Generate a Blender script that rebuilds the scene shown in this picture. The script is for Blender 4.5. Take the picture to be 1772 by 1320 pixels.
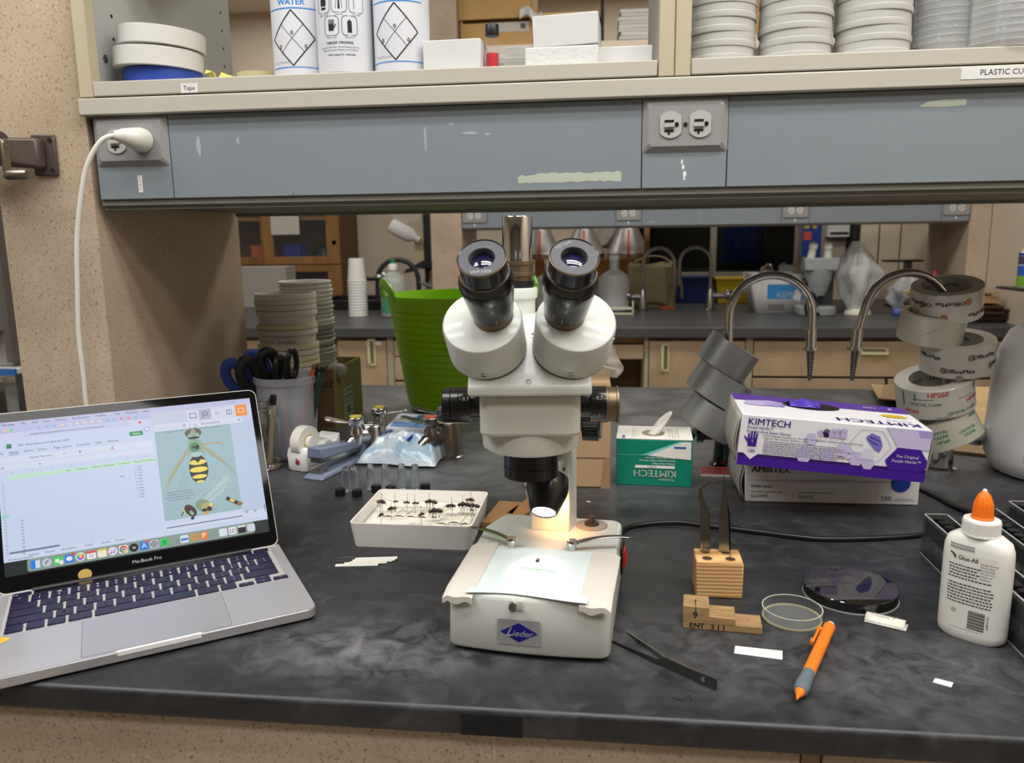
import bpy, math, random
from mathutils import Matrix, Vector, Euler
random.seed(7)
for o in list(bpy.data.objects): bpy.data.objects.remove(o)
SC = bpy.context.scene
COL = SC.collection
PI = math.pi
rad = math.radians
# ------------------------------------------------------------------ camera
CZ = .3927                                  # height above the bench top (z = 0)
def cam_axes(pitch, roll, yaw):
    cp, sp, cy, sy = math.cos(pitch), math.sin(pitch), math.cos(yaw), math.sin(yaw)
    f = Vector((sy*cp, cy*cp, -sp)); r = Vector((cy, -sy, 0)); d = f.cross(r)
    c, s = math.cos(roll), math.sin(roll)
    return c*r + s*d, -s*r + c*d, f
_r, _d, _f = cam_axes(.18010, .01400, -.11810)
cam = bpy.data.cameras.new('camera'); cam.sensor_width = 36; cam.sensor_fit = 'HORIZONTAL'
cam.lens = 36*1372.5/1772; cam.clip_start = .02; cam.clip_end = 60
cam.dof.use_dof = True; cam.dof.focus_distance = .92; cam.dof.aperture_fstop = 9
co = bpy.data.objects.new('camera', cam); COL.objects.link(co)
co.matrix_world = Matrix(((_r.x, -_d.x, -_f.x, 0), (_r.y, -_d.y, -_f.y, 0), (_r.z, -_d.z, -_f.z, CZ), (0, 0, 0, 1)))
SC.camera = co
# ------------------------------------------------------------------ world, lights, exposure
w = bpy.data.worlds.new('world'); SC.world = w; w.use_nodes = True
w.node_tree.nodes['Background'].inputs[0].default_value = (.9, .95, 1, 1)
w.node_tree.nodes['Background'].inputs[1].default_value = .05
SC.view_settings.view_transform = 'Standard'; SC.view_settings.look = 'None'
SC.view_settings.gamma = 1; SC.view_settings.use_curve_mapping = False
SC.view_settings.exposure = 0.0
FLOOR, CEIL = -.91, 1.83
def area(name, loc, sx, sy, power, col=(1, .99, .972)):
    l = bpy.data.lights.new(name, 'AREA'); l.shape = 'RECTANGLE'; l.size = sx; l.size_y = sy
    l.energy = power*1.3; l.color = col
    o = bpy.data.objects.new(name, l); o.location = loc; COL.objects.link(o); return o
for lx in (-1.35, .15, 1.35):                # troffers over the near side of the bench, two tubes each
    for dx in (-.16, .16):
        area('near_light', (lx, .38 + dx, CEIL-.03), 1.15, .16, 8.5)
for lx in (-1.5, .5):                        # behind the camera
    area('rear_light', (lx, -.55, CEIL-.03), 1.15, .4, 12)
for lx in (-1.7, -.1, 1.2):                  # aisle between the two benches
    area('aisle_light', (lx, 2.75, CEIL-.03), 1.15, .45, 11)
for lx in (-1.9, .3):
    area('far_light', (lx, 5.0-.35, CEIL-.03), 1.1, .3, 5)
# ------------------------------------------------------------------ materials
def lin(c):
    c = c/255
    return c/12.92 if c <= .04045 else ((c+.055)/1.055)**2.4
def rgb(c): return (lin(c[0]), lin(c[1]), lin(c[2]), 1)
MATS = {}
def mat(name, c, rough=.5, metal=0., spec=.5, trans=0., alpha=1., emit=None, estr=1., coat=0., bump=0., bscale=200., var=0., vscale=20., sss=0., ior=1.45):
    if name in MATS: return MATS[name]
    m = bpy.data.materials.new(name); m.use_nodes = True
    nt = m.node_tree; b = nt.nodes['Principled BSDF']; I = b.inputs
    I['Base Color'].default_value = rgb(c); I['Roughness'].default_value = rough; I['Metallic'].default_value = metal
    I['Specular IOR Level'].default_value = spec; I['Transmission Weight'].default_value = trans; I['Alpha'].default_value = alpha
    I['IOR'].default_value = ior; I['Coat Weight'].default_value = coat
    if emit: I['Emission Color'].default_value = rgb(emit); I['Emission Strength'].default_value = estr
    if sss: I['Subsurface Weight'].default_value = sss; I['Subsurface Radius'].default_value = (.01, .01, .01)
    if bump or var:
        tc = nt.nodes.new('ShaderNodeTexCoord')
        if var:
            n = nt.nodes.new('ShaderNodeTexNoise'); n.inputs['Scale'].default_value = vscale; n.inputs['Detail'].default_value = 4
            nt.links.new(tc.outputs['Object'], n.inputs['Vector'])
            mx = nt.nodes.new('ShaderNodeMix'); mx.data_type = 'RGBA'
            a = rgb(c); mx.inputs[6].default_value = (a[0]*(1-var), a[1]*(1-var), a[2]*(1-var), 1)
            mx.inputs[7].default_value = (min(1, a[0]*(1+var)), min(1, a[1]*(1+var)), min(1, a[2]*(1+var)), 1)
            nt.links.new(n.outputs['Fac'], mx.inputs[0]); nt.links.new(mx.outputs[2], I['Base Color'])
        if bump:
            n2 = nt.nodes.new('ShaderNodeTexNoise'); n2.inputs['Scale'].default_value = bscale; n2.inputs['Detail'].default_value = 2
            nt.links.new(tc.outputs['Object'], n2.inputs['Vector'])
            bp = nt.nodes.new('ShaderNodeBump'); bp.inputs['Strength'].default_value = bump; bp.inputs['Distance'].default_value = .001
            nt.links.new(n2.outputs['Fac'], bp.inputs['Height']); nt.links.new(bp.outputs[0], I['Normal'])
    MATS[name] = m; return m
def ramp(nt, src, stops):
    r = nt.nodes.new('ShaderNodeValToRGB'); e = r.color_ramp.elements
    while len(e) < len(stops): e.new(.5)
    for k, (p, c) in enumerate(stops): e[k].position = p; e[k].color = rgb(c) if len(c) == 3 else c
    nt.links.new(src, r.inputs[0]); return r
def noise(nt, vec, scale, detail=4, rough=.5, dist=0.):
    n = nt.nodes.new('ShaderNodeTexNoise'); n.inputs['Scale'].default_value = scale; n.inputs['Detail'].default_value = detail
    n.inputs['Roughness'].default_value = rough; n.inputs['Distortion'].default_value = dist
    nt.links.new(vec, n.inputs['Vector']); return n
def mixc(nt, fac, a, b, mode='MIX'):
    m = nt.nodes.new('ShaderNodeMix'); m.data_type = 'RGBA'; m.blend_type = mode
    for s, v in ((0, fac), (6, a), (7, b)):
        if hasattr(v, 'links'): nt.links.new(v, m.inputs[s])
        elif s == 0: m.inputs[0].default_value = v
        else: m.inputs[s].default_value = v
    return m.outputs[2]
def speckle(name, base, dark, light, scale=260., rough=.45):      # speckled laminate
    m = bpy.data.materials.new(name); m.use_nodes = True; nt = m.node_tree; b = nt.nodes['Principled BSDF']
    tc = nt.nodes.new('ShaderNodeTexCoord'); v = tc.outputs['Object']
    n1 = noise(nt, v, scale, 2, .6, .8); r1 = ramp(nt, n1.outputs['Fac'], [(.0, dark), (.33, dark), (.42, base), (.63, base), (.72, light)])
    n2 = noise(nt, v, 6, 3); r2 = ramp(nt, n2.outputs['Fac'], [(.3, (225, 222, 215)), (.7, (255, 255, 255))])
    c = mixc(nt, 1., r1.outputs[0], r2.outputs[0], 'MULTIPLY'); nt.links.new(c, b.inputs['Base Color'])
    b.inputs['Roughness'].default_value = rough
    MATS[name] = m; return m
LAM = speckle('beige_speckled_laminate', (192, 172, 150), (148, 122, 98), (216, 201, 182), 330)
LAMD = speckle('cabinet_laminate', (192, 168, 138), (165, 138, 110), (208, 188, 162), 420)
def bench_mat():
    m = bpy.data.materials.new('black_epoxy_resin'); m.use_nodes = True; nt = m.node_tree; b = nt.nodes['Principled BSDF']
    tc = nt.nodes.new('ShaderNodeTexCoord'); v = tc.outputs['Object']
    n = noise(nt, v, 3.2, 6, .62, .5); r = ramp(nt, n.outputs['Fac'], [(.30, (22, 22, 25)), (.5, (36, 37, 40)), (.68, (58, 59, 61))])
    n2 = noise(nt, v, 22, 5, .65, .6); r2 = ramp(nt, n2.outputs['Fac'], [(.36, (18, 18, 21)), (.52, (36, 37, 40)), (.70, (76, 77, 79))])
    c = mixc(nt, .42, r.outputs[0], r2.outputs[0])
    # dried ring stains
    vo = nt.nodes.new('ShaderNodeTexVoronoi'); vo.inputs['Scale'].default_value = 26; vo.inputs['Randomness'].default_value = 1
    nd = noise(nt, v, 30, 2); va = nt.nodes.new('ShaderNodeVectorMath'); va.operation = 'MULTIPLY_ADD'
    va.inputs[1].default_value = (.02, .02, .02); nt.links.new(nd.outputs['Color'], va.inputs[0]); nt.links.new(v, va.inputs[2])
    nt.links.new(va.outputs[0], vo.inputs['Vector'])
    ring = ramp(nt, vo.outputs['Distance'], [(.26, (0, 0, 0)), (.285, (255, 255, 255)), (.31, (0, 0, 0))])
    sel = noise(nt, v, 4.5, 2); rs = ramp(nt, sel.outputs['Fac'], [(.52, (0, 0, 0)), (.60, (255, 255, 255))])
    f = mixc(nt, 1., ring.outputs[0], rs.outputs[0], 'MULTIPLY')
    g = mixc(nt, f, c, rgb((24, 24, 26)))
    # streaks of wiped dust running across the top
    mp = nt.nodes.new('ShaderNodeMapping'); mp.inputs['Scale'].default_value = (1.2, 9, 1); nt.links.new(v, mp.inputs[0])
    n3 = noise(nt, mp.outputs[0], 3, 4, .6); r3 = ramp(nt, n3.outputs['Fac'], [(.45, (0, 0, 0)), (.75, (120, 120, 120))])
    g2 = mixc(nt, r3.outputs[0], g, rgb((76, 77, 79)))
    # hazy wiped patches on the working area; back one: wear plus painted-in reflection
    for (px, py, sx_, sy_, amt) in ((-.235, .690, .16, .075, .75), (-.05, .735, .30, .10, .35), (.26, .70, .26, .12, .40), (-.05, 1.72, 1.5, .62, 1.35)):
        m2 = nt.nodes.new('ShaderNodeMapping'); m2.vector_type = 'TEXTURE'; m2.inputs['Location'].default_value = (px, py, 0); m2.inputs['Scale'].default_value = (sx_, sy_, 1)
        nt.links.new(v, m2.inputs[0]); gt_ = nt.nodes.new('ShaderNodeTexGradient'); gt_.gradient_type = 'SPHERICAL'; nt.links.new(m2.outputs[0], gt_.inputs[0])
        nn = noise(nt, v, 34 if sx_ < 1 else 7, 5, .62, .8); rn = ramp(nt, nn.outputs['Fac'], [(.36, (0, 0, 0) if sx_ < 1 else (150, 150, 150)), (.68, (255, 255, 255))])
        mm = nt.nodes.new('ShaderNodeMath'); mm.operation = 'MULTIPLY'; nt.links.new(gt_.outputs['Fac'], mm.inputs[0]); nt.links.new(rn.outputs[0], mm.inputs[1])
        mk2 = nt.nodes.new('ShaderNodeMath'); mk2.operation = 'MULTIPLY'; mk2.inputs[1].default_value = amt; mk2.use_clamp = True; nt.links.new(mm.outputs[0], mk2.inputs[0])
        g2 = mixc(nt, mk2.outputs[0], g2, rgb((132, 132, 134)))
    nt.links.new(g2, b.inputs['Base Color'])
    rr = nt.nodes.new('ShaderNodeMapRange'); rr.inputs[1].default_value = .3; rr.inputs[2].default_value = .7; rr.inputs[3].default_value = .34; rr.inputs[4].default_value = .52
    nt.links.new(n2.outputs['Fac'], rr.inputs[0]); nt.links.new(rr.outputs[0], b.inputs['Roughness'])
    b.inputs['Specular IOR Level'].default_value = .5
    MATS['bench'] = m; return m
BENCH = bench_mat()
def wood_mat(name, a, bcol, scale=60., axis=(1, 12, 12), rough=.55, dist=1.5):
    m = bpy.data.materials.new(name); m.use_nodes = True; nt = m.node_tree; b = nt.nodes['Principled BSDF']
    tc = nt.nodes.new('ShaderNodeTexCoord'); mp = nt.nodes.new('ShaderNodeMapping'); mp.inputs['Scale'].default_value = axis
    nt.links.new(tc.outputs['Object'], mp.inputs[0]); n = noise(nt, mp.outputs[0], scale, 4, .6, dist)
    r = ramp(nt, n.outputs['Fac'], [(.32, a), (.68, bcol)]); nt.links.new(r.outputs[0], b.inputs['Base Color'])
    b.inputs['Roughness'].default_value = rough; MATS[name] = m; return m
OAK = wood_mat('golden_oak', (126, 86, 40), (166, 122, 66), 4, (1, 1, .12))
PLY = wood_mat('pale_plywood', (212, 172, 112), (232, 197, 140), 5, (.3, 2, 2))
DARKWOOD = wood_mat('walnut_stained_wood', (116, 82, 46), (164, 124, 78), 30, (.4, 3, 3))
ENTW = wood_mat('worn_step_wood', (134, 106, 70), (184, 150, 104), 60, (.3, 3, 3))
def pine_mat():
    m = bpy.data.materials.new('striped_pine'); m.use_nodes = True; nt = m.node_tree; b = nt.nodes['Principled BSDF']
    tc = nt.nodes.new('ShaderNodeTexCoord'); wv = nt.nodes.new('ShaderNodeTexWave'); wv.bands_direction = 'Z'; wv.inputs['Scale'].default_value = 75
    wv.inputs['Distortion'].default_value = 1.3; wv.inputs['Detail'].default_value = 1.5; wv.inputs['Detail Scale'].default_value = .6
    mp = nt.nodes.new('ShaderNodeMapping'); mp.inputs['Rotation'].default_value = (.12, .02, 0)
    nt.links.new(tc.outputs['Object'], mp.inputs[0]); nt.links.new(mp.outputs[0], wv.inputs['Vector'])
    r = ramp(nt, wv.outputs['Fac'], [(.1, (226, 186, 130)), (.6, (214, 170, 112)), (.95, (172, 122, 70))])
    nt.links.new(r.outputs[0], b.inputs['Base Color']); b.inputs['Roughness'].default_value = .5; MATS['pine'] = m; return m
PINE = pine_mat()
def thin(name, c, fac=.5, rough=.1, tint=(255, 255, 255), pwr=2.2, ior=1.5):          # thin clear or frosted sheet
    m = bpy.data.materials.new(name); m.use_nodes = True; nt = m.node_tree; nt.nodes.clear()
    out = nt.nodes.new('ShaderNodeOutputMaterial'); t = nt.nodes.new('ShaderNodeBsdfTransparent'); t.inputs[0].default_value = rgb(tint)
    p = nt.nodes.new('ShaderNodeBsdfPrincipled'); p.inputs['Base Color'].default_value = rgb(c); p.inputs['Roughness'].default_value = rough; p.inputs['IOR'].default_value = ior
    lw = nt.nodes.new('ShaderNodeLayerWeight'); lw.inputs[0].default_value = .35
    pw = nt.nodes.new('ShaderNodeMath'); pw.operation = 'POWER'; pw.inputs[1].default_value = pwr; nt.links.new(lw.outputs['Facing'], pw.inputs[0])
    mr = nt.nodes.new('ShaderNodeMapRange'); mr.inputs[3].default_value = fac; mr.inputs[4].default_value = min(1, fac+.75)
    nt.links.new(pw.outputs[0], mr.inputs[0])
    mx = nt.nodes.new('ShaderNodeMixShader'); nt.links.new(mr.outputs[0], mx.inputs[0]); nt.links.new(t.outputs[0], mx.inputs[1]); nt.links.new(p.outputs[0], mx.inputs[2])
    nt.links.new(mx.outputs[0], out.inputs[0]); MATS[name] = m; return m
GLASS = thin('clear_glass', (190, 196, 196), .04, .03, pwr=2.6)
RGLASS = mat('solid_glass', (248, 250, 250), .0, trans=1., ior=1.46)
ACRYL = thin('clear_acrylic', (70, 73, 75), .16, .08)
CLEARP = thin('clear_plastic', (236, 238, 236), .13, .10)
FROST = thin('frosted_plastic', (226, 228, 228), .80, .35)
TUBP = thin('translucent_tub', (200, 203, 212), .36, .35)
BAGP = thin('thin_plastic_bag', (214, 216, 216), .45, .2)
DGLASS = thin('dark_window_glass', (20, 20, 20), .12, .05, (150, 150, 145))
WHITE = mat('white_paper', (218, 218, 215), .7)
WHITEP = mat('white_plastic', (232, 231, 226), .35)
BLACK = mat('black_plastic', (20, 20, 21), .38)
BLACKM = mat('black_anodised', (18, 18, 19), .28, coat=.3)
INK = mat('black_ink', (24, 24, 26), .6)
GREYINK = mat('grey_ink', (120, 120, 122), .6)
CHROME = mat('chrome', (200, 200, 200), .09, 1)
STEEL = mat('brushed_steel', (150, 149, 146), .2, 1)
BRASS = mat('worn_bronze', (124, 106, 84), .38, .75)
SCOPE = mat('cream_white_enamel', (205, 208, 201), .38, coat=.2, bump=.06, bscale=900)
SCOPEG = mat('warm_grey_enamel', (196, 196, 186), .42, bump=.05, bscale=900)
BLUEG = mat('grey_blue_painted_steel', (127, 135, 141), .42, var=.05, vscale=9)
BEIGES = mat('cream_painted_steel', (184, 179, 166), .42)
BEIGED = mat('tan_painted_steel', (186, 176, 148), .42)
GREYP = mat('grey_wall_plate', (144, 144, 143), .33)
GREYSH = mat('pale_grey_panel', (176, 176, 172), .5)
DKGAP = mat('dark_recess', (26, 24, 22), .8)
WALL = mat('beige_wall_paint', (205, 190, 168), .8, var=.03, vscale=2)
CEILM = mat('ceiling_tile', (228, 226, 218), .9)
FLOORM = mat('floor_vinyl', (150, 140, 128), .5)
KRAFT = mat('kraft_cardboard', (172, 142, 104), .8, var=.06, vscale=30)
KRAFTD = mat('dark_kraft', (150, 118, 84), .8, var=.06, vscale=30)
# ------------------------------------------------------------------ mesh builder
ID = Matrix.Identity(4)
def TR(x=0, y=0, z=0, rx=0, ry=0, rz=0): return Matrix.Translation((x, y, z)) @ Euler((rx, ry, rz)).to_matrix().to_4x4()
FRONT = Matrix(((1, 0, 0, 0), (0, 0, -1, 0), (0, 1, 0, 0), (0, 0, 0, 1)))       # text plane facing -Y, up = Z
_tc = {}
def textgeo(s, size, bold=0, shear=0, align='CENTER'):
    k = (s, bold, shear, align)
    if k not in _tc:
        c = bpy.data.curves.new('t', 'FONT'); c.body = s; c.size = 1; c.align_x = align; c.align_y = 'CENTER'
        c.shear = shear; c.offset = bold; c.resolution_u = 2
        o = bpy.data.objects.new('t', c); COL.objects.link(o)
        me = bpy.data.meshes.new_from_object(o)
        _tc[k] = ([tuple(v.co) for v in me.vertices], [tuple(p.vertices) for p in me.polygons])
        bpy.data.objects.remove(o); bpy.data.curves.remove(c); bpy.data.meshes.remove(me)
    v, f = _tc[k]
    return [(x*size, y*size) for x, y, z in v], f
class MB:
    def __init__(s): s.v = []; s.f = []; s.m = []
    def add(s, vs, fs, mi=0, T=None):
        b = len(s.v)
        s.v += [tuple(T @ Vector(p)) for p in vs] if T is not None else [tuple(p) for p in vs]
        s.f += [tuple(i+b for i in q) for q in fs]; s.m += [mi]*len(fs); return s
    def box(s, x0, x1, y0, y1, z0, z1, mi=0, T=None):
        return s.add([(x0,y0,z0),(x1,y0,z0),(x1,y1,z0),(x0,y1,z0),(x0,y0,z1),(x1,y0,z1),(x1,y1,z1),(x0,y1,z1)],
            [(0,3,2,1),(4,5,6,7),(0,1,5,4),(1,2,6,5),(2,3,7,6),(3,0,4,7)], mi, T)
    def hexa(s, p, mi=0, T=None):                      # eight corners: bottom ring then top ring
        return s.add(p, [(0,3,2,1),(4,5,6,7),(0,1,5,4),(1,2,6,5),(2,3,7,6),(3,0,4,7)], mi, T)
    def lathe(s, prof, n=24, mi=0, T=None, a0=0, a1=2*PI):
        full = abs(a1-a0-2*PI) < 1e-6; m = n if full else n+1
        vs = []; fs = []; idx = []
        for r, z in prof:
            if r < 1e-7: idx.append([len(vs)]*m); vs.append((0, 0, z))
            else:
                idx.append(list(range(len(vs), len(vs)+m)))
                vs += [(r*math.cos(a0+(a1-a0)*k/n), r*math.sin(a0+(a1-a0)*k/n), z) for k in range(m)]
        for i in range(len(prof)-1):
            A, B = idx[i], idx[i+1]
            for k in range(n):
                j = (k+1) % m if full else k+1
                q = [A[k], A[j], B[j], B[k]]; u = []
                for t in q:
                    if t not in u: u.append(t)
                if len(u) > 2: fs.append(tuple(u))
        return s.add(vs, fs, mi, T)
    def cyl(s, r, z0, z1, n=20, mi=0, T=None, r2=None): return s.lathe([(0,z0),(r,z0),(r if r2 is None else r2,z1),(0,z1)], n, mi, T)
    def ball(s, rx, ry, rz, n=16, mi=0, T=None, k=8):
        M = Matrix.Diagonal((rx, ry, rz, 1)); M = T @ M if T is not None else M
        return s.lathe([(math.sin(PI*i/k), -math.cos(PI*i/k)) for i in range(k+1)], n, mi, M)
    def tube(s, pts, r, n=8, mi=0, T=None, caps=True, flat=1.):
        P = [Vector(p) for p in pts]; R = r if isinstance(r, (list, tuple)) else [r]*len(P)
        vs = []; fs = []; up = None
        for i, p in enumerate(P):
            t = (P[min(i+1, len(P)-1)]-P[max(i-1, 0)]).normalized()
            if up is None: up = t.cross(Vector((0,0,1)) if abs(t.z) < .9 else Vector((1,0,0))).normalized()
            else: up = (up - t*up.dot(t)).normalized()
            b = t.cross(up)
            vs += [tuple(p + (up*math.cos(2*PI*k/n) + b*math.sin(2*PI*k/n)*flat)*R[i]) for k in range(n)]
        for i in range(len(P)-1):
            for k in range(n): fs.append((i*n+k, i*n+(k+1)%n, (i+1)*n+(k+1)%n, (i+1)*n+k))
        if caps: fs += [tuple(range(n-1,-1,-1)), tuple(range((len(P)-1)*n, len(P)*n))]
        return s.add(vs, fs, mi, T)
    def prism(s, poly, z0, z1, mi=0, T=None, top=None):
        n = len(poly); q = top or poly
        vs = [(x,y,z0) for x,y in poly]+[(x,y,z1) for x,y in q]
        fs = [tuple(range(n-1,-1,-1)), tuple(range(n,2*n))]+[(k,(k+1)%n,n+(k+1)%n,n+k) for k in range(n)]
        return s.add(vs, fs, mi, T)
    def quad(s, a, b, c, d, mi=0, T=None): return s.add([a,b,c,d], [(0,1,2,3)], mi, T)
    def flat(s, poly, mi=0, T=None, z=0): return s.add([(x,y,z) for x,y in poly], [tuple(range(len(poly)))], mi, T)
    def rect(s, x0, x1, y0, y1, mi=0, T=None, z=0): return s.flat([(x0,y0),(x1,y0),(x1,y1),(x0,y1)], mi, T, z)
    def oval(s, cx, cy, rx, ry, mi=0, T=None, z=0, n=20, rot=0):
        c, q = math.cos(rot), math.sin(rot)
        return s.flat([(cx+rx*math.cos(2*PI*k/n)*c-ry*math.sin(2*PI*k/n)*q, cy+rx*math.cos(2*PI*k/n)*q+ry*math.sin(2*PI*k/n)*c) for k in range(n)], mi, T, z)
    def line(s, x0, y0, x1, y1, w, mi=0, T=None, z=0):
        d = Vector((x1-x0, y1-y0)); L = d.length or 1; nx, ny = -d.y/L*w/2, d.x/L*w/2
        return s.flat([(x0-nx,y0-ny),(x1-nx,y1-ny),(x1+nx,y1+ny),(x0+nx,y0+ny)], mi, T, z)
    def grid(s, fn, nu, nv, mi=0, T=None):
        vs = [fn(i/nu, j/nv) for j in range(nv+1) for i in range(nu+1)]
        fs = [(j*(nu+1)+i, j*(nu+1)+i+1, (j+1)*(nu+1)+i+1, (j+1)*(nu+1)+i) for j in range(nv) for i in range(nu)]
        return s.add(vs, fs, mi, T)
    def text(s, st, size, x=0, y=0, mi=0, T=None, bold=0, shear=0, align='CENTER', sx=1, z=0, wrap=None, rot=0):
        v, f = textgeo(st, size, 0, shear, align); c, q = math.cos(rot), math.sin(rot)
        k = min(bold, .03)*size*.8                     # bold = the word struck three times with a small offset
        for d in ((0,) if not bold else (-k, 0, k)):
            pts = [(x+((a+d)*c-b*q)*sx, y+(a+d)*q+b*c) for a, b in v]
            vs = [wrap(a, b) for a, b in pts] if wrap else [(a, b, z) for a, b in pts]
            s.add(vs, f, mi, T)
        return s
def on_cyl(R, a0=0):                                   # print (x along the girth, y up) on a cylinder, facing -Y at a0 = 0
    return lambda x, y: (R*math.sin(x/R+a0), -R*math.cos(x/R+a0), y)
def rrect(x0, x1, y0, y1, r, k=4):
    P = []
    for cx, cy, a in ((x1-r,y0+r,-PI/2),(x1-r,y1-r,0),(x0+r,y1-r,PI/2),(x0+r,y0+r,PI)):
        P += [(cx+r*math.cos(a+PI/2*i/k), cy+r*math.sin(a+PI/2*i/k)) for i in range(k+1)]
    return P
def mk(name, mb, mats, parent=None, bevel=0, ang=38, loc=None, rot=None, T=None, solid=0):
    me = bpy.data.meshes.new(name); me.from_pydata(mb.v, [], mb.f)
    for m in (mats if isinstance(mats, (list, tuple)) else [mats]): me.materials.append(m)
    me.polygons.foreach_set('material_index', mb.m); me.polygons.foreach_set('use_smooth', [True]*len(mb.f))
    me.update(); me.set_sharp_from_angle(angle=rad(ang))
    o = bpy.data.objects.new(name, me); COL.objects.link(o)
    if T is not None: o.matrix_basis = T
    if loc: o.location = loc
    if rot: o.rotation_euler = rot
    if parent: o.parent = parent
    if solid:
        s = o.modifiers.new('thickness', 'SOLIDIFY'); s.thickness = solid; s.offset = 0
    if bevel:
        b = o.modifiers.new('bevel', 'BEVEL'); b.width = bevel; b.segments = 2; b.limit_method = 'ANGLE'; b.angle_limit = rad(40)
    return o
def tag(o, label, cat, group=None):
    o['label'] = label; o['category'] = cat
    if group: o['group'] = group
    return o
def thing(name, label, cat, loc=(0,0,0), rot=(0,0,0), group=None, T=None):
    o = bpy.data.objects.new(name, None); o.empty_display_size = .02; COL.objects.link(o)
    if T is not None: o.matrix_basis = T
    else: o.location = loc; o.rotation_euler = rot
    return tag(o, label, cat, group)
def struct(o): o['kind'] = 'structure'; return o
_kids = {}
def dup(root, loc, rot=None, label=None, group=None):
    def cp(o, par):
        c = o.copy(); COL.objects.link(c)
        if par: c.parent = par
        for ch in o.children: cp(ch, c)
        return c
    r = cp(root, None); r.location = loc
    if rot is not None: r.rotation_euler = rot
    if label: r['label'] = label
    if group: r['group'] = group
    return r
ORD = ['first','second','third','fourth','fifth','sixth','seventh','eighth','ninth','tenth','eleventh','twelfth','thirteenth','fourteenth','fifteenth','sixteenth','seventeenth','eighteenth','nineteenth','twentieth','twenty-first','twenty-second','twenty-third','twenty-fourth','twenty-fifth','twenty-sixth','twenty-seventh','twenty-eighth','twenty-ninth','thirtieth']
# ================================================================== room shell
def slab(name, x0, x1, y0, y1, z0, z1, m): return struct(mk(name, MB().box(x0,x1,y0,y1,z0,z1), m))
RX, LX, BY, FY = 1.72, -3.6, 5.2, -2.6
slab('floor', LX-.1, RX+.1, FY-.1, BY+1, FLOOR-.05, FLOOR, FLOORM)
slab('ceiling', LX-.1, RX+.1, FY-.1, BY+1, CEIL, CEIL+.05, CEILM)
slab('wall_right', RX, RX+.1, FY, BY, FLOOR, CEIL, WALL)
slab('wall_left', LX-.1, LX, FY, BY, FLOOR, CEIL, WALL)
slab('wall_front', LX, RX, FY-.1, FY, FLOOR, CEIL, mat('darkened_front_wall', (112, 104, 96), .8))  # unseen wall, colour darkened so steel and chrome reflect dark areas
wb = MB()                                              # back wall with an opening for the dark window
WX0, WX1, WZ0, WZ1 = .02, 1.20, .155, .55
wb.box(LX, WX0, BY, BY+.1, FLOOR, CEIL).box(WX1, RX, BY, BY+.1, FLOOR, CEIL).box(WX0, WX1, BY, BY+.1, FLOOR, WZ0).box(WX0, WX1, BY, BY+.1, WZ1, CEIL)
struct(mk('wall_back', wb, WALL))
wi = MB(); wi.box(WX0-.1, WX1+.3, BY+.8, BY+.82, FLOOR, WZ1+.3).box(WX0-.1, WX0-.08, BY+.1, BY+.8, WZ0-.2, WZ1+.3).box(WX1+.28, WX1+.3, BY+.1, BY+.8, WZ0-.2, WZ1+.3).box(WX0-.1, WX1+.3, BY+.1, BY+.82, WZ1+.28, WZ1+.3).box(WX0-.1, WX1+.3, BY+.1, BY+.8, WZ0-.02, WZ0)
struct(mk('wall_dark_room', wi, mat('unlit_room_wall', (70, 66, 60), .9)))
win = struct(mk('window_1', MB().box(WX0, WX1, BY-.02, BY+.02, WZ0-.03, WZ0).box(WX0, WX1, BY-.02, BY+.02, WZ1-.03, WZ1).box(WX0, WX0+.03, BY-.02, BY+.02, WZ0, WZ1-.03).box(WX1-.03, WX1, BY-.02, BY+.02, WZ0, WZ1-.03).box(.655, .695, BY-.02, BY+.02, WZ0, WZ1-.03), mat('window_aluminium', (150, 140, 130), .4, .6), bevel=.002))
for a, b in ((WX0+.03, .655), (.695, WX1-.03)):
    mk('window_pane', MB().box(a, b, BY+.002, BY+.008, WZ0, WZ1-.03), DGLASS, win)
mk('window_sill', MB().box(WX0-.02, WX1+.02, BY-.07, BY-.02, WZ0-.06, WZ0-.03), STEEL, win, bevel=.002)
# ================================================================== near bench
B0, B1, BX0, BX1 = .603, 2.075, -2.3, 1.35
t = thing('lab_bench', 'long black resin topped laboratory bench holding the microscope', 'bench', (0, 0, 0))
top = MB().box(BX0, BX1, B0, B1, -.026, 0)
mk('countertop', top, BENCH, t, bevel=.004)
x = BX0+.02; k = 0
for x0, x1 in ((-2.28,-1.30),(-1.298,.1640),(.1800,1.33)):
    mk('cabinet_panel', MB().box(x0+.001, x1-.001, B0+.010, B0+.03, -.80, -.027), LAM, t, bevel=.001)
mk('cabinet_body', MB().box(BX0+.02, BX1-.02, B0+.03, B1-.03, FLOOR+.1, -.027), LAMD, t)
mk('dark_tape_patch', MB().box(-.1195, -.0665, B0-.0005, B0, -.0245, -.005), mat('matt_black_patch', (14, 14, 15), .8), t)
for P in ([(-.0935,-.030),(-.0925,-.030),(-.0920,-.052),(-.0935,-.052)], [(-.1030,-.030),(-.1015,-.030),(-.0945,-.046),(-.0952,-.047)]): mk('pale_scratch', MB().flat(P, 0, TR(0, B0+.0097, 0) @ FRONT), mat('scratched_laminate', (206, 194, 176), .6), t)
mk('toe_kick', MB().box(BX0+.05, BX1-.05, B0+.08, B1-.08, FLOOR, FLOOR+.1), BLACK, t)
mk('joint_strip', MB().box(.1645, .1795, B0+.012, B0+.022, -.80, -.027), mat('joint_tan', (150, 128, 102), .6), t)
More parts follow.
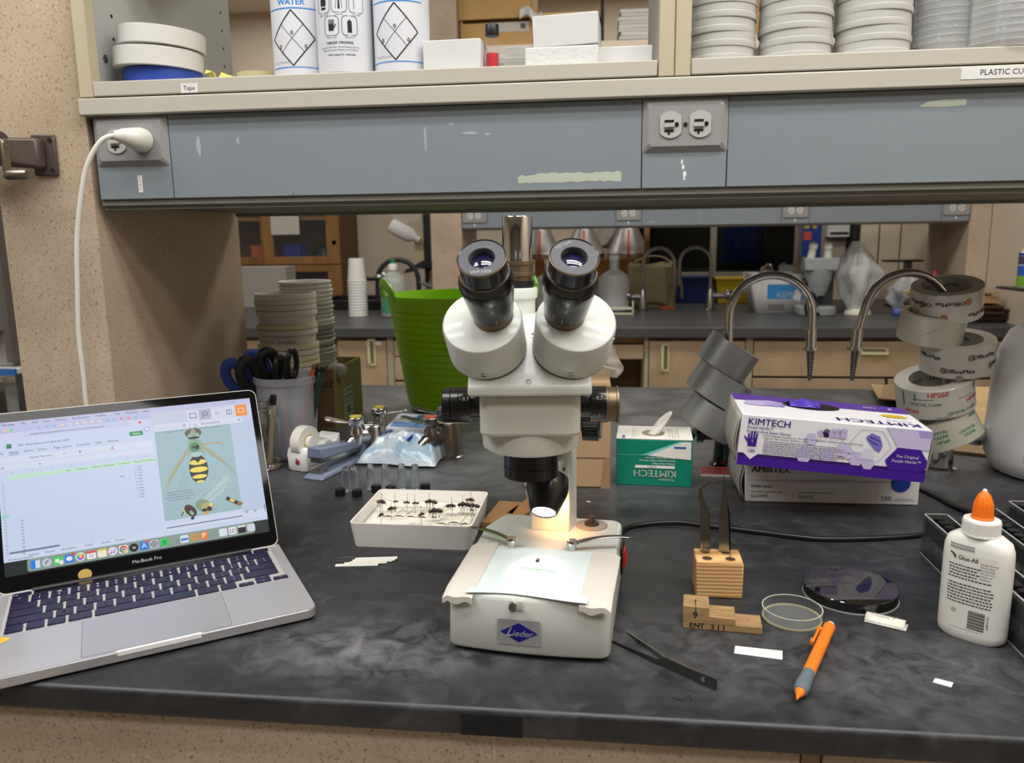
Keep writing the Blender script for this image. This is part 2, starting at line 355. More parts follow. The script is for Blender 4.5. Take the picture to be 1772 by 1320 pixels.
# ------------------------------------------------------------------ shelf unit over the bench
PF, PBK = 1.11, 1.56                                    # front and back of the unit
sh = thing('bench_shelf', 'grey blue electrical raceway with cream steel shelf above the bench', 'shelf', (0, 0, 0))
def panel(x0, x1, name='raceway_panel'): return mk(name, MB().box(x0+.0006, x1-.0006, PF, PF+.02, .4545, .5695), BLUEG, sh, bevel=.0007)
XJ = (-.733, -.619, .0472, .1585, 1.20)
marks = mat('old_tape_residue', (176, 184, 168), .7); smear = mat('peeled_paint_scar', (158, 167, 171), .5)
rust = mat('rust_spot', (120, 88, 50), .8)
def scraps(par, items, m):
    for cx, cz, sx, sz, n in items:
        P = [(cx+sx*math.cos(2*PI*i/n)*random.uniform(.45, 1.1), cz+sz*math.sin(2*PI*i/n)*random.uniform(.6, 1.05)) for i in range(n)]
        mk('scuff', MB().flat(P, 0, TR(0, PF-.0002, 0) @ FRONT), m, par)
p1 = panel(XJ[0], XJ[1]); p2 = panel(XJ[1], XJ[2]); p3 = panel(XJ[2], XJ[3]); p4 = panel(XJ[3], XJ[4])
b = MB(); P = []
for i in range(26):
    P.append((-.1195+.140*i/25, .4655+random.uniform(-.0012, .001)))
for i in range(26):
    P.append((.0205-.140*i/25, .4655+.0125+random.uniform(-.002, .001)-(.003 if i > 20 else 0)))
b.flat(P, 0, TR(0, PF-.0002, 0) @ FRONT)
mk('tape_residue', b, marks, p2)
b = MB(); b.flat([(.395,.549),(.400,.5515),(.405,.5545),(.425,.5565),(.452,.557),(.452,.549),(.425,.5475)], 0, TR(0, PF-.0002, 0) @ FRONT); mk('tape_residue', b, marks, p4)
scraps(p2, [(-.575,.526,.0045,.016,9),(-.516,.531,.004,.006,5),(-.247,.529,.003,.019,7),(-.185,.533,.015,.003,9),(-.16,.531,.005,.003,5),(-.21,.545,.007,.003,6)], smear)
scraps(p2, [(-.44,.4575,.002,.0016,6),(-.43,.4573,.0012,.001,6)], rust)
scraps(p3, [(.1,.488,.0022,.004,6),(.1015,.481,.0024,.004,7),(.1035,.472,.003,.005,7),(.1035,.466,.0018,.002,5)], mat('white_label_scrap', (225, 228, 228), .5))
b = MB().box(-.672, -.6655, PF-.0006, PF, .4635, .4875)
for i, cz in enumerate((.485, .4795, .474, .4685)): b.text('F', .0042, -.6688, cz, 1, TR(0, PF-.0008, 0) @ FRONT, rot=rad(8))
mk('number_label', b, [WHITE, INK], p1)
mk('raceway_bottom', MB().box(XJ[0], XJ[4], PF+.004, PBK, .446, .4545), mat('raceway_underside', (120, 118, 108), .6), sh)
mk('raceway_lip', MB().box(XJ[0], XJ[4], PF+.010, PF+.03, .440, .446).box(XJ[0], XJ[4], PBK-.02, PBK, .440, .446), mat('raceway_lip_grey', (128, 128, 118), .5), sh)
mk('raceway_back', MB().box(XJ[0], XJ[4], PBK-.02, PBK, .4545, .57), BLUEG, sh)
def outlet(cx, plug=False):
    zc = .535
    b = MB(); T = TR(cx, PF, zc) @ FRONT
    o, i = rrect(-.0555,.0555,-.035,.035,.002,1), rrect(-.0475,.0475,-.027,.027,.004,1)
    n = len(o); vs = [(x,y,0) for x,y in o]+[(x,y,.006) for x,y in i]
    b.add(vs, [(k,(k+1)%n,n+(k+1)%n,n+k) for k in range(n)]+[tuple(range(n,2*n))], 0, T)
    pl = mk('outlet_plate', b, GREYP, sh, ang=20)
    for s in (-1, 1):
        r = MB(); Tr = TR(cx+s*.0191, PF-.0062, zc) @ FRONT
        P = []
        for k in range(28):
            a = 2*PI*k/28; xx, yy = .0172*math.cos(a), .0172*math.sin(a); P.append((max(-.0138, min(.0138, xx)), yy))
        r.prism(P, 0, .0015, 0, Tr)
        for zz in (.0045, -.0075): r.box(-.008, .004, zz-.0015, zz+.0015, .0015, .0022, 1, Tr)
        r.box(-.0035, -.001, -.0125, -.009, .0015, .0022, 1, Tr)
        r.box(-.0085, .005, -.0032, .0018, .0015, .0042, 0, Tr)
        r.prism([(.0075+.003*math.cos(a*PI/6), .003*math.sin(a*PI/6)) for a in range(12)], .0015, .0022, 1, Tr)
        r.oval(0, 0, .0145, .0180, 1, TR(0, 0, -.0003) @ FRONT if False else Tr, z=-.0004)
        mk('receptacle', r, [mat('receptacle_grey', (178, 177, 172), .35), BLACK], pl)
    s_ = MB().cyl(.0028, 0, .0012, 12, 0, TR(cx, PF-.006, zc) @ FRONT); s_.box(-.0004, .0004, -.0022, .0022, .0012, .0014, 1, TR(cx, PF-.006, zc) @ FRONT)
    mk('plate_screw', s_, [STEEL, BLACK], pl)
outlet(-.676); outlet(.1030)
# ledge, lip, posts, dividers
mk('shelf_ledge', MB().box(-.745, XJ[4], PF-.012, PBK+.01, .5705, .594), BEIGES, sh, bevel=.002)
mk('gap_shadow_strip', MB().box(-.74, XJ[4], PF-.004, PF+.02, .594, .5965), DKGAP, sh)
for x0, x1 in ((-.722, .0655), (.1085, 1.18)):
    mk('shelf_lip', MB().box(x0, x1, PF-.008, PF+.010, .5965, .6165), BEIGES, sh, bevel=.0015)
mk('shelf_board', MB().box(-.74, XJ[4], PF+.01, PBK, .5975, .6163), BEIGES, sh)
for x0, x1 in ((-.7425,-.722),(.0665,.0868),(.0875,.1078)):
    mk('shelf_post', MB().box(x0, x1, PF-.009, PF+.012, .5955, 1.1), BEIGED, sh, bevel=.001)
for x0, x1 in ((-.7425,-.735),(.0755,.0868),(.0875,.099)):
    mk('divider', MB().box(x0, x1, PF+.012, PBK+.02, .605, 1.1), GREYSH, sh)
mk('upper_shelf_board', MB().box(-.74, XJ[4], PF+.01, PBK, .93, .95), BEIGES, sh)
for yy in (1.185, 1.545):
    for i in range(9): mk('peg_hole', MB().cyl(.0027, 0, .0006, 10, 0, TR(-.735, yy, .66+.0325*i, 0, PI/2, 0)), BLACK, sh)
s_ = MB().lathe([(.0055,0),(.005,.0022),(.0028,.0024),(.0024,.0012),(0,.0012)], 14, 0, TR(-.735, 1.158, .66, 0, PI/2, 0)); mk('rivet', s_, STEEL, sh)
b = MB().box(-.5905, -.5655, PF-.0086, PF-.008, .597, .6095); b.text('Tape', .0085, -.578, .603, 1, TR(0, PF-.0088, 0) @ FRONT)
mk('shelf_label', b, [WHITE, INK], sh)
b = MB().box(.4380, .5355, PF-.0126, PF-.012, .578, .592); b.text('PLASTIC CUPS', .0095, .4600, .5852, 1, TR(0, PF-.0128, 0) @ FRONT, align='LEFT')
mk('shelf_label', b, [WHITE, INK], sh)
# end pillars carrying the unit
tag(mk('end_pillar', MB().box(-.893, -.7425, PF, PBK+.01, 0, CEIL), LAM, bevel=.001), 'speckled beige laminate pillar behind the laptop carrying a pencil sharpener', 'pillar')
tag(mk('end_pillar', MB().box(1.20, 1.35, PF, PBK+.01, 0, CEIL), LAM, bevel=.001), 'speckled beige laminate pillar at the right end of the shelf unit', 'pillar')
# ================================================================== far bench
F0, F1, FX0, FX1 = 3.455, 4.93, -2.75, RX
t = thing('far_bench', 'black topped bench with beige cabinets across the aisle', 'bench', (0, 0, 0))
mk('countertop', MB().box(FX0, FX1, F0, F1, -.045, 0), mat('far_worn_resin', (76, 77, 79), .4, var=.22, vscale=4), t, bevel=.004)
mk('bench_body', MB().box(FX0, .02, F0+.08, F1-.05, FLOOR+.1, -.046).box(.165, FX1, F0+.08, F1-.05, FLOOR+.1, -.046).box(.02, .165, F0+.5, F1-.05, FLOOR+.1, -.046), LAMD, t)
mk('toe_kick', MB().box(FX0, FX1, F0+.14, F1-.1, FLOOR, FLOOR+.1), BLACK, t)
mk('apron', MB().box(-.10, .175, F0+.06, F0+.08, -.075, -.046), mat('apron_tan', (172, 146, 108), .6), t)
HND = mat('cream_pull_handle', (206, 199, 164), .4)
fr = F0+.03
def front(x0, x1, z0, z1, nm, hx=None, hz=None, vert=False, lab=None):
    d = mk(nm, MB().box(x0+.004, x1-.004, fr, fr+.02, z0+.003, z1-.003), LAMD, t, bevel=.0015)
    if hx is not None:
        h = MB(); Tt = TR(hx, fr, hz)
        if vert: h.box(-.018,.018,-.006,0,-.062,-.052,0,Tt).box(-.018,.018,-.006,0,.052,.062,0,Tt).box(-.018,-.006,-.012,0,-.052,.052,0,Tt).box(.010,.018,-.006,0,-.052,.052,0,Tt).box(-.006,.010,-.002,0,-.052,.052,1,Tt)
        else: h.box(-.055,.055,-.006,0,.012,.018,0,Tt).box(-.055,.055,-.014,0,-.012,.0,0,Tt).box(-.055,-.046,-.006,0,0,.012,0,Tt).box(.046,.055,-.006,0,0,.012,0,Tt).box(-.046,.046,-.002,0,0,.012,1,Tt)
        mk('handle', h, [HND, mat('handle_shadow', (120, 112, 84), .6)], d, bevel=.0015)
    if lab: mk('drawer_label', MB().box(lab[0]-.035, lab[0]+.035, fr-.001, fr, lab[1]-.008, lab[1]+.008), WHITE, d)
    return d
front(-1.72, -1.24, -.60, -.06, 'cabinet_door', -1.30, -.13, True)
front(-1.22, -.985, -.60, -.06, 'cabinet_door', -1.055, -.115, True, (-1.045, -.075))
for k, z0 in enumerate((-.135, -.245, -.36)): front(-.955, -.56, z0, z0+(.075 if k == 0 else .11), 'drawer', -.76, z0+.04)
for k, z0 in enumerate((-.135, -.245, -.36)): front(-.54, -.12, z0, z0+(.075 if k == 0 else .11), 'drawer', -.33, z0+.04)
front(-.10, .172, -.145, -.077, 'drawer')
front(.19, .605, -.60, -.06, 'cabinet_door', .262, -.135, True)
front(.635, 1.69, -.217, -.06, 'drawer', 1.135, -.107)
front(.635, 1.19, -.40, -.222, 'drawer'); front(1.196, 1.69, -.40, -.222, 'drawer')
for x0, x1 in ((-.985,-.955),(-.56,-.54),(-.12,-.10),(.172,.19),(.605,.635)):
    mk('face_rail', MB().box(x0, x1, fr+.004, fr+.03, -.60, -.046), mat('frame_steel', (172, 164, 138), .5), t)
PFF, PFB = 3.85, 4.31
s2 = thing('far_shelf', 'grey blue raceway and cream shelves on the far bench', 'shelf', (0, 0, 0))
mk('raceway_panel', MB().box(-.69, 1.62, PFF, PFF+.02, .436, .536), BLUEG, s2, bevel=.002)
mk('raceway_bottom', MB().box(-.69, 1.62, PFF+.02, PFB, .43, .438), GREYSH, s2)
mk('shelf_ledge', MB().box(-.70, 1.64, PFF-.02, PFB, .536, .58), BEIGES, s2)
mk('upper_ledge', MB().box(-.69, 1.64, PFF-.01, PFB, 1.205, 1.262), mat('pinkish_laminate_edge', (226, 208, 188), .6), s2)
for cx in (-.628, .106, .865, 1.565):
    z0 = .490
    o = MB(); T = TR(cx, PFF, z0+.006) @ FRONT; o.prism(rrect(-.056,.056,-.034,.034,.003,1), 0, .006, 0, T)
    pl = mk('outlet_plate', o, GREYP, s2, bevel=.002)
    for s in (-1, 1):
        r = MB(); r.oval(s*.019, 0, .0135, .0165, 0, T, .0065)
        for zz in (.005, -.006): r.rect(s*.019-.007, s*.019+.003, zz-.0018, zz+.0018, 1, T, .0068)
        r.rect(s*.019+.006, s*.019+.010, -.002, .002, 1, T, .0068)
        mk('receptacle', r, [mat('far_receptacle', (205, 203, 198), .4), BLACK], pl)
    for q_ in (cx-.064, cx+.0625): mk('panel_seam', MB().box(q_, q_+.0015, PFF-.0005, PFF, .437, .535), DKGAP, s2)
    q = MB(); q.flat([(cx-.004,.448),(cx+.004,.446),(cx+.003,.458),(cx-.003,.460)], 0, TR(0, PFF-.0006, 0) @ FRONT); mk('label_scrap', q, WHITE, s2)
for P in ([(.19,.447),(.225,.449),(.238,.456),(.205,.455)], [(-.40,.520),(-.33,.522),(-.33,.53),(-.40,.53)], [(.434,.445),(.437,.445),(.437,.50),(.434,.50)]):
    mk('peeled_tape', MB().flat(P, 0, TR(0, PFF-.0006, 0) @ FRONT), smear, s2)
tag(mk('end_pillar', MB().box(-.842, -.692, PFF, PFB, 0, CEIL), LAM), 'beige laminate pillar on the far bench behind the left eyepiece', 'pillar')
tag(mk('end_pillar', MB().box(1.625, RX-.005, PFF, PFB, 0, CEIL), LAM), 'beige laminate pillar at the far bench end against the right wall', 'pillar')
# ceiling fixtures (housings above the area lights)
for i, (lx, ly, sx, sy, l) in enumerate(((-1.35,.38,1.3,.6,'white troffer light over the left of the near bench'),(.15,.38,1.3,.6,'white troffer light directly over the microscope'),(1.35,.38,1.3,.6,'white troffer light over the right of the near bench'),(-1.09,5.0,.5,.1,'small white ceiling light near the back wall'))):
    if i < 3: continue
    tag(mk('ceiling_light', MB().box(lx-sx/2, lx+sx/2, ly-sy/2, ly+sy/2, CEIL-.06, CEIL-.001), mat('lit_diffuser', (255, 252, 245), .5, emit=(255, 250, 240), estr=1.2)), l, 'light')
# ================================================================== microscope
SX, SY = -.0618, .80
ms = thing('stereo_microscope', 'cream white trinocular stereo microscope with black eyepieces on the bench', 'microscope', (SX, SY, 0))
BM = TR(0, 0, 0, 0, 0, rad(-5.2))                        # base frame
HM = TR(-.012, -.025, 0, 0, 0, rad(5.0))                 # head frame (turned towards the viewer)
def outline(f=1.0, bow=.004):
    P = []
    FLx, FRx, FY_ = -.0775*f, .0785*f, -.1105*f
    def arc(cx, cy, r, a0, a1, k=5): return [(cx+r*math.cos(a0+(a1-a0)*i/k), cy+r*math.sin(a0+(a1-a0)*i/k)) for i in range(k+1)]
    P += arc(FLx+.010, FY_+.010, .010, PI, 1.5*PI)
    for i in range(1, 8): u = i/8; P.append((FLx+.010+(FRx-FLx-.020)*u, FY_-bow*4*u*(1-u)))
    P += arc(FRx-.010, FY_+.010, .010, -PI/2, 0)
    P += arc(.0755*f-.012, .100*f, .012, 0, PI/2)
    P += arc(-.062*f, .102*f, .010, PI/2, PI*.80)
    P += arc(-.0745*f, .066*f, .008, PI*.85, PI)
    return P
b = MB(); o1 = outline(1.0); 
def ringm(f, z): return [(x, y, z) for x, y in outline(f)]
n = len(o1); levels = [(.985,.005),(1.0,.008),(.985,.056),(.975,.0595),(.955,.0612)]
vs = []; fs = []
for f, z in levels: vs += ringm(f, z)
for i in range(len(levels)-1): fs += [(i*n+k, i*n+(k+1)%n, (i+1)*n+(k+1)%n, (i+1)*n+k) for k in range(n)]
fs += [tuple(range(n-1,-1,-1)), tuple(range((len(levels)-1)*n, len(levels)*n))]
b.add(vs, fs, 0, BM)
base = mk('base', b, SCOPE, ms, ang=50)
mk('rubber_skirt', MB().prism(outline(.955), 0, .0055, 0, BM), BLACK, ms)
# badge on the front
b = MB(); T = BM @ TR(-.006, -.1147, .0275, 0, 0, 0) @ FRONT
b.prism([(-.0203,-.0128),(.0203,-.0128),(.0203,.0128),(-.0203,.0128)], 0, .0006, 0, T)
b.flat([(-.0180,0),(0,-.0097),(.0180,0),(0,.0097)], 1, T, .0009)
b.text('L', .0125, -.0095, .0005, 2, T, bold=.004, shear=.45, z=.0012, sx=1.1)
b.text('ieder', .0092, .0030, -.0010, 2, T, bold=.008, shear=.35, z=.0012, sx=1.02)
b.line(-.0135, -.0035, -.0075, -.0035, .0009, 2, T, .0012)
mk('maker_badge', b, [mat('badge_silver', (168, 168, 170), .4, .3), mat('badge_blue', (26, 24, 124), .4), mat('badge_lettering', (214, 214, 220), .4)], ms)
# locking screw on the front
b = MB(); T = BM @ TR(-.0085, -.114, .0545, rad(72), 0, 0)
b.cyl(.0020, 0, .010, 10, 0, T).lathe([(0,.009),(.0038,.009),(.0042,.010),(.0042,.017),(.0035,.018),(0,.018)], 16, 0, T)
mk('stage_lock_screw', b, CHROME, ms)
mk('screw_socket', MB().box(-.0155,-.002,-.1143,-.1132,.049,.0585,0,BM), SCOPEG, ms, bevel=.001)
# sheet of paper taped over the stage
b = MB(); b.grid(lambda u, v: (-.058+.116*u, -.1125+.118*v+(.003*math.sin(u*5) if v == 0 else 0), .0618+.0009*math.sin(u*PI)*(1-v)+.0004), 12, 10, 0, BM)
mk('stage_paper', b, mat('bright_sheet', (206, 217, 216), .7), ms)
random.seed(11)
TAPE = mat('matt_paper_tape', (206, 200, 190), .75)
for sgn in (-1, 1):
    x0 = -.0785 if sgn < 0 else .0505; x1 = x0+.028
    b = MB(); nv = 14
    def tp(u, v):
        x = x0+(x1-x0)*u
        y = -.1155+.122*v+(.006*u if sgn < 0 else -.004*u)*v
        z = .0628
        if v < .12: t = (v-.12)/.12; y = -.1150-.0005; z = .0628+t*.0105+(.0018*math.sin(u*9+1))*(-t)
        if sgn < 0: x -= .0025*v
        if u == 0 and sgn < 0 or u == 1 and sgn > 0: z -= .003; x += .0015*sgn
        return (x, y, z)
    b.grid(tp, 8, nv, 0, BM); mk('tape_strip', b, TAPE, ms, ang=60)
# column, arm, illuminator
b = MB()
b.hexa([(-.0275,.0615,.0605),(.0175,.0615,.0605),(.0215,.100,.0605),(-.0275,.100,.0605),(-.0275,.0600,.215),(.0175,.0600,.215),(.0215,.098,.215),(-.0275,.098,.215)], 0, BM)
mk('column', b, SCOPE, ms, bevel=.002)
b = MB(); b.box(-.034, .024, .030, .072, .172, .212, 0, BM); mk('focus_block', b, SCOPEG, ms, bevel=.004)
b = MB(); b.hexa([(-.024,.012,.128),(.012,.012,.128),(.012,.066,.116),(-.024,.066,.116),(-.024,.012,.152),(.012,.012,.152),(.012,.066,.152),(-.024,.066,.152)], 0, BM)
mk('lamp_bracket', b, SCOPE, ms, bevel=.002)
s_ = MB().cyl(.0025, 0, .003, 10, 0, BM @ TR(.0125, .045, .140, 0, PI/2, 0)); mk('bracket_screw', s_, STEEL, ms)
LT = BM @ TR(-.001, .014, .120, rad(-46), 0, 0)
b = MB().lathe([(0,.026),(.014,.026),(.0225,.020),(.0235,.010),(.0225,.002),(.0150,-.020),(.0138,-.021),(.0128,-.021),(.0125,-.0185),(0,-.0185)], 32, 0, LT)
lh = mk('lamp_head', b, BLACKM, ms)
LENSL = mat('lit_lamp_lens', (255, 255, 252), .3, emit=(250, 255, 252), estr=5)
mk('lamp_lens', MB().cyl(.0122, -.0195, -.0186, 24, 0, LT), LENSL, lh)
sp = bpy.data.lights.new('stage_lamp', 'SPOT'); sp.energy = 1.1; sp.spot_size = rad(56); sp.spot_blend = 1; sp.shadow_soft_size = .010; sp.color = (.90, 1, .97)
so = bpy.data.objects.new('stage_lamp', sp); COL.objects.link(so)
lw_ = Matrix.Translation((SX, SY, 0)) @ LT @ Vector((0, 0, -.0225)); so.location = lw_
tgt = Vector((-.064, .757, .062)); so.rotation_euler = (tgt-lw_).to_track_quat('-Z', 'Y').to_euler()
hl = bpy.data.lights.new('column_warm_fill', 'SPOT'); hl.energy = .42; hl.color = (1, .42, .12); hl.spot_size = rad(110); hl.spot_blend = 1; hl.shadow_soft_size = .006  # added warm spot to tint the column, an invented lamp leak
ho = bpy.data.objects.new('column_warm_fill', hl); COL.objects.link(ho); ho.location = Matrix.Translation((SX, SY, 0)) @ BM @ Vector((.012, .036, .104))
ho.rotation_euler = (Vector((-.042, .87, .07))-ho.location).to_track_quat('-Z', 'Y').to_euler()
# stage clips
for px, py, ex, ey, dz, c in ((-.0375,.004,-.088,.030,.004,mat('greenish_spring_steel', (112, 122, 84), .3, .8)),(.028,.007,.092,.027,.006,STEEL)):
    b = MB(); b.lathe([(0,.061),(.0042,.061),(.0042,.068),(.0056,.068),(.0056,.0725),(.0050,.0735),(.0016,.0735),(.0014,.0728),(0,.0728)], 18, 0, BM @ TR(px, py, 0))
    cl = mk('clip_post', b, CHROME, ms)
    b = MB(); d = Vector((ex-px, ey-py)); L = d.length; a = math.atan2(d.y, d.x)
    T = BM @ TR(px, py, .0685, 0, 0, a)
    b.grid(lambda u, v: (L*u, (v-.5)*(.0095-.004*u), .001+dz*math.sin(u*PI*.8)), 10, 1, 0, T)
    mk('stage_clip', b, c, ms, solid=.0008)
# dial beside the column
T = BM @ TR(.0405, .086, .0612)
b = MB().lathe([(0,0),(.0185,0),(.0185,.0012),(.0175,.0016),(0,.0016)], 30, 0, T); mk('dimmer_plate', b, mat('dial_grey', (150, 146, 138), .4, .3), ms)
b = MB().lathe([(0,.0016),(.0085,.0016),(.008,.0045),(.0035,.005),(.0035,.0125),(.003,.013),(0,.013)], 20, 0, T); mk('dimmer_knob', b, mat('dial_dark', (58, 54, 50), .4, .4), ms)
# switch
mk('switch_frame', MB().box(.0745,.0785,.060,.088,.014,.046,0,BM), BLACK, ms, bevel=.001)
b = MB(); b.add([(.078,.064,.020),(.078,.084,.020),(.078,.084,.040),(.078,.064,.040),(.0825,.064,.026),(.0825,.084,.026),(.0795,.064,.040),(.0795,.084,.040)], [(0,4,5,1),(4,6,7,5),(0,3,6,4),(1,5,7,2),(3,2,7,6)], 0, BM)
mk('rocker_switch', b, mat('red_rocker', (190, 40, 30), .3), ms)
# ---- head
b = MB().lathe([(0,.154),(.0235,.154),(.0277,.1545),(.0277,.1655),(.0272,.166),(.0277,.1665),(.0277,.186),(0,.186)], 40, 0, HM); mk('objective', b, BLACKM, ms)
mk('objective_glass', MB().cyl(.0225, .1535, .154, 30, 0, HM), mat('dark_lens', (20, 24, 40), .05, coat=1), ms)
b = MB().lathe([(0,.1845),(.044,.1845),(.0480,.187),(.0485,.190),(.0485,.209),(0,.209)], 48, 0, HM); mk('pod_ring', b, SCOPEG, ms)
b = MB().prism(rrect(-.048,.048,-.050,.055,.010), .2065, .247, 0, HM); mk('zoom_body', b, SCOPEG, ms, bevel=.003)
# inclined tube plate (45 degrees)
b = MB(); pts = [(-.060,.2475),(-.060,.2565),(-.0013,.3152),(.055,.3152),(.055,.2475)]
vs = [(-.0575,y,z) for y,z in pts]+[(.0575,y,z) for y,z in pts]
b.add(vs, [(4,3,2,1,0),(5,6,7,8,9),(0,1,6,5),(1,2,7,6),(2,3,8,7),(3,4,9,8),(4,0,5,9)], 0, HM); mk('tube_plate', b, SCOPE, ms, bevel=.0025)
def scr(T, r=.0026, par=None):
    q = MB().lathe([(0,0),(r,0),(r,.0008),(r*.45,.001),(r*.4,.0004),(0,.0004)], 12, 0, T); q.box(-r*.4, r*.4, -.0002, .0002, .0008, .0011, 1, T); return mk('cross_screw', q, [STEEL, BLACK], par or ms)
INC = Matrix(((1,0,0,0),(0,math.cos(PI/4),-math.sin(PI/4),0),(0,math.sin(PI/4),math.cos(PI/4),0),(0,0,0,1)))   # local z = e_n, y = e_t
PL = HM @ TR(0, -.060, .2565) @ INC
scr(PL @ TR(-.001, .006, 0)); scr(PL @ TR(.0035, .060, 0))
for sgn in (-1, 1):
    HT = PL @ TR(sgn*.0395, .0450, 0, 0, rad(4.6)*sgn, 0)
    R_ = .0372
    b = MB().lathe([(0,.0005),(R_-.0012,.0005),(R_,.002),(R_,.039),(R_-.0012,.0418),(R_-.0035,.043),(0,.043)], 48, 0, HT); hs = mk('prism_housing', b, SCOPE, ms)
    mk('housing_gap', MB().cyl(R_-.0005, 0, .0012, 40, 0, HT), BLACK, hs)
    scr(HT @ TR(-.002, -R_+.0002, .008, PI/2, 0, 0), par=hs)
    if sgn > 0: scr(HT @ TR(R_*.985, -.006, .022, 0, PI/2, 0), par=hs)
    ET = HT @ TR(-sgn*.0105, .004, .043)
    b = MB().lathe([(0,0),(.0186,0),(.0188,.007),(.0178,.0078),(0,.0078)], 36, 0, ET); ey = mk('eyepiece', b, BRASS, ms)
    prof = [(.0190,.0075),(.0198,.010),(.0222,.031),(.0224,.0312),(.0224,.0318),(.0226,.0325),(.0238,.045),(.0244,.0455),(.0244,.049),(.0236,.0500),(.0236,.053),(.0222,.0555),(.0216,.0575),(.0214,.058)]
    mk('eyepiece_barrel', MB().lathe([(0,.0075)]+prof+[(0,.058)], 40, 0, ET), BLACKM, ey)
    b = MB().lathe([(0,.0578),(.0213,.0578),(.0213,.0585),(.0210,.059),(.0205,.0592),(.0205,.0745),(.0212,.075),(.0213,.0765),(.0207,.0772),(.0198,.0765)], 40, 0, ET); mk('eye_ring', b, [BLACKM], ey)
    mk('bronze_rim', MB().lathe([(.0207,.0772),(.0213,.0768),(.0214,.0755),(.0210,.0750)], 40, 0, ET).lathe([(.0206,.0586),(.0216,.0586),(.0216,.0577),(.0206,.0577)], 40, 0, ET), BRASS, ey)
    b = MB().lathe([(.0200,.0764),(.0115,.0764),(.0110,.0758),(.0106,.070),(.0104,.069)], 36, 0, ET); mk('eye_cap', b, mat('satin_grey_face', (72, 72, 76), .45, .3), ey)
    mk('eye_lens', MB().lathe([(.0107,.0695),(.008,.0712),(.004,.0722),(0,.0725)], 30, 0, ET), mat('coated_lens', (18, 18, 52), .03, coat=1), ey)
    b = MB()
    if sgn < 0: b.text('WF10X', .0050, 0, -.0157, 0, ET @ TR(0,0,.0767), bold=.01, sx=1.15)
    else: b.text('WF10X', .0044, 0, -.0157, 0, ET @ TR(0,0,.0767,0,0,rad(215)), bold=.006, sx=1.15)
    mk('eyepiece_lettering', b, WHITE, ey)
    b = MB()
    for i in range(5):
        a = (-.62+.40*i) if sgn > 0 else (.25+.42*i)
        if sgn < 0 and i > 2: continue
        rr = .0206
        b.text('|', .0062, 0, 0, 0, None, wrap=lambda x, y, a=a: tuple(ET @ Vector((((.0202+.0025*(y/.03+.1))*math.sin(x/.02+a)), -(.0202+.0025*(y/.03+.1))*math.cos(x/.02+a), .0145+y*1.0))), bold=.02)
    if sgn > 0:
        for ch, a in (('0',-.62),('1',.62)): b.text(ch, .0042, 0, 0, 0, None, wrap=lambda x, y, a=a: tuple(ET @ Vector((.0211*math.sin(x/.02+a), -.0211*math.cos(x/.02+a), .0195+y))), bold=.005)
    mk('dioptre_marks', b, mat('engraved_white', (190, 188, 178), .5), ey)
# trinocular tube
TT = HM @ TR(-.012, .045, .2955)
b = MB().lathe([(0,0),(.0175,0),(.0180,.034),(.0205,.036),(.0205,.045),(.0198,.046),(0,.046)], 30, 0, TT); tt = mk('phototube', b, SCOPE, ms)
b = MB().lathe([(0,.046),(.0165,.046),(.0165,.053),(0,.053)], 30, 0, TT); mk('clamp_ring', b, BLACK, tt)
b = MB().lathe([(0,.053),(.0145,.053),(.0145,.057),(.0172,.058),(.0172,.0615),(.0160,.062),(.0160,.069),(.0172,.0695),(.0172,.073),(0,.073)], 30, 0, TT); mk('bronze_collar', b, BRASS, tt)
b = MB().lathe([(0,.073),(.0155,.073),(.0155,.117),(.0150,.118),(.0135,.1182),(.0135,.112),(0,.112)], 36, 0, TT); mk('chrome_phototube', b, CHROME, tt)
# zoom knobs
for sgn in (-1, 1):
    T = HM @ TR(0, .012, .2245, 0, sgn*PI/2, 0)
    b = MB().lathe([(0,.046),(.0138,.046),(.0138,.0615),(0,.0615)], 28, 0, T); mk('zoom_shaft', b, BLACKM, ms)
    prof = [(0,.0605),(.0180,.0605),(.0184,.0615)]
    if sgn > 0: prof += [(.0184,.076),(0,.076)]
    else: prof += [(.0184,.072),(.0180,.0724),(.0184,.0728),(.0184,.080),(.0178,.0805),(.0184,.081),(.0184,.088),(.0176,.089),(0,.089)]
    kn = mk('zoom_knob', MB().lathe(prof, 36, 0, T), BLACKM, ms)
    if sgn > 0:
        mk('bronze_end', MB().lathe([(0,.076),(.0186,.076),(.0186,.078),(.0176,.0785),(.0176,.086),(.0188,.0865),(.0188,.0885),(.0178,.089),(0,.089)], 36, 0, T), BRASS, kn)
    b = MB()
    for a, s_ in ((-.55, '0.7'), (.45, '1')):
        cx = .0672 if sgn > 0 else -.0662
        b.text('- '+s_, .0056, cx, 0, 0, None, wrap=lambda x, y, a=a: tuple(HM @ Vector((x, .012-.0186*math.cos(y/.0186-a), .2245+.0186*math.sin(y/.0186-a)))))
    mk('knob_numbers', b, mat('engraved_white', (190, 188, 178), .5), kn)
# focus knob
b = MB(); T = BM @ TR(.026, .048, .192, 0, PI/2, 0)
b.cyl(.0085, 0, .010, 20, 0, T)
P = []
for i in range(72):
    r = .0185 if i % 2 else .0176; P.append((r*math.cos(2*PI*i/72), r*math.sin(2*PI*i/72)))
b.prism(P, .009, .026, 0, T); b.cyl(.0155, .026, .029, 30, 1, T)
mk('focus_knob', b, [BLACK, mat('knob_face', (74, 74, 72), .3, .5)], ms)
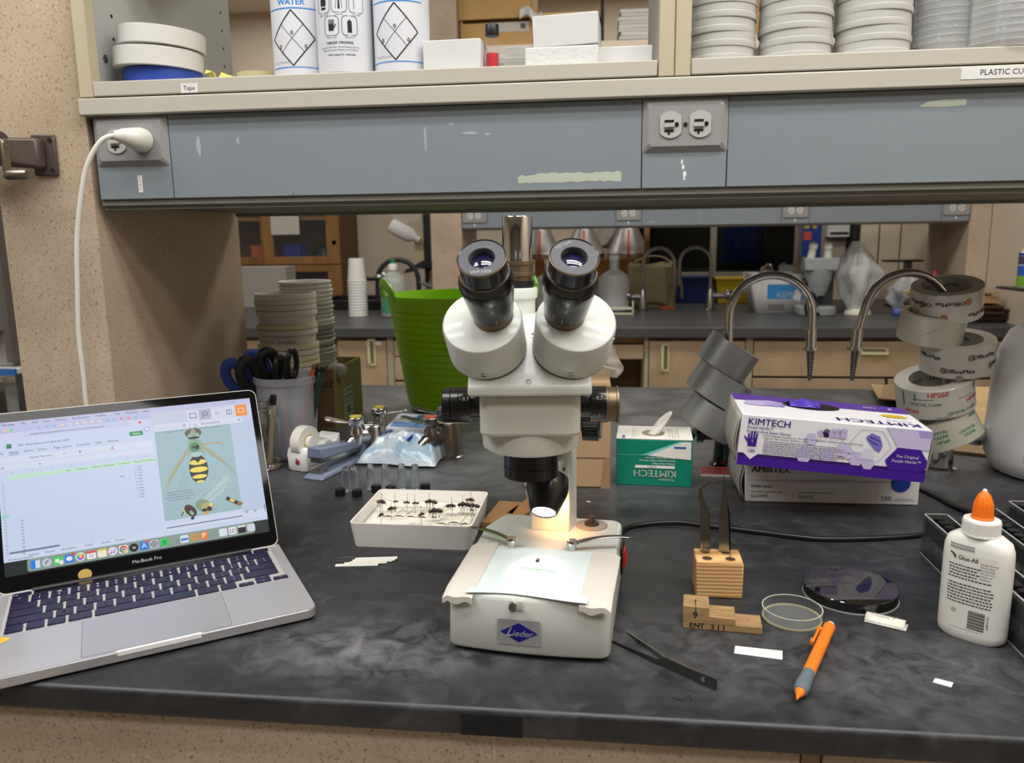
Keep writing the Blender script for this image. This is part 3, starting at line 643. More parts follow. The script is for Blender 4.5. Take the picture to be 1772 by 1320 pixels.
# specimen on the stage: an insect on folded paper
t = thing('pinned_fly', 'small striped fly on a folded paper slip lit on the microscope stage', 'insect', (-.0655, .757, .0635), (0, 0, rad(-5)))
b = MB(); b.grid(lambda u, v: (-.016+.036*u, -.006+.006*v-.004*u, .0012+.0035*abs(math.sin(u*PI*2.2))*(1-v)), 12, 3, 0); mk('folded_slip', b, mat('pale_green_slip', (206, 214, 190), .7), t)
b = MB().ball(.0022,.0036,.0020,10,0,TR(0,.001,.0075,rad(15),0,0)).ball(.0019,.0022,.0019,10,1,TR(0,-.003,.008)).ball(.0021,.0014,.0017,10,2,TR(0,-.0055,.0076))
mk('fly_body', b, [mat('fly_yellow', (190, 170, 70), .5), mat('fly_thorax', (70, 78, 66), .4), mat('fly_eye', (60, 40, 34), .3)], t)
b = MB()
for s in (-1, 1): b.add([(s*.0015,-.002,.0088),(s*.0075,.003,.0078),(s*.0068,.0062,.0072),(s*.002,.0012,.0085)], [(0,1,2,3)])
mk('fly_wings', b, BAGP, t)
b = MB()
for s in (-1, 1):
    for y in (-.003,-.001,.001): b.tube([(s*.0012,y,.0068),(s*.005,y-.001,.0078),(s*.0068,y-.002,.0030)], .00022, 5)
mk('fly_legs', b, mat('fly_leg', (90, 66, 36), .5), t)
b = MB().cyl(.0003, -.0005, .012, 6, 0, TR(.0004, -.001, 0)); mk('mounting_pin', b, STEEL, t)
# ================================================================== laptop
lt = thing('laptop', 'open silver laptop showing a spreadsheet and fly photographs', 'laptop', (-.424, .663, 0), (0, 0, .593))
ALU = mat('silver_aluminium', (186, 185, 188), .38, .55); ALUD = mat('aluminium_edge', (140, 138, 135), .4, .7)
W2 = .152; ZT = .0125
b = MB().prism(rrect(-W2, W2, 0, .2115, .011, 6), .002, ZT, 0); mk('base_shell', b, ALU, lt, bevel=.0012)
for fx, fy in ((-.12,.02),(.12,.02),(-.12,.19),(.12,.19)): mk('rubber_foot', MB().cyl(.007, 0, .0022, 14, 0, TR(fx, fy, 0)), BLACK, lt)
mk('bright_edge', MB().prism(rrect(-W2+.0004, W2-.0004, .0004, .2111, .011, 6), ZT, ZT+.00015), ALU, lt)
b = MB().prism(rrect(-.038,.038,-.0004,.003,.0016,4), .0085, ZT+.0003); mk('lid_notch', b, mat('polished_lip', (238, 238, 236), .35), lt)
b = MB().prism(rrect(-.067,.067,.004,.087,.003,4), ZT+.0001, ZT+.0003, 0); 
mk('trackpad_seam', MB().prism(rrect(-.0675,.0675,.0035,.0875,.003,4), ZT, ZT+.00022), mat('seam_grey', (92, 92, 96), .5), lt)
mk('trackpad', MB().prism(rrect(-.067,.067,.004,.087,.003,4), ZT, ZT+.0004), mat('trackpad_grey', (172, 172, 177), .36, .5), lt)
mk('keyboard_well', MB().prism(rrect(-.1395,.1395,.0900,.1945,.003,4), ZT, ZT+.0003), mat('well_grey', (188, 184, 180), .45, .3), lt)
KEY = mat('purple_black_keycap', (26, 20, 52), .35)
LEG = mat('key_legend_white', (225, 225, 230), .5)
def key(x, y, w, h):
    q = MB(); q.prism(rrect(x-w/2, x+w/2, y-h/2, y+h/2, .0016, 2), ZT+.0003, ZT+.0016, 0, None, rrect(x-w/2+.0005, x+w/2-.0005, y-h/2+.0005, y+h/2-.0005, .0014, 2)); return mk('key', q, KEY, lt)
lg = MB(); KZ = ZT+.00175
U = .0188; xl = -.1365
rows = [(.0993, [('fn',1),('control',1),('option',1),('command',1.28),('',5.35),('command',1.28),('option',1)]),
 (.1178, [('shift',2.36)]+[(c,1) for c in 'ZXCVBNM']+[('<\n,',1),('>\n.',1),('?\n/',1),('shift',2.16)]),
 (.1363, [('caps lock',1.82)]+[(c,1) for c in 'ASDFGHJKL']+[(':\n;',1),('"\n\'',1),('return',1.70)]),
 (.1548, [('tab',1.5)]+[(c,1) for c in 'QWERTYUIOP']+[('{\n[',1),('}\n]',1),('|\n\\',1.02)]),
 (.1733, [('~\n`',1)]+[(c,1) for c in '!1 @2 #3 $4 %5 ^6 &7 *8 (9 )0 _- +='.split()]+[('delete',1.52)])]
for y, ks in rows:
    x = xl; hh = .0165
    for s_, wu in ks:
        w_ = wu*U-.0024; 
        key(x+w_/2, y, w_, hh)
        if len(s_) == 1: lg.text(s_, .0068, x+w_/2, y, 0, None, z=KZ, bold=.01)
        elif len(s_) == 2 and s_ != 'fn': lg.text(s_[0], .0048, x+w_/2, y+.0036, 0, None, z=KZ).text(s_[1], .0052, x+w_/2, y-.0036, 0, None, z=KZ)
        elif '\n' in s_:
            a_, c_ = s_.split('\n'); lg.text(a_, .0048, x+w_/2, y+.0036, 0, None, z=KZ).text(c_, .0052, x+w_/2, y-.0036, 0, None, z=KZ)
        elif s_:
            right = s_ in ('return', 'delete') or (s_ == 'shift' and x > 0)
            lg.text(s_, .0040, x+(w_-.002 if right else .002), y-.0048, 0, None, z=KZ, align='RIGHT' if right else 'LEFT', bold=.008)
        x += wu*U
    if abs(y-.0993) < 1e-6:
        for cx, cy, s_ in ((x+.0082, y-.0042, '<'), (x+.0270, y+.0044, '^'), (x+.0270, y-.0042, 'v'), (x+.0458, y-.0042, '>')):
            key(cx, cy, .0164, .0080); lg.text(s_, .004, cx, cy, 0, None, z=KZ)
key(xl+.0092, .1880, .0184, .0085); key(.1275, .1880, .0180, .0085)
lg.text('esc', .0036, xl+.004, .1865, 0, None, z=KZ)
mk('touch_bar', MB().box(xl+.0205, .1165, .1838, .1923, ZT+.0003, ZT+.0014), mat('touch_bar_glass', (18, 16, 30), .12), lt, bevel=.0004)
mk('key_legends', lg, LEG, lt)
mk('round_sticker', MB().oval(-.144, .080, .014, .008, 0, None, ZT+.0004), mat('yellow_sticker', (214, 170, 60), .5), lt)
# lid
ANG = rad(118.0)
LD = Matrix.Translation((0, .198, .0118)) @ Matrix(((1,0,0,0),(0,-math.cos(ANG),-math.sin(ANG),0),(0,math.sin(ANG),-math.cos(ANG),0),(0,0,0,1)))
# lid frame: x right, y up along the lid, z out of the screen (towards the user)
b = MB().prism(rrect(-W2, W2, 0, .2105, .010, 6), -.0052, 0, 0, LD); lid = mk('lid', b, mat('lid_aluminium', (214, 210, 202), .35, .3), lt, bevel=.001)
mk('screen_bezel', MB().prism(rrect(-W2+.0012, W2-.0012, .002, .2093, .009, 6), 0, .0004, 0, LD), mat('black_bezel_glass', (12, 12, 14), .05, spec=.22), lid)
mk('hinge', MB().tube([(-.118,0,-.001),(.118,0,-.001)], .0042, 12, 0, LD), BLACK, lt)
def em(name, c, k=1.0): return mat(name, c, .25, emit=c, estr=k, spec=.25)
DM = {}; dl = []
def dm(c):
    if c not in DM:
        m = em('screen_colour_%d' % (len(DM)+1), c, .86); m.node_tree.nodes['Principled BSDF'].inputs['Base Color'].default_value = (.012, .012, .014, 1)
        DM[c] = len(dl); dl.append(m)
    return DM[c]
D = MB(); DT = LD @ TR(-.143, .0195, .0005)                # display in mm
S = .001
def dr(x0, x1, y0, y1, c, z): D.rect(x0*S, x1*S, y0*S, y1*S, dm(c), DT, z*.00012)
def dt(s_, size, x, y, c, z, **k): D.text(s_, size*S, x*S, y*S, dm(c), DT, z=z*.00012, **k)
def do(x, y, rx, ry, c, z, rot=0): D.oval(x*S, y*S, rx*S, ry*S, dm(c), DT, z*.00012, 18, rot)
def dp(P, c, z): D.flat([(x*S, y*S) for x, y in P], dm(c), DT, z*.00012)
def dlv(x0, y0, x1, y1, w, c, z): D.line(x0*S, y0*S, x1*S, y1*S, w*S, dm(c), DT, z*.00012)
LAV, PALE, INKC, GR = (198, 208, 238), (205, 218, 244), (70, 76, 92), (150, 160, 186)
dr(0, 286, 0, 179, (24, 34, 34), 0)
dr(0, 286, 16, 179, PALE, 1)                                # reader window
dr(0, 286, 172.5, 179, (196, 198, 232), 2)
for k, s_ in enumerate(('Chrome','File','Edit','View','History','Bookmarks','Profiles','Tab','Window','Help')):
    dt(s_, 4.0, (6, 26, 37, 48, 61, 79, 104, 125, 137, 156)[k], 175.6, INKC, 3, align='LEFT', bold=.02 if k == 0 else 0)
dt('100%   Tue 11:08 AM', 3.4, 238, 175.6, GR, 3, align='LEFT')
dr(160, 286, 147, 172.5, (203, 208, 232), 2)
dr(206, 286, 156, 171.5, (208, 212, 234), 3)
for k in range(5): dr(207+14.6*k, 221+14.6*k, 156.5, 170, (176, 182, 206) if k == 1 else (216, 220, 240), 4)
dt('aa', 7, 243.5, 163, GR, 5); do(228.8, 164, 3, 3, INKC, 5); do(228.8, 164, 2.2, 2.2, (176,182,206), 6); dlv(226.6, 161.6, 224.6, 159.6, .8, INKC, 5)
dr(210, 218, 159.5, 166.5, INKC, 5); dr(210.8, 217.2, 160.3, 165.7, (216,220,240), 6)
dr(255, 261.5, 159.5, 166, INKC, 5); dr(255.7, 258, 160.3, 165.3, (216,220,240), 6); dr(258.6, 260.9, 160.3, 165.3, (216,220,240), 6)
dr(266, 280, 156, 171, (244, 146, 40), 6)
for sx_ in (-1, 1):
    for sy_ in (-1, 1):
        dr(273+sx_*3.2-.5, 273+sx_*3.2+.5, 163.5+sy_*1.4-1.2, 163.5+sy_*1.4+1.2, (255,236,210), 7); dr(273+sx_*1.9-1.2, 273+sx_*1.9+1.2, 163.5+sy_*2.8-.5, 163.5+sy_*2.8+.5, (255,236,210), 7)
dr(167, 273, 147, 155.5, (220, 225, 244), 5); dr(150, 196, 148.2, 154, (212, 218, 240), 6)
dt('56 match(es)', 4.4, 222, 151, INKC, 6, align='LEFT'); dt('<  >', 5, 212, 151, INKC, 6); do(202, 151.5, 2, 2, INKC, 6); do(202, 151.5, 1.4, 1.4, (220,225,244), 7); dt('x', 6, 269, 151.5, INKC, 6)
TEAL = (160, 190, 198)
dr(167, 257, 34, 147, TEAL, 4); dr(257, 286, 30, 147, (190, 206, 232), 3); dr(160, 286, 21, 30, (214, 222, 246), 4); dr(168, 256, 24.5, 26, (126, 132, 170), 5)
dt('<', 8, 262, 29, INKC, 6); dt('>', 8, 272, 29, INKC, 6); dr(284, 284.8, 26, 36, INKC, 6)
dt('T. occidentalis and T. pictus can be distinguished only by their genitalia', 2.4, 210, 145, INKC, 6)
# fly from above
dp([(206,126),(180,92),(168,66),(171,72),(186,90),(205,112)], (168,170,140), 6); dp([(205,118),(186,92),(176,80),(198,101)], (150,196,212), 7)
dp([(219,126),(240,104),(258,74),(252,86),(236,102),(218,114)], (168,170,140), 6); dp([(220,118),(236,100),(246,90),(226,102)], (150,196,212), 7)
dlv(220,124,240,124,1.3,(196,150,84),7); dlv(240,124,245,120,1.0,(196,150,84),7)
do(211.5,140,10,6.5,(98,84,78),7); do(211.5,137,7,3.4,(160,190,160),8); do(211.5,133.5,7,1.7,(30,28,24),9); do(211.5,139.5,3.4,6.6,(150,160,150),8)
dlv(210,146,207,149,.6,(150,170,110),8); dlv(213,146,217,149.5,.6,(110,120,70),8)
do(212,122.5,9,9.4,(130,176,140),8); do(211,121.5,5.8,6.2,(90,136,104),9); do(214,121,2.6,3,(20,24,20),10); do(209.5,121.5,1.4,1.6,(16,18,16),10); do(212,111.5,6.4,3.2,(170,206,206),9)
do(212.5,93,11.2,18.5,(24,20,20),8); 
for yy, rx_, ry_ in ((101.5,10,3.6),(92,10.7,3.6),(83,8.6,2.7),(76.5,4.6,1.6)): do(212.5,yy,rx_,ry_,(246,222,96),9)
dp([(208,106),(217,106),(212.5,100.5)], (24,20,20), 10)
dlv(186,70,198,94,.5,(90,180,170),8); dlv(190,74,201,86,.5,(90,180,170),8)
for k, s_ in enumerate(('tergites 3 and 4 with yellow','bands that do not meet the','abdominal margin and are usually','not constricted medially')): dt(s_, 2.5, 187, 68-3.3*k, INKC, 7)
# fly from the side
dp([(208,52),(226,70),(240,80),(246,80),(247,72),(236,58),(220,48)], (176,204,206), 7); dlv(208,52,240,79,.6,(140,116,80),8); dlv(218,52,246,72,.4,(140,116,80),8)
do(197,42,5.6,8.8,(60,34,28),9,rad(35)); do(192,41,2,7,(190,206,150),8,rad(30)); do(198,39,2,3.4,(150,176,170),10,rad(30)); dlv(189,42,186,37,1.2,(70,34,20),9); dp([(196,33),(199,35),(201,32),(197,30)], (30,24,22), 10)
do(212,46.5,9,7.4,(126,160,128),8,rad(-20)); do(216,44,7,5,(190,176,110),9); do(219,41,3,3.4,(30,26,20),10); do(213,40,3.6,2,(34,40,32),10); do(221,45,2,2.6,(236,214,130),10)
dlv(240,51,256,40,4.6,(22,20,18),8); dlv(244,48.5,249,45,3.4,(246,220,96),9); do(255,41,3.4,2.6,(150,110,50),9)
dp([(212,38),(218,38),(217,34),(212,34)], (210,160,80), 9); dlv(226,46,216,37,.9,(176,122,60),8); dlv(229,44,222,36,.8,(190,140,70),8)
# spreadsheet window
dr(0, 165, 17, 172.3, (206, 218, 246), 10)
dr(0, 165, 165, 172.3, (190, 196, 236), 11); dr(0, 165, 157.5, 165, (212, 214, 242), 11)
for k, c in enumerate(((250,120,110),(250,200,90),(90,220,120))): do(4+6*k, 168.5, 1.6, 1.6, c, 12)
for k in range(14): do(44+8*k, 168.5, 1.7, 1.7, ((246,214,190),(240,130,120),(170,180,220))[0 if 2 < k < 9 else (1 if k in (11, 12) else 2)], 12)
dr(28, 140, 158.7, 164, (200, 206, 238), 12); dt('oregonstateuniversity-my.sharepoint.com/:x:/r/personal', 3.5, 34, 161.3, INKC, 13, align='LEFT'); do(152, 161.3, 1.8, 1.8, (236,110,110), 13); do(159, 152, 3.2, 3.2, GR, 13); do(159, 152, 2.6, 2.6, (216,224,246), 14)
dr(10, 15, 146.5, 152, (30, 130, 84), 12); dt('GEL Abundance and Species 2024', 3.9, 21, 149.2, INKC, 13, align='LEFT')
dr(139, 154, 145, 150.5, (40, 150, 92), 12); dt('Share', 3.6, 146.5, 147.7, (235,255,240), 13)
for k, s_ in enumerate(('File','Home','Insert','Share','Page Layout','Formulas','Data','Review')): dt(s_, 3.9, (1, 12, 27, 41, 57, 81, 101, 115)[k], 141.5, INKC, 12, align='LEFT', bold=.02 if k == 1 else 0)
dr(12, 22, 138.4, 139, INKC, 12)
dr(0, 163, 129, 137, (218, 226, 248), 11); dt('Aptos Narrow ...', 3.7, 32, 133, INKC, 12, align='LEFT'); dt('11', 3.7, 68, 133, INKC, 12); dt('B', 4.2, 84, 133, INKC, 12, bold=.02)
dr(104, 108, 131, 132, (236,220,60), 12); dr(117, 121, 131, 132, (230,70,90), 12); dt('A', 4, 119, 134, INKC, 12)
dr(0, 163, 121, 127.5, (218, 226, 248), 11); dt('L32', 3.4, 4, 124, INKC, 12); dt('fx', 3.6, 42, 124, INKC, 12)
for k, s_ in enumerate('ABCDEFGH'): dt(s_, 3, 14+20*k, 117.5, GR, 12)
dr(10, 165, 109.5, 114.3, (196, 236, 206), 11)
for x_, s_ in ((68,'Site'),(78,'Collector'),(95,'Primary Collector?'),(122,'Transect #'),(140,'Mode of Collection')): dt(s_, 3.2, x_, 112, (60, 96, 80), 12, align='LEFT')
for k in range(23):
    y_ = 105.5-3.75*k; dt(str(21+k) if k else '1', 3.0, 4, y_, GR, 12); 
    if k > 11: dt(str(22+k-4), 3.0, 20, y_, INKC, 12)
    if k < 11: dt('%d  N/A' % (1, 3, 2, 3, 1, 2, 3, 4, 1, 1, 2)[k], 3.0, 140, y_, INKC, 12, align='LEFT')
dt('N/A', 3.0, 126, 96, INKC, 12); dr(0, 8, 66, 69.5, (160, 222, 214), 11)
for k in range(6): dlv(20+20*k+8, 20, 20+20*k+8, 109, .12, (190, 202, 234), 11)
dr(6, 55, 24.5, 26.6, (120, 122, 158), 12); dr(0, 165, 17, 23.5, (212, 222, 248), 11)
for x_, s_ in ((24,'Species'),(40,'Sheet4'),(56,'Abundance'),(80,'Sheet1'),(97,'Sheet2'),(112,'Sheet3')): dt(s_, 3.4, x_, 20.5, INKC, 12, align='LEFT')
dt('Workbook Statistics', 3.0, 4, 18.2, INKC, 13, align='LEFT')
# dock
DT2 = LD @ TR(-.143, .0195, .0008)
D.prism([(x*S, y*S) for x, y in rrect(22, 268, 1.5, 15.8, 2.5, 3)], 0, .0001, dm((138, 158, 150)), LD @ TR(-.143, .0195, .0021))
def ic(k): return 30+16.2*k if k < 13 else 30+16.2*k+5
for k, c in enumerate(((40,130,236),(196,206,214),(70,210,100),(44,130,240),(240,240,240),(244,244,244),(246,240,214),(236,232,240),(240,240,240),(20,20,22),(40,130,236),(200,206,216),(40,212,96),None,(220,232,246),(200,152,84),(240,130,50),None,(224,230,240),(232,234,240),(20,20,20),(210,218,228))):
    if c is None: continue
    x_ = 30+11.15*k; y_ = 8.6
    if k in (1, 4, 7, 9, 12): do(x_, y_, 4.9, 4.9, c, 19)
    else: D.flat([(x*S, y*S) for x, y in rrect(x_-4.7, x_+4.7, y_-4.7, y_+4.7, 1.6, 3)], dm(c), DT, 19*.00012)
    if k == 0: dr(x_, x_+4.6, y_-4.4, y_+4.4, (214,230,250), 20)
    if k == 1: dp([(x_-2.6,y_-2.6),(x_+3,y_+3),(x_-.5,y_+1.4)], (60,64,72), 20)
    if k == 2: dr(x_-3, x_+1, y_-2, y_+2, (235,250,238), 20); do(x_+3, y_-2.6, 2.4, 2.4, (240,240,240), 21)
    if k == 3: do(x_, y_, 3.2, 2.6, (236,244,255), 20); do(x_+4, y_+4.2, 1.8, 1.8, (236,70,70), 21)
    if k == 4:
        for j in range(8): do(x_+2.5*math.cos(j*PI/4), y_+2.5*math.sin(j*PI/4), 1.5, 1.5, ((240,80,60),(246,150,50),(246,214,70),(140,200,80),(70,190,170),(80,140,230),(150,90,210),(230,90,150))[j], 20+.1*j)
    if k == 5: dr(x_-4.6, x_+4.6, y_+2, y_+4.6, (236,70,60), 20); dt('22', 5, x_, y_-1, INKC, 20)
    if k == 6: dr(x_-4.6, x_+4.6, y_+2.6, y_+4.6, (246,206,60), 20)
    if k == 7: dlv(x_-1, y_-2, x_-1, y_+2.6, .8, (230,80,150), 20); do(x_-2, y_-2, 1.2, 1, (230,80,150), 20); dlv(x_+2, y_-1.5, x_+2, y_+3, .8, (110,120,240), 20); do(x_+1.2, y_-1.5, 1.2, 1, (110,120,240), 20)
    if k == 8:
        do(x_, y_, 4.2, 4.2, (220,70,56), 20); dp([(x_,y_),(x_+3.9,y_+1),(x_+3,y_-3),(x_,y_-4.2)], (246,196,50), 20.5); dp([(x_,y_),(x_-.4,y_-4.2),(x_-3.4,y_-2.4),(x_-4,y_+.8)], (60,160,90), 20.5); do(x_, y_, 2.1, 2.1, (245,245,245), 21); do(x_, y_, 1.6, 1.6, (70,130,240), 22)
    if k == 9: dt('tv', 4.6, x_+.4, y_, (240,240,240), 20, bold=.02)
    if k == 10: dt('A', 8, x_, y_, (240,246,255), 20); do(x_+3.8, y_+4.2, 1.7, 1.7, (236,70,70), 21)
    if k == 11: do(x_, y_, 3.6, 3.6, (50,56,66), 20); do(x_, y_, 2.6, 2.6, (200,206,216), 21); do(x_, y_, 1.2, 1.2, (50,56,66), 22)
    if k == 12:
        for j in range(3): dlv(x_-2.8+.3*j, y_+1.8-1.7*j, x_+2.8-.4*j, y_+1.3-1.7*j, .8, (20,90,44), 20)
    if k == 14: dr(x_-4, x_+4, y_-2, y_+1, (70,130,210), 20)
    if k == 16: dt('P', 8.5, x_, y_, (255,240,228), 20, bold=.03)
    if k == 19:
        for j in range(6): do(x_-2.6+2.6*(j%3), y_-1.4+2.8*(j//3), .8, .8, ((60,70,140),(40,44,60),(190,80,110))[j%3], 20)
    if k == 20: dr(x_-4.6, x_+4.6, y_+2.4, y_+4.6, (230,232,238), 20)
mk('screen_image', D, dl, lid)
b = MB(); b.text('MacBook Pro', .0058, 0, .0115, 0, LD @ TR(0, 0, .0006), bold=.006); mk('lid_lettering', b, mat('silver_lettering', (220, 220, 220), .4), lid)
b = MB().oval(-.0655, .0075, .0072, .0062, 0, LD @ TR(0, 0, .0007)); mk('gold_sticker', b, mat('gold_sticker', (176, 146, 74), .4, .3), lid)
# ================================================================== items on the bench, left of the microscope
# white tray of pinned insects
tr = thing('specimen_tray', 'white plastic tray of pinned insects left of the microscope', 'tray', (-.2455, 1.012, 0), (0, 0, rad(-.5)))
TW = mat('white_tray_plastic', (226, 222, 216), .45)
def shell(prof_w, prof_d, z0, z1, th, r=.008, fl=.004):
    b = MB(); o0, o1 = rrect(-prof_w, prof_w, -prof_d, prof_d, r), rrect(-prof_w-fl, prof_w+fl, -prof_d-fl, prof_d+fl, r)
    i0, i1 = rrect(-prof_w+th, prof_w-th, -prof_d+th, prof_d-th, r*.8), rrect(-prof_w-fl+th, prof_w+fl-th, -prof_d-fl+th, prof_d+fl-th, r*.8)
    n = len(o0); vs = [(x,y,z0) for x,y in o0]+[(x,y,z1) for x,y in o1]+[(x,y,z1) for x,y in i1]+[(x,y,z0+th) for x,y in i0]
    fs = [tuple(range(n-1,-1,-1))]+[(a*n+k, a*n+(k+1)%n, (a+1)*n+(k+1)%n, (a+1)*n+k) for a in range(3) for k in range(n)]+[tuple(range(3*n,4*n))]
    return b.add(vs, fs)
mk('tray_body', shell(.0765, .067, 0, .033, .002), TW, tr, ang=50)
mk('foam_liner', MB().prism(rrect(-.0740,.0740,-.0645,.0645,.006), .002, .017), mat('foam_liner', (224, 219, 206), .9), tr)
LABELM = mat('specimen_label_paper', (232, 226, 206), .7)
random.seed(5)
def tray_pt(px, py): return (-.2455+px, 1.012+py)
lab_i = 0
for k, (lx, ly, w_, d_, rz, word) in enumerate(((-.046,.018,.016,.040,6,'in the back row, first from the left'),(-.030,.020,.014,.040,8,'in the back row, second from the left'),(-.014,.020,.014,.042,6,'in the back row, third from the left'),(.002,.018,.014,.040,8,'in the back row, fourth from the left'),(.020,.022,.010,.046,12,'standing narrow at the middle of the tray'),(.034,-.004,.016,.040,8,'right of the tray middle'),(.050,.002,.015,.042,6,'second from the right tray wall'),(.064,.000,.012,.044,4,'against the right tray wall'),(.050,-.034,.030,.020,2,'at the front right of the tray'),(-.048,-.046,.046,.016,-4,'at the front left of the tray'),(.004,-.040,.040,.020,10,'at the front middle of the tray'),(.024,-.046,.014,.022,2,'yellowed, at the front right of the middle'))):
    b = MB(); b.grid(lambda u, v: ((u-.5)*w_, (v-.5)*d_, .0006+.0022*math.sin(u*PI)*(1-v)), 6, 4)
    L = MB()
    for j in range(5): 
        for q in range(3): L.rect(-w_*.38+w_*.28*q, -w_*.38+w_*.28*q+w_*.2, -d_*.4+d_*.19*j, -d_*.4+d_*.19*j+.0011, 0, None, .0034)
    t = thing('specimen_label', 'curled white handwritten specimen label lying '+word, 'label', (*tray_pt(lx, ly), .0172), (0, 0, rad(-rz)), 'specimen labels in the tray')
    mk('slip', b, LABELM, t, solid=.0002); o = mk('handwriting', L, GREYINK, t); o['kind'] = 'stuff'
INS = mat('dark_insect', (38, 30, 24), .45); INSB = mat('brown_insect', (112, 78, 44), .45); WING = thin('insect_wing', (150, 130, 96), .4, .3)
def insect(px, py, s, c, lab, rz=0, z=.030):
    t = thing('pinned_insect', lab, 'insect', (*tray_pt(px, py), .017), (0, 0, rz), 'pinned insects in the white tray')
    h = z-.0125
    mk('insect_pin', MB().cyl(.0003, -.004, h+.012, 6), STEEL, t)
    b = MB().ball(.0026*s,.0024*s,.0024*s,10,0,TR(0,0,h)).ball(.0038*s,.0023*s,.0021*s,10,0 if c is INS else 1,TR(.0052*s,0,h-.0012*s,0,rad(22),0)).ball(.0018*s,.0021*s,.0018*s,8,0,TR(-.0036*s,0,h-.0006*s))
    mk('insect_body', b, [INS, c], t)
    b = MB()
    for q in (-1, 1): b.add([(0,q*.0012*s,h+.0018*s),(.010*s,q*.0048*s,h-.0006*s),(.0085*s,q*.0016*s,h+.0002*s)], [(0,1,2)])
    mk('insect_wings', b, WING, t)
    b = MB()
    for q in (-1, 1):
        for x_ in (-.0016,.0002,.0018): b.tube([(x_*s,q*.0012*s,h-.0016*s),(x_*1.6*s,q*.0040*s,h-.0020*s),(x_*2*s,q*.0048*s,h-.0058*s)], .0003*s, 4)
    mk('insect_legs', b, INS, t)
for a in ((-.060,.012,1.15,INSB,'brown pinned fly nearest the left wall of the tray',2.6),(-.042,.014,.55,INSB,'tiny pale pinned fly second from the left in the tray',.3),(-.024,.012,.75,INSB,'slim pinned fly third from the left in the tray',2.8),(-.013,.010,.7,INS,'small dark pinned fly left of the big fly at the tray back',.4),(.006,.018,1.25,INS,'large dark pinned fly at the middle back of the tray',.2),(-.040,-.014,1.0,INSB,'dark pinned fly tilted over the front left labels',.8),(-.047,-.040,.85,INS,'black pinned fly at the front left corner of the tray',1.4),(.020,-.018,1.45,INS,'biggest fuzzy dark pinned fly near the tray middle',.5),(.006,-.034,.8,INS,'small black pinned fly at the front middle of the tray',1.2),(.040,.004,1.05,INS,'dark pinned fly left of the pair on the right of the tray',2.9),(.054,.010,1.35,INS,'big black bee like pinned insect on the right of the tray',.4),(.0685,.006,1.2,INS,'black pinned fly right of the bee like insect in the tray',.2) ,(.062,.030,1.0,INSB,'brown pinned fly nearest the back right corner of the tray',2.8),(.070,-.012,.4,INS,'tiny black pinned fly by the right wall of the tray',.2)): insect(*a[:5], rz=a[5])
# wood blocks behind the tray
for (x0, y0, w_, d_, rz, l) in ((-.1405, 1.048, .034, .090, -8, 'short brown wooden block between the tray and the microscope, nearer one'),(-.1080, 1.078, .026, .085, -20, 'short brown wooden block between the tray and the microscope, farther one')):
    tag(mk('wood_block', MB().box(-w_/2, w_/2, -d_/2, d_/2, 0, .016 if y0 < 1.1 else .014), mat('rough_brown_wood', (132, 96, 58), .7, var=.2, vscale=90), bevel=.001, loc=(x0, y0, 0), rot=(0, 0, rad(rz))), l, 'wood block')
# paper strips
for k, (x0, y0, rz, l) in enumerate(((-.300,.887,8,'bottom'),(-.2905,.8925,11,'second from the bottom'),(-.2845,.896,13,'third from the bottom'),(-.282,.899,10,'fourth from the bottom'),(-.280,.903,9,'top'))):
    tag(mk('paper_strip', MB().box(-.026, .026, -.0035, .0035, 0, .0005), WHITE if k % 2 == 0 else mat('cream_strip', (226, 222, 204), .7), loc=(x0, y0, .0001+.0006*k), rot=(0, 0, rad(rz))), 'white paper strip, the '+l+' of the fan by the tray', 'paper strip', 'fanned paper strips left of the microscope')
tag(mk('insect_pin', MB().tube([(-.331,.905,.0006),(-.311,.912,.0006)], .00035, 6), STEEL), 'loose steel insect pin lying behind the fanned paper strips', 'pin')
# vials and caps
vp = [(-.4046,1.1665),(-.3935,1.1702),(-.3693,1.1808),(-.3452,1.1826),(-.3200,1.1874),(-.2980,1.1861)]
v0 = thing('glass_vial', 'x', 'vial', (*vp[0], 0))
mk('vial_body', MB().lathe([(0,.0004),(.0062,.0004),(.0068,.0015),(.0068,.0285),(.0062,.0315),(.0046,.0338),(.0046,.0348),(.0052,.0354),(.0046,.0362),(.0052,.0370),(.0046,.0378),(.0052,.0386),(.0050,.0400),(.0040,.0400),(.0038,.034),(.0056,.031),(.0060,.028),(.0060,.0020),(0,.0016)], 24), RGLASS, v0)
for k, l in enumerate(('leftmost of the six, under the stapler','second from the left, behind a black cap','third from the left, left of the wipes pack','fourth from the left, before the wipes pack','fifth from the left, before the wipes pack','rightmost of the six, at the wipes pack corner')):
    q = v0 if k == 0 else dup(v0, (*vp[k], 0)); q['label'] = 'open empty glass vial, '+l; q['group'] = 'open vials behind the tray'
cm = None
for k, (x0, y0, l) in enumerate(((-.4081,1.146,'leftmost, in front of the first vial'),(-.3800,1.1435,'in front of the second vial'),(-.3570,1.168,'at the back wall of the tray, left one'),(-.3325,1.165,'at the back wall of the tray, middle one'),(-.2800,1.1775,'rightmost, at the back right of the tray'))):
    if cm is None:
        P = []
        for i in range(48): P.append(((.0078 if i % 2 else .0075)*math.cos(2*PI*i/48), (.0078 if i % 2 else .0075)*math.sin(2*PI*i/48)))
        cm = MB().prism(P, 0, .0105).lathe([(.0068,.0105),(.0068,.0112),(.0045,.0112),(.0040,.0100),(0,.0100)], 24)
    tag(mk('screw_cap', cm, BLACK, loc=(x0, y0, 0)), 'small ribbed black vial cap, '+l, 'cap', 'black caps around the vials')
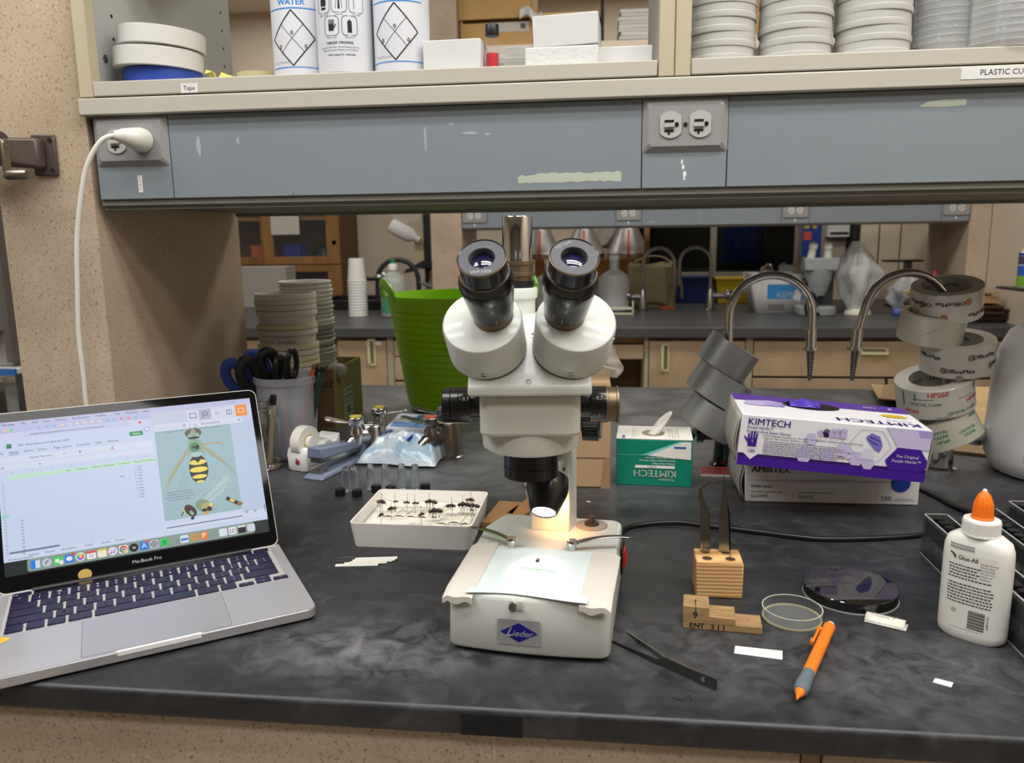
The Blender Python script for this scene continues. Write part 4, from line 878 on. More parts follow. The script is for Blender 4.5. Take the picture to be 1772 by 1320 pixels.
# pouch of wet wipes
t = thing('wipes_pouch', 'crumpled light blue soft pouch of wipes behind the glass vials', 'pouch', (-.352, 1.392, 0), (0, 0, rad(-7)))
def pouch(u, v):
    a = 2*u-1; c = 2*v-1
    e = max(abs(a), abs(c)); h = .047*(max(0, 1-abs(a)**3.2))**.55*(max(0, 1-abs(c)**3))**.5
    wob = .0016*math.sin(a*9+c*4)*math.cos(c*11-a*3)+.0012*math.sin(17*a+9*c)
    return (a*.070*(1+.05*math.sin(c*4)), c*.088*(1+.03*math.sin(a*5)), .004+h+(wob*min(1, h/.02) if h > .001 else 0))
b = MB(); b.grid(pouch, 30, 34); b.grid(lambda u, v: (pouch(1-u, v)[0], pouch(1-u, v)[1], .0015 if 0 < u < 1 and 0 < v < 1 else .004), 10, 10)
def pouch_mat():
    m = bpy.data.materials.new('pouch_film'); m.use_nodes = True; nt = m.node_tree; bs = nt.nodes['Principled BSDF']
    tc = nt.nodes.new('ShaderNodeTexCoord'); n = noise(nt, tc.outputs['Object'], 16, 2, .5, 1); r = ramp(nt, n.outputs['Fac'], [(.35, (212, 222, 230)), (.52, (200, 218, 230)), (.60, (160, 198, 222)), (.72, (210, 222, 230))])
    nt.links.new(r.outputs[0], bs.inputs['Base Color']); bs.inputs['Roughness'].default_value = .16; bs.inputs['Coat Weight'].default_value = .5
    n2 = noise(nt, tc.outputs['Object'], 40, 3, .6, 1.5); bp = nt.nodes.new('ShaderNodeBump'); bp.inputs['Strength'].default_value = .5; bp.inputs['Distance'].default_value = .004
    nt.links.new(n2.outputs['Fac'], bp.inputs['Height']); nt.links.new(bp.outputs[0], bs.inputs['Normal']); return m
mk('pouch_body', b, pouch_mat(), t, ang=70)
b = MB(); Tl = TR(-.002, .006, .0550, rad(9), 0, 0); b.prism(rrect(-.040,.040,-.034,.040,.006), -.006, .0045, 0, Tl)
lidp = mk('pouch_lid', b, mat('lid_plastic', (226, 230, 232), .3), t, bevel=.0015)
b = MB(); z = .0048
b.flat(rrect(-.033,.033,-.026,.034,.003), 0, Tl, z); b.rect(-.033,.033,-.026,-.004, 1, Tl, z+.0001); b.flat([(.008,-.004),(.033,-.004),(.033,.034),(.0,.034)], 2, Tl, z+.0001)
b.oval(-.004, .012, .019, .0095, 3, Tl, z+.0002)
for dx in (-.010,-.004,.003): b.rect(-.004+dx-.0022, -.004+dx+.0022, .0088, .0155, 0, Tl, z+.0003)
b.line(.013,-.020,.027,.026,.006,4,Tl,z+.0003)
mk('lid_print', b, [mat('lid_print_white', (222, 228, 234), .4), mat('lid_print_blue', (96, 150, 214), .4), mat('lid_print_teal', (90, 158, 170), .4), mat('lid_print_navy', (36, 74, 140), .4), mat('lid_print_deep_teal', (24, 110, 140), .4)], lidp)
b = MB()
def onp(x, y): return pouch((x/.070+1)/2, (y/.088+1)/2)
navy = [(-.052,-.036),(-.030,-.026),(-.026,-.034),(-.046,-.046)]
b.add([(*onp(x, y)[:2], onp(x, y)[2]+.0035) for x, y in navy], [(0,1,2,3)])
b.add([(*onp(x, y)[:2], onp(x, y)[2]+.003) for x, y in ((.022,-.030),(.027,-.030),(.020,-.066),(.014,-.066))], [(3,2,1,0)])
mk('pouch_print', b, mat('navy_print', (40, 50, 150), .3), t)
# bench gas and air turrets
def paddle(T, L=.062, c=CHROME, par=None):
    b = MB(); P = [(0,-.0045),(.018,-.0050),(.028,-.0085),(.050,-.0105),(L,-.0085),(L+.003,0),(L,.0085),(.050,.0105),(.028,.0085),(.018,.0050),(0,.0045)]
    def zz(x): return .0 + .010*max(0, (x-.014)/.05)**1.2
    n = len(P); b.add([(x,y,zz(x)) for x,y in P]+[(x,y,zz(x)+.0035) for x,y in P], [tuple(range(n-1,-1,-1)), tuple(range(n,2*n))]+[(k,(k+1)%n,n+(k+1)%n,n+k) for k in range(n)], 0, T)
    return mk('lever', b, c, par, bevel=.001)
def turret(name, label, x, y, valves, met, body_h=.055):
    t = thing(name, label, 'gas tap', (x, y, 0))
    mk('turret_body', MB().lathe([(0,0),(.030,0),(.030,.003),(.0265,.005),(.0235,body_h-.008),(.021,body_h-.002),(.016,body_h),(0,body_h)], 32), met, t)
    for ang, cap, lev in valves:
        a = rad(ang); dx, dy = math.cos(a), math.sin(a)
        ax, ay = dx*.042, dy*.042
        b = MB().tube([(dx*.012,dy*.012,.040),(ax,ay,.044)], [.015,.012], 16); b.lathe([(0,.026),(.0105,.030),(.0125,.040),(.0125,.056),(.010,.060),(.010,.064),(.0135,.068),(.0150,.076),(.0145,.080),(.012,.081),(0,.081)], 24, 0, TR(ax, ay, 0))
        v = mk('valve', b, met, t)
        mk('index_disc', MB().cyl(.0108, .081, .0826, 20, 0, TR(ax, ay, 0)), cap, v)
        paddle(TR(ax, ay, .068, 0, 0, rad(lev)), .055, met, v)
        na = rad(ang-8); nx, ny = math.cos(na), math.sin(na); pts = []; rr = []
        for i in range(9): pts.append((ax+nx*(.008+.0045*i), ay+ny*(.008+.0045*i), .043-.0030*i)); rr.append((.0100-.0006*i)*(1.0 if i % 2 else .86))
        mk('barbed_nozzle', MB().tube(pts, rr, 12), met, v)
    return t
YEL = mat('yellow_index', (206, 190, 50), .4); RED = mat('red_index', (206, 88, 60), .4)
turret('gas_turret', 'chrome double gas turret with two yellow index discs beside the stapler', -.4225, 1.378, ((243,YEL,182),(88,YEL,352)), CHROME, .060)
DULL = mat('dull_chrome', (150, 146, 140), .24, 1)
turret('gas_turret', 'dull chrome gas turret with a red index disc in front of the green bin', -.2830, 1.380, ((236,RED,168),(110,mat('grey_index', (130,130,128), .4),168)), DULL, .068)
# tape dispenser
t = thing('tape_dispenser', 'glossy white tape dispenser with small red ladybirds and a tape roll', 'tape dispenser', (-.512, 1.300, 0), (0, 0, rad(70)))
CER = mat('glossy_white_ceramic', (232, 230, 226), .12, coat=.5)
P = [(-.036,.002),(-.037,.012),(-.0385,.030),(-.034,.040),(-.026,.042),(-.020,.034),(-.006,.029),(.006,.036),(.013,.045),(.026,.047),(.036,.040),(.046,.041),(.052,.046),(.053,.050),(.056,.050),(.057,.036),(.054,.014),(.048,.002)]
b = MB(); n = len(P)
for k, (yy, sc) in enumerate(((-.022,.93),(-.019,1),(.019,1),(.022,.93))): b.v += [(x*sc, yy, .002+(z-.002)*(.96 if sc < 1 else 1)) for x, z in P]
b.f = [tuple(range(n)), tuple(range(4*n-1, 3*n-1, -1))]+[(a*n+k, (a+1)*n+k, (a+1)*n+(k+1)%n, a*n+(k+1)%n) for a in range(3) for k in range(n)]; b.m = [0]*len(b.f)
mk('dispenser_body', b, CER, t, ang=60, bevel=.002)
mk('dispenser_foot', MB().prism(rrect(-.036,.049,-.023,.023,.010), 0, .007), CER, t, bevel=.002)
TT_ = TR(-.014, 0, .048, PI/2, 0, 0)
rl = mk('tape_roll', MB().lathe([(.0135,-.0095),(.0275,-.0095),(.028,-.009),(.028,.009),(.0275,.0095),(.0135,.0095),(.0135,-.0095)], 36, 0, TT_), mat('matt_clear_tape', (226, 222, 210), .4), t)
mk('tape_core', MB().lathe([(.0115,-.0096),(.0136,-.0096),(.0136,.0096),(.0115,.0096),(.0115,-.0096)], 30, 0, TT_), mat('yellow_core', (206, 176, 96), .6), t)
mk('roll_hub', MB().cyl(.0112, -.018, .018, 20, 0, TT_), WHITEP, t)
LBR = mat('ladybird_red', (170, 34, 34), .3)
for Tb in (TR(-.0372, -.002, .017, 0, 0, -PI/2), TR(-.008, -.0218, .018)):
    b = MB().ball(.0042,.0016,.0052,10,0,Tb @ TR(0,0,0,0,rad(25),0)).ball(.0020,.0016,.0018,8,1,Tb @ TR(-.0016,0,.0055))
    for q in (-1, 1):
        for j in range(3): b.tube([(0,0,-.002+.002*j),(q*.0062,-.0006,-.003+.003*j)], .0003, 4, 1, Tb)
    mk('ladybird', b, [LBR, BLACK], t)
# stapler
t = thing('stapler', 'grey blue desk stapler pointing at the viewer beside the tape dispenser', 'stapler', (-.460, 1.300, 0), (0, 0, rad(-104)))
SB = mat('stapler_grey_blue', (112, 122, 146), .35)
b = MB(); b.hexa([(-.075,-.019,0),(.085,-.021,0),(.085,.021,0),(-.075,.019,0),(-.070,-.015,.010),(.079,-.017,.008),(.079,.017,.008),(-.070,.015,.010)]); mk('stapler_base', b, SB, t, bevel=.003)
mk('anvil_plate', MB().box(.050,.074,-.011,.011,.008,.0095), STEEL, t)
b = MB(); b.hexa([(-.066,-.012,.016),(.070,-.012,.026),(.070,.012,.026),(-.066,.012,.016),(-.066,-.012,.024),(.070,-.012,.034),(.070,.012,.034),(-.066,.012,.024)]); mk('magazine', b, STEEL, t, bevel=.001)
b = MB(); b.hexa([(-.072,-.0155,.022),(.074,-.0155,.034),(.074,.0155,.034),(-.072,.0155,.022),(-.066,-.013,.034),(.074,-.0145,.054),(.074,.0145,.054),(-.066,.013,.034)]); mk('stapler_arm', b, SB, t, bevel=.003)
b = MB(); b.hexa([(-.072,-.0165,.008),(-.044,-.0165,.008),(-.044,.0165,.008),(-.072,.0165,.008),(-.068,-.0165,.034),(-.058,-.0165,.034),(-.058,.0165,.034),(-.068,.0165,.034)]); mk('hinge_bracket', b, SB, t, bevel=.002)
# mason jar
t = thing('mason_jar', 'clear glass mason jar of small tools right of the laptop screen', 'jar', (-.600, 1.283, 0))
mk('jar_glass', MB().lathe([(0,.001),(.034,.001),(.0375,.005),(.038,.012),(.038,.080),(.036,.090),(.0315,.098),(.0315,.101),(.0335,.102),(.0335,.104),(.0318,.106),(.0335,.109),(.0335,.111),(.0318,.113),(.0325,.118),(.0300,.118),(.0298,.098),(.0340,.088),(.0358,.080),(.0358,.012),(0,.006)], 36), RGLASS, t)
t2 = thing('fine_forceps', 'bare steel forceps standing in the mason jar', 'forceps', (-.592, 1.270, .008), (rad(-6), rad(10), rad(20)))
for q in (-1, 1): mk('forceps_arm', MB().tube([(q*.001,0,.118),(q*.004,0,.080),(q*.003,0,.040),(q*.0004,0,.002)], [.003,.004,.003,.0008], 6, 0, None, True, .35), STEEL, t2)
t2 = thing('marker_pen', 'tan marker pen with a black cap in the mason jar', 'pen', (-.585, 1.290, .008), (rad(4), rad(9), 0))
mk('pen_barrel', MB().cyl(.0048, 0, .108, 14), mat('tan_barrel', (176, 160, 128), .4), t2); mk('pen_cap', MB().lathe([(0,.108),(.0056,.108),(.0056,.124),(.0044,.125),(.003,.122),(0,.122)], 14), BLACK, t2)
t2 = thing('scissor_ring', 'rounded steel tool end with a hole standing in the mason jar', 'tool', (-.610, 1.283, .008), (rad(3), rad(-2), 0))
mk('tool_shank', MB().tube([(0,0,0),(0,0,.105)], .004, 8), STEEL, t2); b = MB().ball(.011,.009,.015,16,0,TR(0,0,.112)); b.cyl(.003,-.0012,.001,12,1,TR(.0045,-.0078,.116,PI/2,0,rad(30))); mk('tool_head', b, [STEEL, BLACK], t2)
# translucent pen tub
t = thing('pen_tub', 'translucent plastic tub of pens behind the laptop corner', 'tub', (-.578, 1.372, 0))
mk('tub_wall', MB().lathe([(0,.001),(.043,.001),(.0455,.004),(.0545,.118),(.0548,.136),(.0580,.138),(.0588,.142),(.0588,.150),(.0575,.1515),(.0560,.150),(.0560,.142),(.0530,.118),(.0440,.006),(0,.003)], 44), TUBP, t)
def pencil(x, y, rx, ry, c, endc, lab, L=.165, r=.0038):
    t = thing('pencil' if 'pencil' in lab else 'marker_pen', lab, 'pen', (x, y, .006), (rad(rx), rad(ry), 0))
    mk('pen_barrel', MB().cyl(r, 0, L, 12), c, t); mk('pen_end', MB().lathe([(0,L),(r*1.02,L),(r*1.02,L+.008),(r*.8,L+.010),(0,L+.010)], 12), endc, t)
ORG = mat('orange_barrel', (206, 92, 48), .4)
pencil(-0.564, 1.352, -3, 15, ORG, BRASS, 'orange pencil leaning at the right rim of the pen tub', .163)
pencil(-0.556, 1.362, -2, 14, BLACK, BRASS, 'black pencil next to the orange one in the pen tub', .163)
pencil(-0.551, 1.372, 2, 16, mat('dark_green_barrel', (40, 66, 48), .4), BLACK, 'dark green marker pen at the right rim of the pen tub', .158, .005)
pencil(-0.571, 1.350, -4, -6, mat('pink_red_barrel', (206, 92, 80), .4), ORG, 'pinkish red pencil seen through the front of the pen tub', .120)
pencil(-0.581, 1.355, 4, -14, mat('blue_barrel', (40, 60, 120), .4), BLACK, 'blue pen seen through the left of the pen tub', .125)
# scissors in the tub
def scissors(x, y, rx, ry, rz, m, lab, sc=1):
    t = thing('scissors', lab, 'scissors', (x, y, .010), (rad(rx), rad(ry), rad(rz)))
    for q in (-1, 1):
        b = MB(); b.hexa([(q*.001-.001,-.001,0),(q*.001+.001,-.001,0),(q*.001+.001,.001,0),(q*.001-.001,.001,0),(q*.004-.006,-.001,.11),(q*.004+.006,-.001,.11),(q*.004+.006,.001,.11),(q*.004-.006,.001,.11)]); mk('blade', b, STEEL, t)
        pts = [(q*(.004+.020*(1-math.cos(a))/1.0)+q*.004, 0, .140+.032*math.sin(a-PI/2)+.022) for a in [2*PI*i/20 for i in range(20)]]
        pts = [(q*.021+.0155*math.cos(a)*q, 0, .158+.026*math.sin(a)) for a in [2*PI*i/22 for i in range(22)]]
        b = MB().tube(pts+[pts[0], pts[1]], .0052*sc, 8, 0, None, False, 1.25); b.tube([(q*.003,0,.105),(q*.010,0,.135)], [.006,.0062], 8); mk('finger_loop', b, m, t)
BLUEH = mat('blue_scissor_handle', (38, 62, 142), .35)
scissors(-0.594, 1.375, -4, -22, 15, BLUEH, 'scissors with blue plastic handles leaning left out of the pen tub', 1.5)
scissors(-0.599, 1.395, 2, -16, 50, BLACK, 'scissors with thick black handles leaning left out of the pen tub', 1.6)
scissors(-0.587, 1.388, 6, -8, 80, BLACK, 'black looped scissors standing highest in the pen tub', .9)
# deli containers stack
def lath_cup(h, rb, rt, rim, th=.0008): return MB().lathe([(0,0),(rb-.003,0),(rb,.003),(rt,h-.010),(rt+rim,h-.009),(rt+rim,h-.003),(rt+rim-.001,h),(rt,h),(rt-th-.0006,h-.004),(rb-th,.004),(0,.0022)], 40)
DELI = thin('cloudy_deli_plastic', (222, 220, 208), .72, .4)
DELIY = thin('yellowed_deli_plastic', (214, 206, 172), .78, .45)
dc = None; zs = [.0]
for g in (.011,.011,.012,.011,.028,.011,.026,.011,.0105,.0105): zs.append(zs[-1]+g)
nD = len(zs)
for k, z in enumerate(zs):
    l = 'cloudy plastic container, the '+(ORD[nD-1-k]+' from the top' if k < nD-1 else 'topmost')+' in the short stack behind the pen tub'
    q = mk('deli_container', lath_cup(.150, .0440, .0545, .0040), DELIY if k in (1, 2, 4, 6) else DELI, loc=(-.619+.0006*math.sin(k*2), 1.488, z)) if dc is None or k in (1,2,4,6) else None
    if q is None: q = dc.copy(); COL.objects.link(q); q.location = (-.619+.0008*math.sin(k*2), 1.488, z)
    elif dc is None: dc = q
    tag(q, l, 'container', 'cloudy containers behind the pen tub')
    if k == 6:
        b = MB()
        for j, s_ in enumerate(('in and about (June)', 'of L.K. manyara')): b.text(s_, .011, 0, .130-.012*j, 0, None, wrap=on_cyl(.0555, .05), shear=.2)
        mk('pen_writing', b, GREYINK, q)
# cardboard box with the tall stack of dirty pots
t = thing('cardboard_box', 'olive brown open cardboard box holding the tall stack of white pots', 'box', (0, 0, 0))
bx0, bx1, by0, by1, bh = -.715, -.556, 1.565, 1.745, .128
OLV = mat('olive_cardboard', (150, 138, 84), .8, var=.08, vscale=40); OLD = mat('brown_cardboard_face', (120, 92, 66), .8)
mk('box_floor', MB().box(bx0, bx1, by0, by1, 0, .003), OLV, t)
mk('box_side', MB().box(bx1-.003, bx1, by0, by1, .003, bh), OLV, t); mk('box_side', MB().box(bx0, bx0+.003, by0, by1, .003, bh), OLV, t)
mk('box_front', MB().box(bx0+.003, bx1-.003, by0, by0+.003, .003, bh), OLD, t); mk('box_back', MB().box(bx0+.003, bx1-.003, by1-.003, by1, .003, bh), OLV, t)
RS = Matrix(((0,0,1,bx1+.0002),(1,0,0,0),(0,1,0,0),(0,0,0,1)))   # print on the right side: x along y, y = z
b = MB(); b.rect(by0+.050, by0+.112, .012, .078, 0, RS, .0002); b.text('Tray Small Foam', .0085, by0+.081, .070, 1, RS, z=.0005); b.text('Blue Cheese', .0100, by0+.081, .058, 1, RS, z=.0005, bold=.01); b.text('dressing 12/1 oz', .0085, by0+.081, .047, 1, RS, z=.0005)
for i in range(9): b.rect(by0+.070+.0024*i, by0+.0712+.0024*i, .020, .036, 1, RS, .0005)
mk('box_label', b, [mat('pale_green_label', (176, 190, 166), .6), mat('label_ink', (56, 60, 54), .6)], t)
b = MB(); b.text('(S', .020, by0+.016, .108, 0, RS, z=.0003); b.text('N', .026, by0+.026, .098, 0, RS, z=.0003, shear=.2); b.text('O', .014, by1-.020, .116, 0, RS, z=.0003); b.text('OZ', .018, bx1-.016, .096, 0, TR(0, by0-.0003, 0) @ FRONT, bold=.01); mk('box_writing', b, INK, t)
NP = 30; z0, z1 = .012, .294; pot = None
POTM = []
for j, c in enumerate(((224,222,214),(196,192,182),(150,146,136))): POTM.append(mat('pot_plastic_%d' % (j+1), c, .4, var=.22, vscale=55))
pots = {}
for k in range(NP):
    z = .004+(.306-.045-.004)*k/(NP-1)
    mi_ = 0 if k > 24 or k % 5 == 0 else (2 if 14 <= k <= 18 else 1)
    if mi_ not in pots:
        q = mk('ribbed_pot', MB().lathe([(0,0),(.040,0),(.0425,.003),(.0525,.040),(.0560,.041),(.0565,.0445),(.0550,.0455),(.0520,.0445),(.0415,.0045),(0,.0025)], 36), POTM[mi_]); pots[mi_] = q
    else: q = pots[mi_].copy(); COL.objects.link(q)
    q.location = (-.640+.0016*math.sin(k*1.7)-.002*k/NP, 1.655, z)
    tag(q, 'white ribbed pot, the '+(ORD[NP-1-k]+' from the top' if k < NP-1 else 'topmost')+' of the tall dirty stack', 'pot', 'stacked dirty pots in the cardboard box')
tag(mk('crumpled_bag', MB().ball(.022,.020,.014,14,0,TR(0,0,0)), BAGP, loc=(-.562, 1.60, .122)), 'bit of clear plastic bag poking over the cardboard box edge', 'plastic bag')
tag(mk('olive_tub', MB().lathe([(0,0),(.048,0),(.052,.09),(.056,.096),(.056,.104),(.053,.104),(.049,.092),(.046,.004),(0,.004)], 30), mat('olive_plastic', (146, 146, 92), .4), loc=(-.790, 1.985, .0)), 'olive plastic tub half hidden behind the cloudy container stack', 'tub')
# green flexible bucket
t = thing('flexible_bucket', 'large lime green flexible bucket with ribbed sides behind the microscope', 'bucket', (-.332, 1.800, 0))
prof = [(0,.002),(.108,.002),(.120,.010)]
for i in range(15):
    z = .022+.0150*i; r = .122+.040*(z/.25); prof += [(r,z),(r-.0012,z+.0012),(r+.0004,z+.0024)]
prof += [(.1655,.262),(.1655,.268),(.1625,.268),(.1590,.255),(.1180,.014),(0,.008)]
LIME = mat('lime_green_rubber', (170, 228, 22), .38)
mk('bucket_body', MB().lathe(prof, 64), LIME, t, ang=25)
for q, a in ((-1, rad(205)), (1, rad(25))):
    cx, cy = math.cos(a), math.sin(a); tx, ty = -cy, cx
    pts = []
    for i in range(13):
        u = i/12; s_ = (u-.5)*.150; hh = .034*math.sin(u*PI)**.7; pts.append((cx*(.163+.012*math.sin(u*PI))+tx*s_, cy*(.163+.012*math.sin(u*PI))+ty*s_, .262+hh))
    mk('handle', MB().tube(pts, [.004]+[.0062]*11+[.004], 10, 0, None, True, 1.9), mat('lime_handle', (146, 216, 60), .35), t)
# ================================================================== right side of the bench
# brown paper carton behind the microscope
t = thing('kraft_carton', 'brown kraft carton with a tissue on top right behind the microscope', 'carton', (0, 0, 0))
T = TR(-.0585, 1.262, 0, 0, 0, rad(1.5))
mk('carton_body', MB().box(-.070, .0665, -.052, .060, 0, .172, 0, T), KRAFT, t, bevel=.003)
mk('carton_flap', MB().box(-.0705, .067, -.0535, -.052, .050, .168, 0, T), KRAFT, t, bevel=.0006)
mk('flap_fold', MB().add([(.052,-.0532,0),(.067,-.0532,0),(.067,-.0532,.050),(.058,-.0532,.050)], [(0,1,2,3)], 0, T), KRAFTD, t)
mk('carton_end_print', MB().add([(.0668,-.030,.004),(.0668,-.010,.004),(.0668,-.010,.14),(.0668,-.030,.14)], [(0,1,2,3)], 0, T), mat('faded_print', (176, 140, 112), .8), t)
t = thing('tissue', 'crumpled off white tissue standing out of the kraft carton', 'tissue', (.000, 1.285, .168), (0, 0, rad(-12)))
b = MB(); b.grid(lambda u, v: ((u-.6)*.058+.006*math.sin(v*5), .010*math.sin(u*7+v*2)+.006*math.sin(v*9), v*(.060-.026*abs(u-.62)/.62*1.3)+.004*math.sin(u*9)*v), 12, 10)
b.grid(lambda u, v: ((u-.5)*.070-.010, -.012-.012*v+.006*math.sin(u*6), v*(.026-.02*abs(u-.5))), 10, 6)
mk('tissue_sheet', b, mat('tissue_paper', (216, 208, 196), .9), t, ang=80, solid=.0003)
# box of task wipes
t = thing('wipes_box', 'green and white box of task wipes standing upside down', 'box', (.0192, 1.2325, 0), (0, 0, rad(-3)))
KW, KD, KH = .119, .088, .0755
GREENB = mat('teal_green_card', (10, 124, 100), .4)
b = MB(); b.box(0, KW, 0, KD, 0, KH); mk('box_carton', b, [GREENB], t, bevel=.001)
Tt = TR(0, 0, KH+.0008)
b = MB(); hole = [(.058+.0185*math.cos(2*PI*k/28), .041+.0215*math.sin(2*PI*k/28)) for k in range(28)]
outer = [];
for k in range(28):
    a = 2*PI*k/28; c, s_ = math.cos(a), math.sin(a); m_ = min((KW-.058 if c > 0 else .058)/max(abs(c), 1e-6), (KD-.041 if s_ > 0 else .041)/max(abs(s_), 1e-6)); outer.append((.058+c*m_, .041+s_*m_))
outer_c = outer
b.add([(x,y,0) for x,y in outer_c]+[(x,y,0) for x,y in hole], [(k,(k+1)%28,28+(k+1)%28,28+k) for k in range(28)], 0, Tt)
for cx, cy, i0 in ((0,0,0),(KW,0,0),(KW,KD,0),(0,KD,0)):
    n_ = sorted(range(28), key=lambda k: (outer[k][0]-cx)**2+(outer[k][1]-cy)**2)[:2]; b.add([(cx,cy,0),(*outer[n_[0]],0),(*outer[n_[1]],0)], [(0,1,2)], 0, Tt)
mk('box_top', b, mat('white_card', (232, 228, 218), .5), t)
mk('box_opening', MB().oval(.058, .041, .0188, .0218, 0, TR(0,0,KH+.0004)), mat('opening_shadow', (150, 138, 108), .8), t)
b = MB(); 
for j in range(7): b.rect(.0245+.0028*j if j < 3 else .083+.0045*(j-3), .0250+.0028*j if j < 3 else .0840+.0045*(j-3), .012, .074-.008*(j % 3), 0, TR(0,0,KH+.001))
for j in range(12): b.rect(.078+.003*j, .0795+.003*j, .076, .082, 0, TR(0,0,KH+.001))
mk('top_small_print', b, mat('grey_print', (150, 148, 140), .6), t)['kind'] = 'stuff'
mk('blue_badge', MB().rect(.009, .0135, .004, .022, 0, TR(0,0,KH+.001)), mat('badge_cobalt', (50, 90, 170), .5), t)
F = TR(0, -.0009, 0) @ FRONT
b = MB(); b.flat([(.050,.050),(.1165,.0445),(.1165,.0735),(.104,.0735)], 0, F, 0); b.flat([(.050,.050),(.104,.0735),(.097,.0735),(.040,.0508)], 1, F, .00005)
b.rect(0, KW, .0490, .0494, 2, F, .0002) if False else b.rect(.002, .050, .0502, .0508, 1, F, .0001)
mk('white_wedge', b, [mat('white_print', (226, 222, 214), .45), mat('pale_teal_print', (120, 196, 190), .45), GREENB], t)
mk('blue_logo_bar', MB().flat([(.0900,.0625),(.1085,.0625),(.1085,.0655),(.0900,.0655)], 0, F, .0003), mat('logo_cobalt', (34, 72, 160), .45), t)
UP = F @ TR(.061, .0245, 0, 0, 0, PI)
b = MB(); b.text('KIMTECH', .0160, 0, .0030, 0, UP, bold=.012, z=.0003, sx=1.0); b.text('Kimwipes', .0060, -.030, .0135, 0, UP, z=.0003, align='LEFT', bold=.01); b.rect(-.031, .031, -.0095, -.0050, 0, UP, .0003)
for j, s_ in enumerate(('Delicate Task Wipes', 'Essuie tout pour taches delicates', 'Panos para tareas delicadas')): b.text(s_, .0042, -.031, -.0125-.0048*j, 0, UP, z=.0003, align='LEFT')
mk('upside_down_lettering', b, mat('white_lettering', (226, 228, 222), .45), t)
b = MB(); b.text('SCIENCE', .0036, -.002, -.0073, 0, UP, z=.0005, align='LEFT'); mk('bar_lettering', b, mat('green_lettering', (60, 120, 100), .5), t)
t2 = thing('task_wipe', 'white task wipe pulled up out of the green box opening', 'tissue', (.080, 1.270, KH-.004), (0, 0, rad(18)))
b = MB(); b.grid(lambda u, v: ((.0095+.007*v)*math.cos(2.3*PI*u)*(1-.15*v)+.016*v, (.010+.002*v)*math.sin(2.3*PI*u), .003+.024*v+(.012*math.cos(2.3*PI*u))*v), 26, 6); mk('wipe_sheet', b, mat('soft_white_tissue', (230, 228, 220), .9), t2, ang=80, solid=.0004)
# lower glove box, sagging to the right
t = thing('glove_box', 'white carton of polythene gloves crushed under the purple glove box', 'glove box', (0, 0, 0))
GX0, GX1, GY = .2095, .4545, 1.163; gd = .118; hl_, hr_ = .0575, .0435
WCARD = mat('glossy_white_card', (216, 214, 214), .35)
b = MB().hexa([(GX0,GY,0),(GX1,GY,0),(GX1,GY+gd,0),(GX0,GY+gd,0),(GX0-.002,GY,hl_),(GX1,GY,hr_),(GX1,GY+gd,hr_+.012),(GX0-.002,GY+gd,hl_+.006)]); mk('carton_body', b, WCARD, t, bevel=.002)
for k in range(2):
    b = MB(); b.grid(lambda u, v: (GX0-.0015-.0045*math.sin(v*PI)-.0022*k, GY+.002+.006*k+(gd-.006)*u, .003+(hl_-.008)*v), 3, 8); mk('end_flap', b, mat('grey_card_edge', (150, 146, 142), .6), t, solid=.0008)
F = TR(0, GY-.0004, 0) @ FRONT
b = MB(); b.text('AMBITEX', .0128, GX0+.0075, .0500, 0, F, bold=.03, align='LEFT', sx=1.05); b.text('P6505 Series', .0058, GX0+.0075, .0245, 0, F, bold=.02, align='LEFT')
for x_, a_, c_ in ((GX0+.0075,'SYNTHETIC POLYETHYLENE','GLOVES'),(GX0+.0750,'POLYETHYLENE SYNTHETIQUE','GANTS')): b.text(a_, .0036, x_, .0158, 0, F, align='LEFT'); b.text(c_, .0070, x_, .0095, 0, F, align='LEFT')
b.text('500', .0100, GX1-.053, .0095, 0, F, align='LEFT'); b2 = MB(); b2.rect(GX0+.0680, GX0+.0684, .006, .018, 0, F);
mk('print_rule', b2, mat('charcoal_lettering', (40, 40, 44), .5), t); b2 = MB(); b2.rect(GX1-.0600, GX1-.0596, .006, .018, 0, F); mk('print_rule', b2, mat('charcoal_lettering', (40, 40, 44), .5), t); b.rect(GX1-.034, GX1-.010, .0094, .0099, 0, F); b.rect(GX1-.034, GX1-.006, .0068, .0073, 0, F)
mk('box_lettering', b, mat('charcoal_lettering', (40, 40, 44), .5), t)
b = MB(); 
for j in range(18):
    u0, u1 = j/18, (j+1)/18
    def cv(u, o): return (GX0+.002+.232*u, .034-.030*u*(1-u)*1.6+.010*math.sin(u*3)+o)
    b.flat([cv(u0, -.0), cv(u1, -.0), cv(u1, .004*math.sin(u1*PI)+.0008), cv(u0, .004*math.sin(u0*PI)+.0008)], 0, F, -.0001)
mk('mauve_swoosh', b, mat('mauve_print', (190, 178, 190), .4), t)
mk('blue_round_mark', MB().oval(GX1-.0265, .0335, .0135, .0135, 0, F, .0003), mat('royal_blue_print', (36, 60, 150), .4), t)
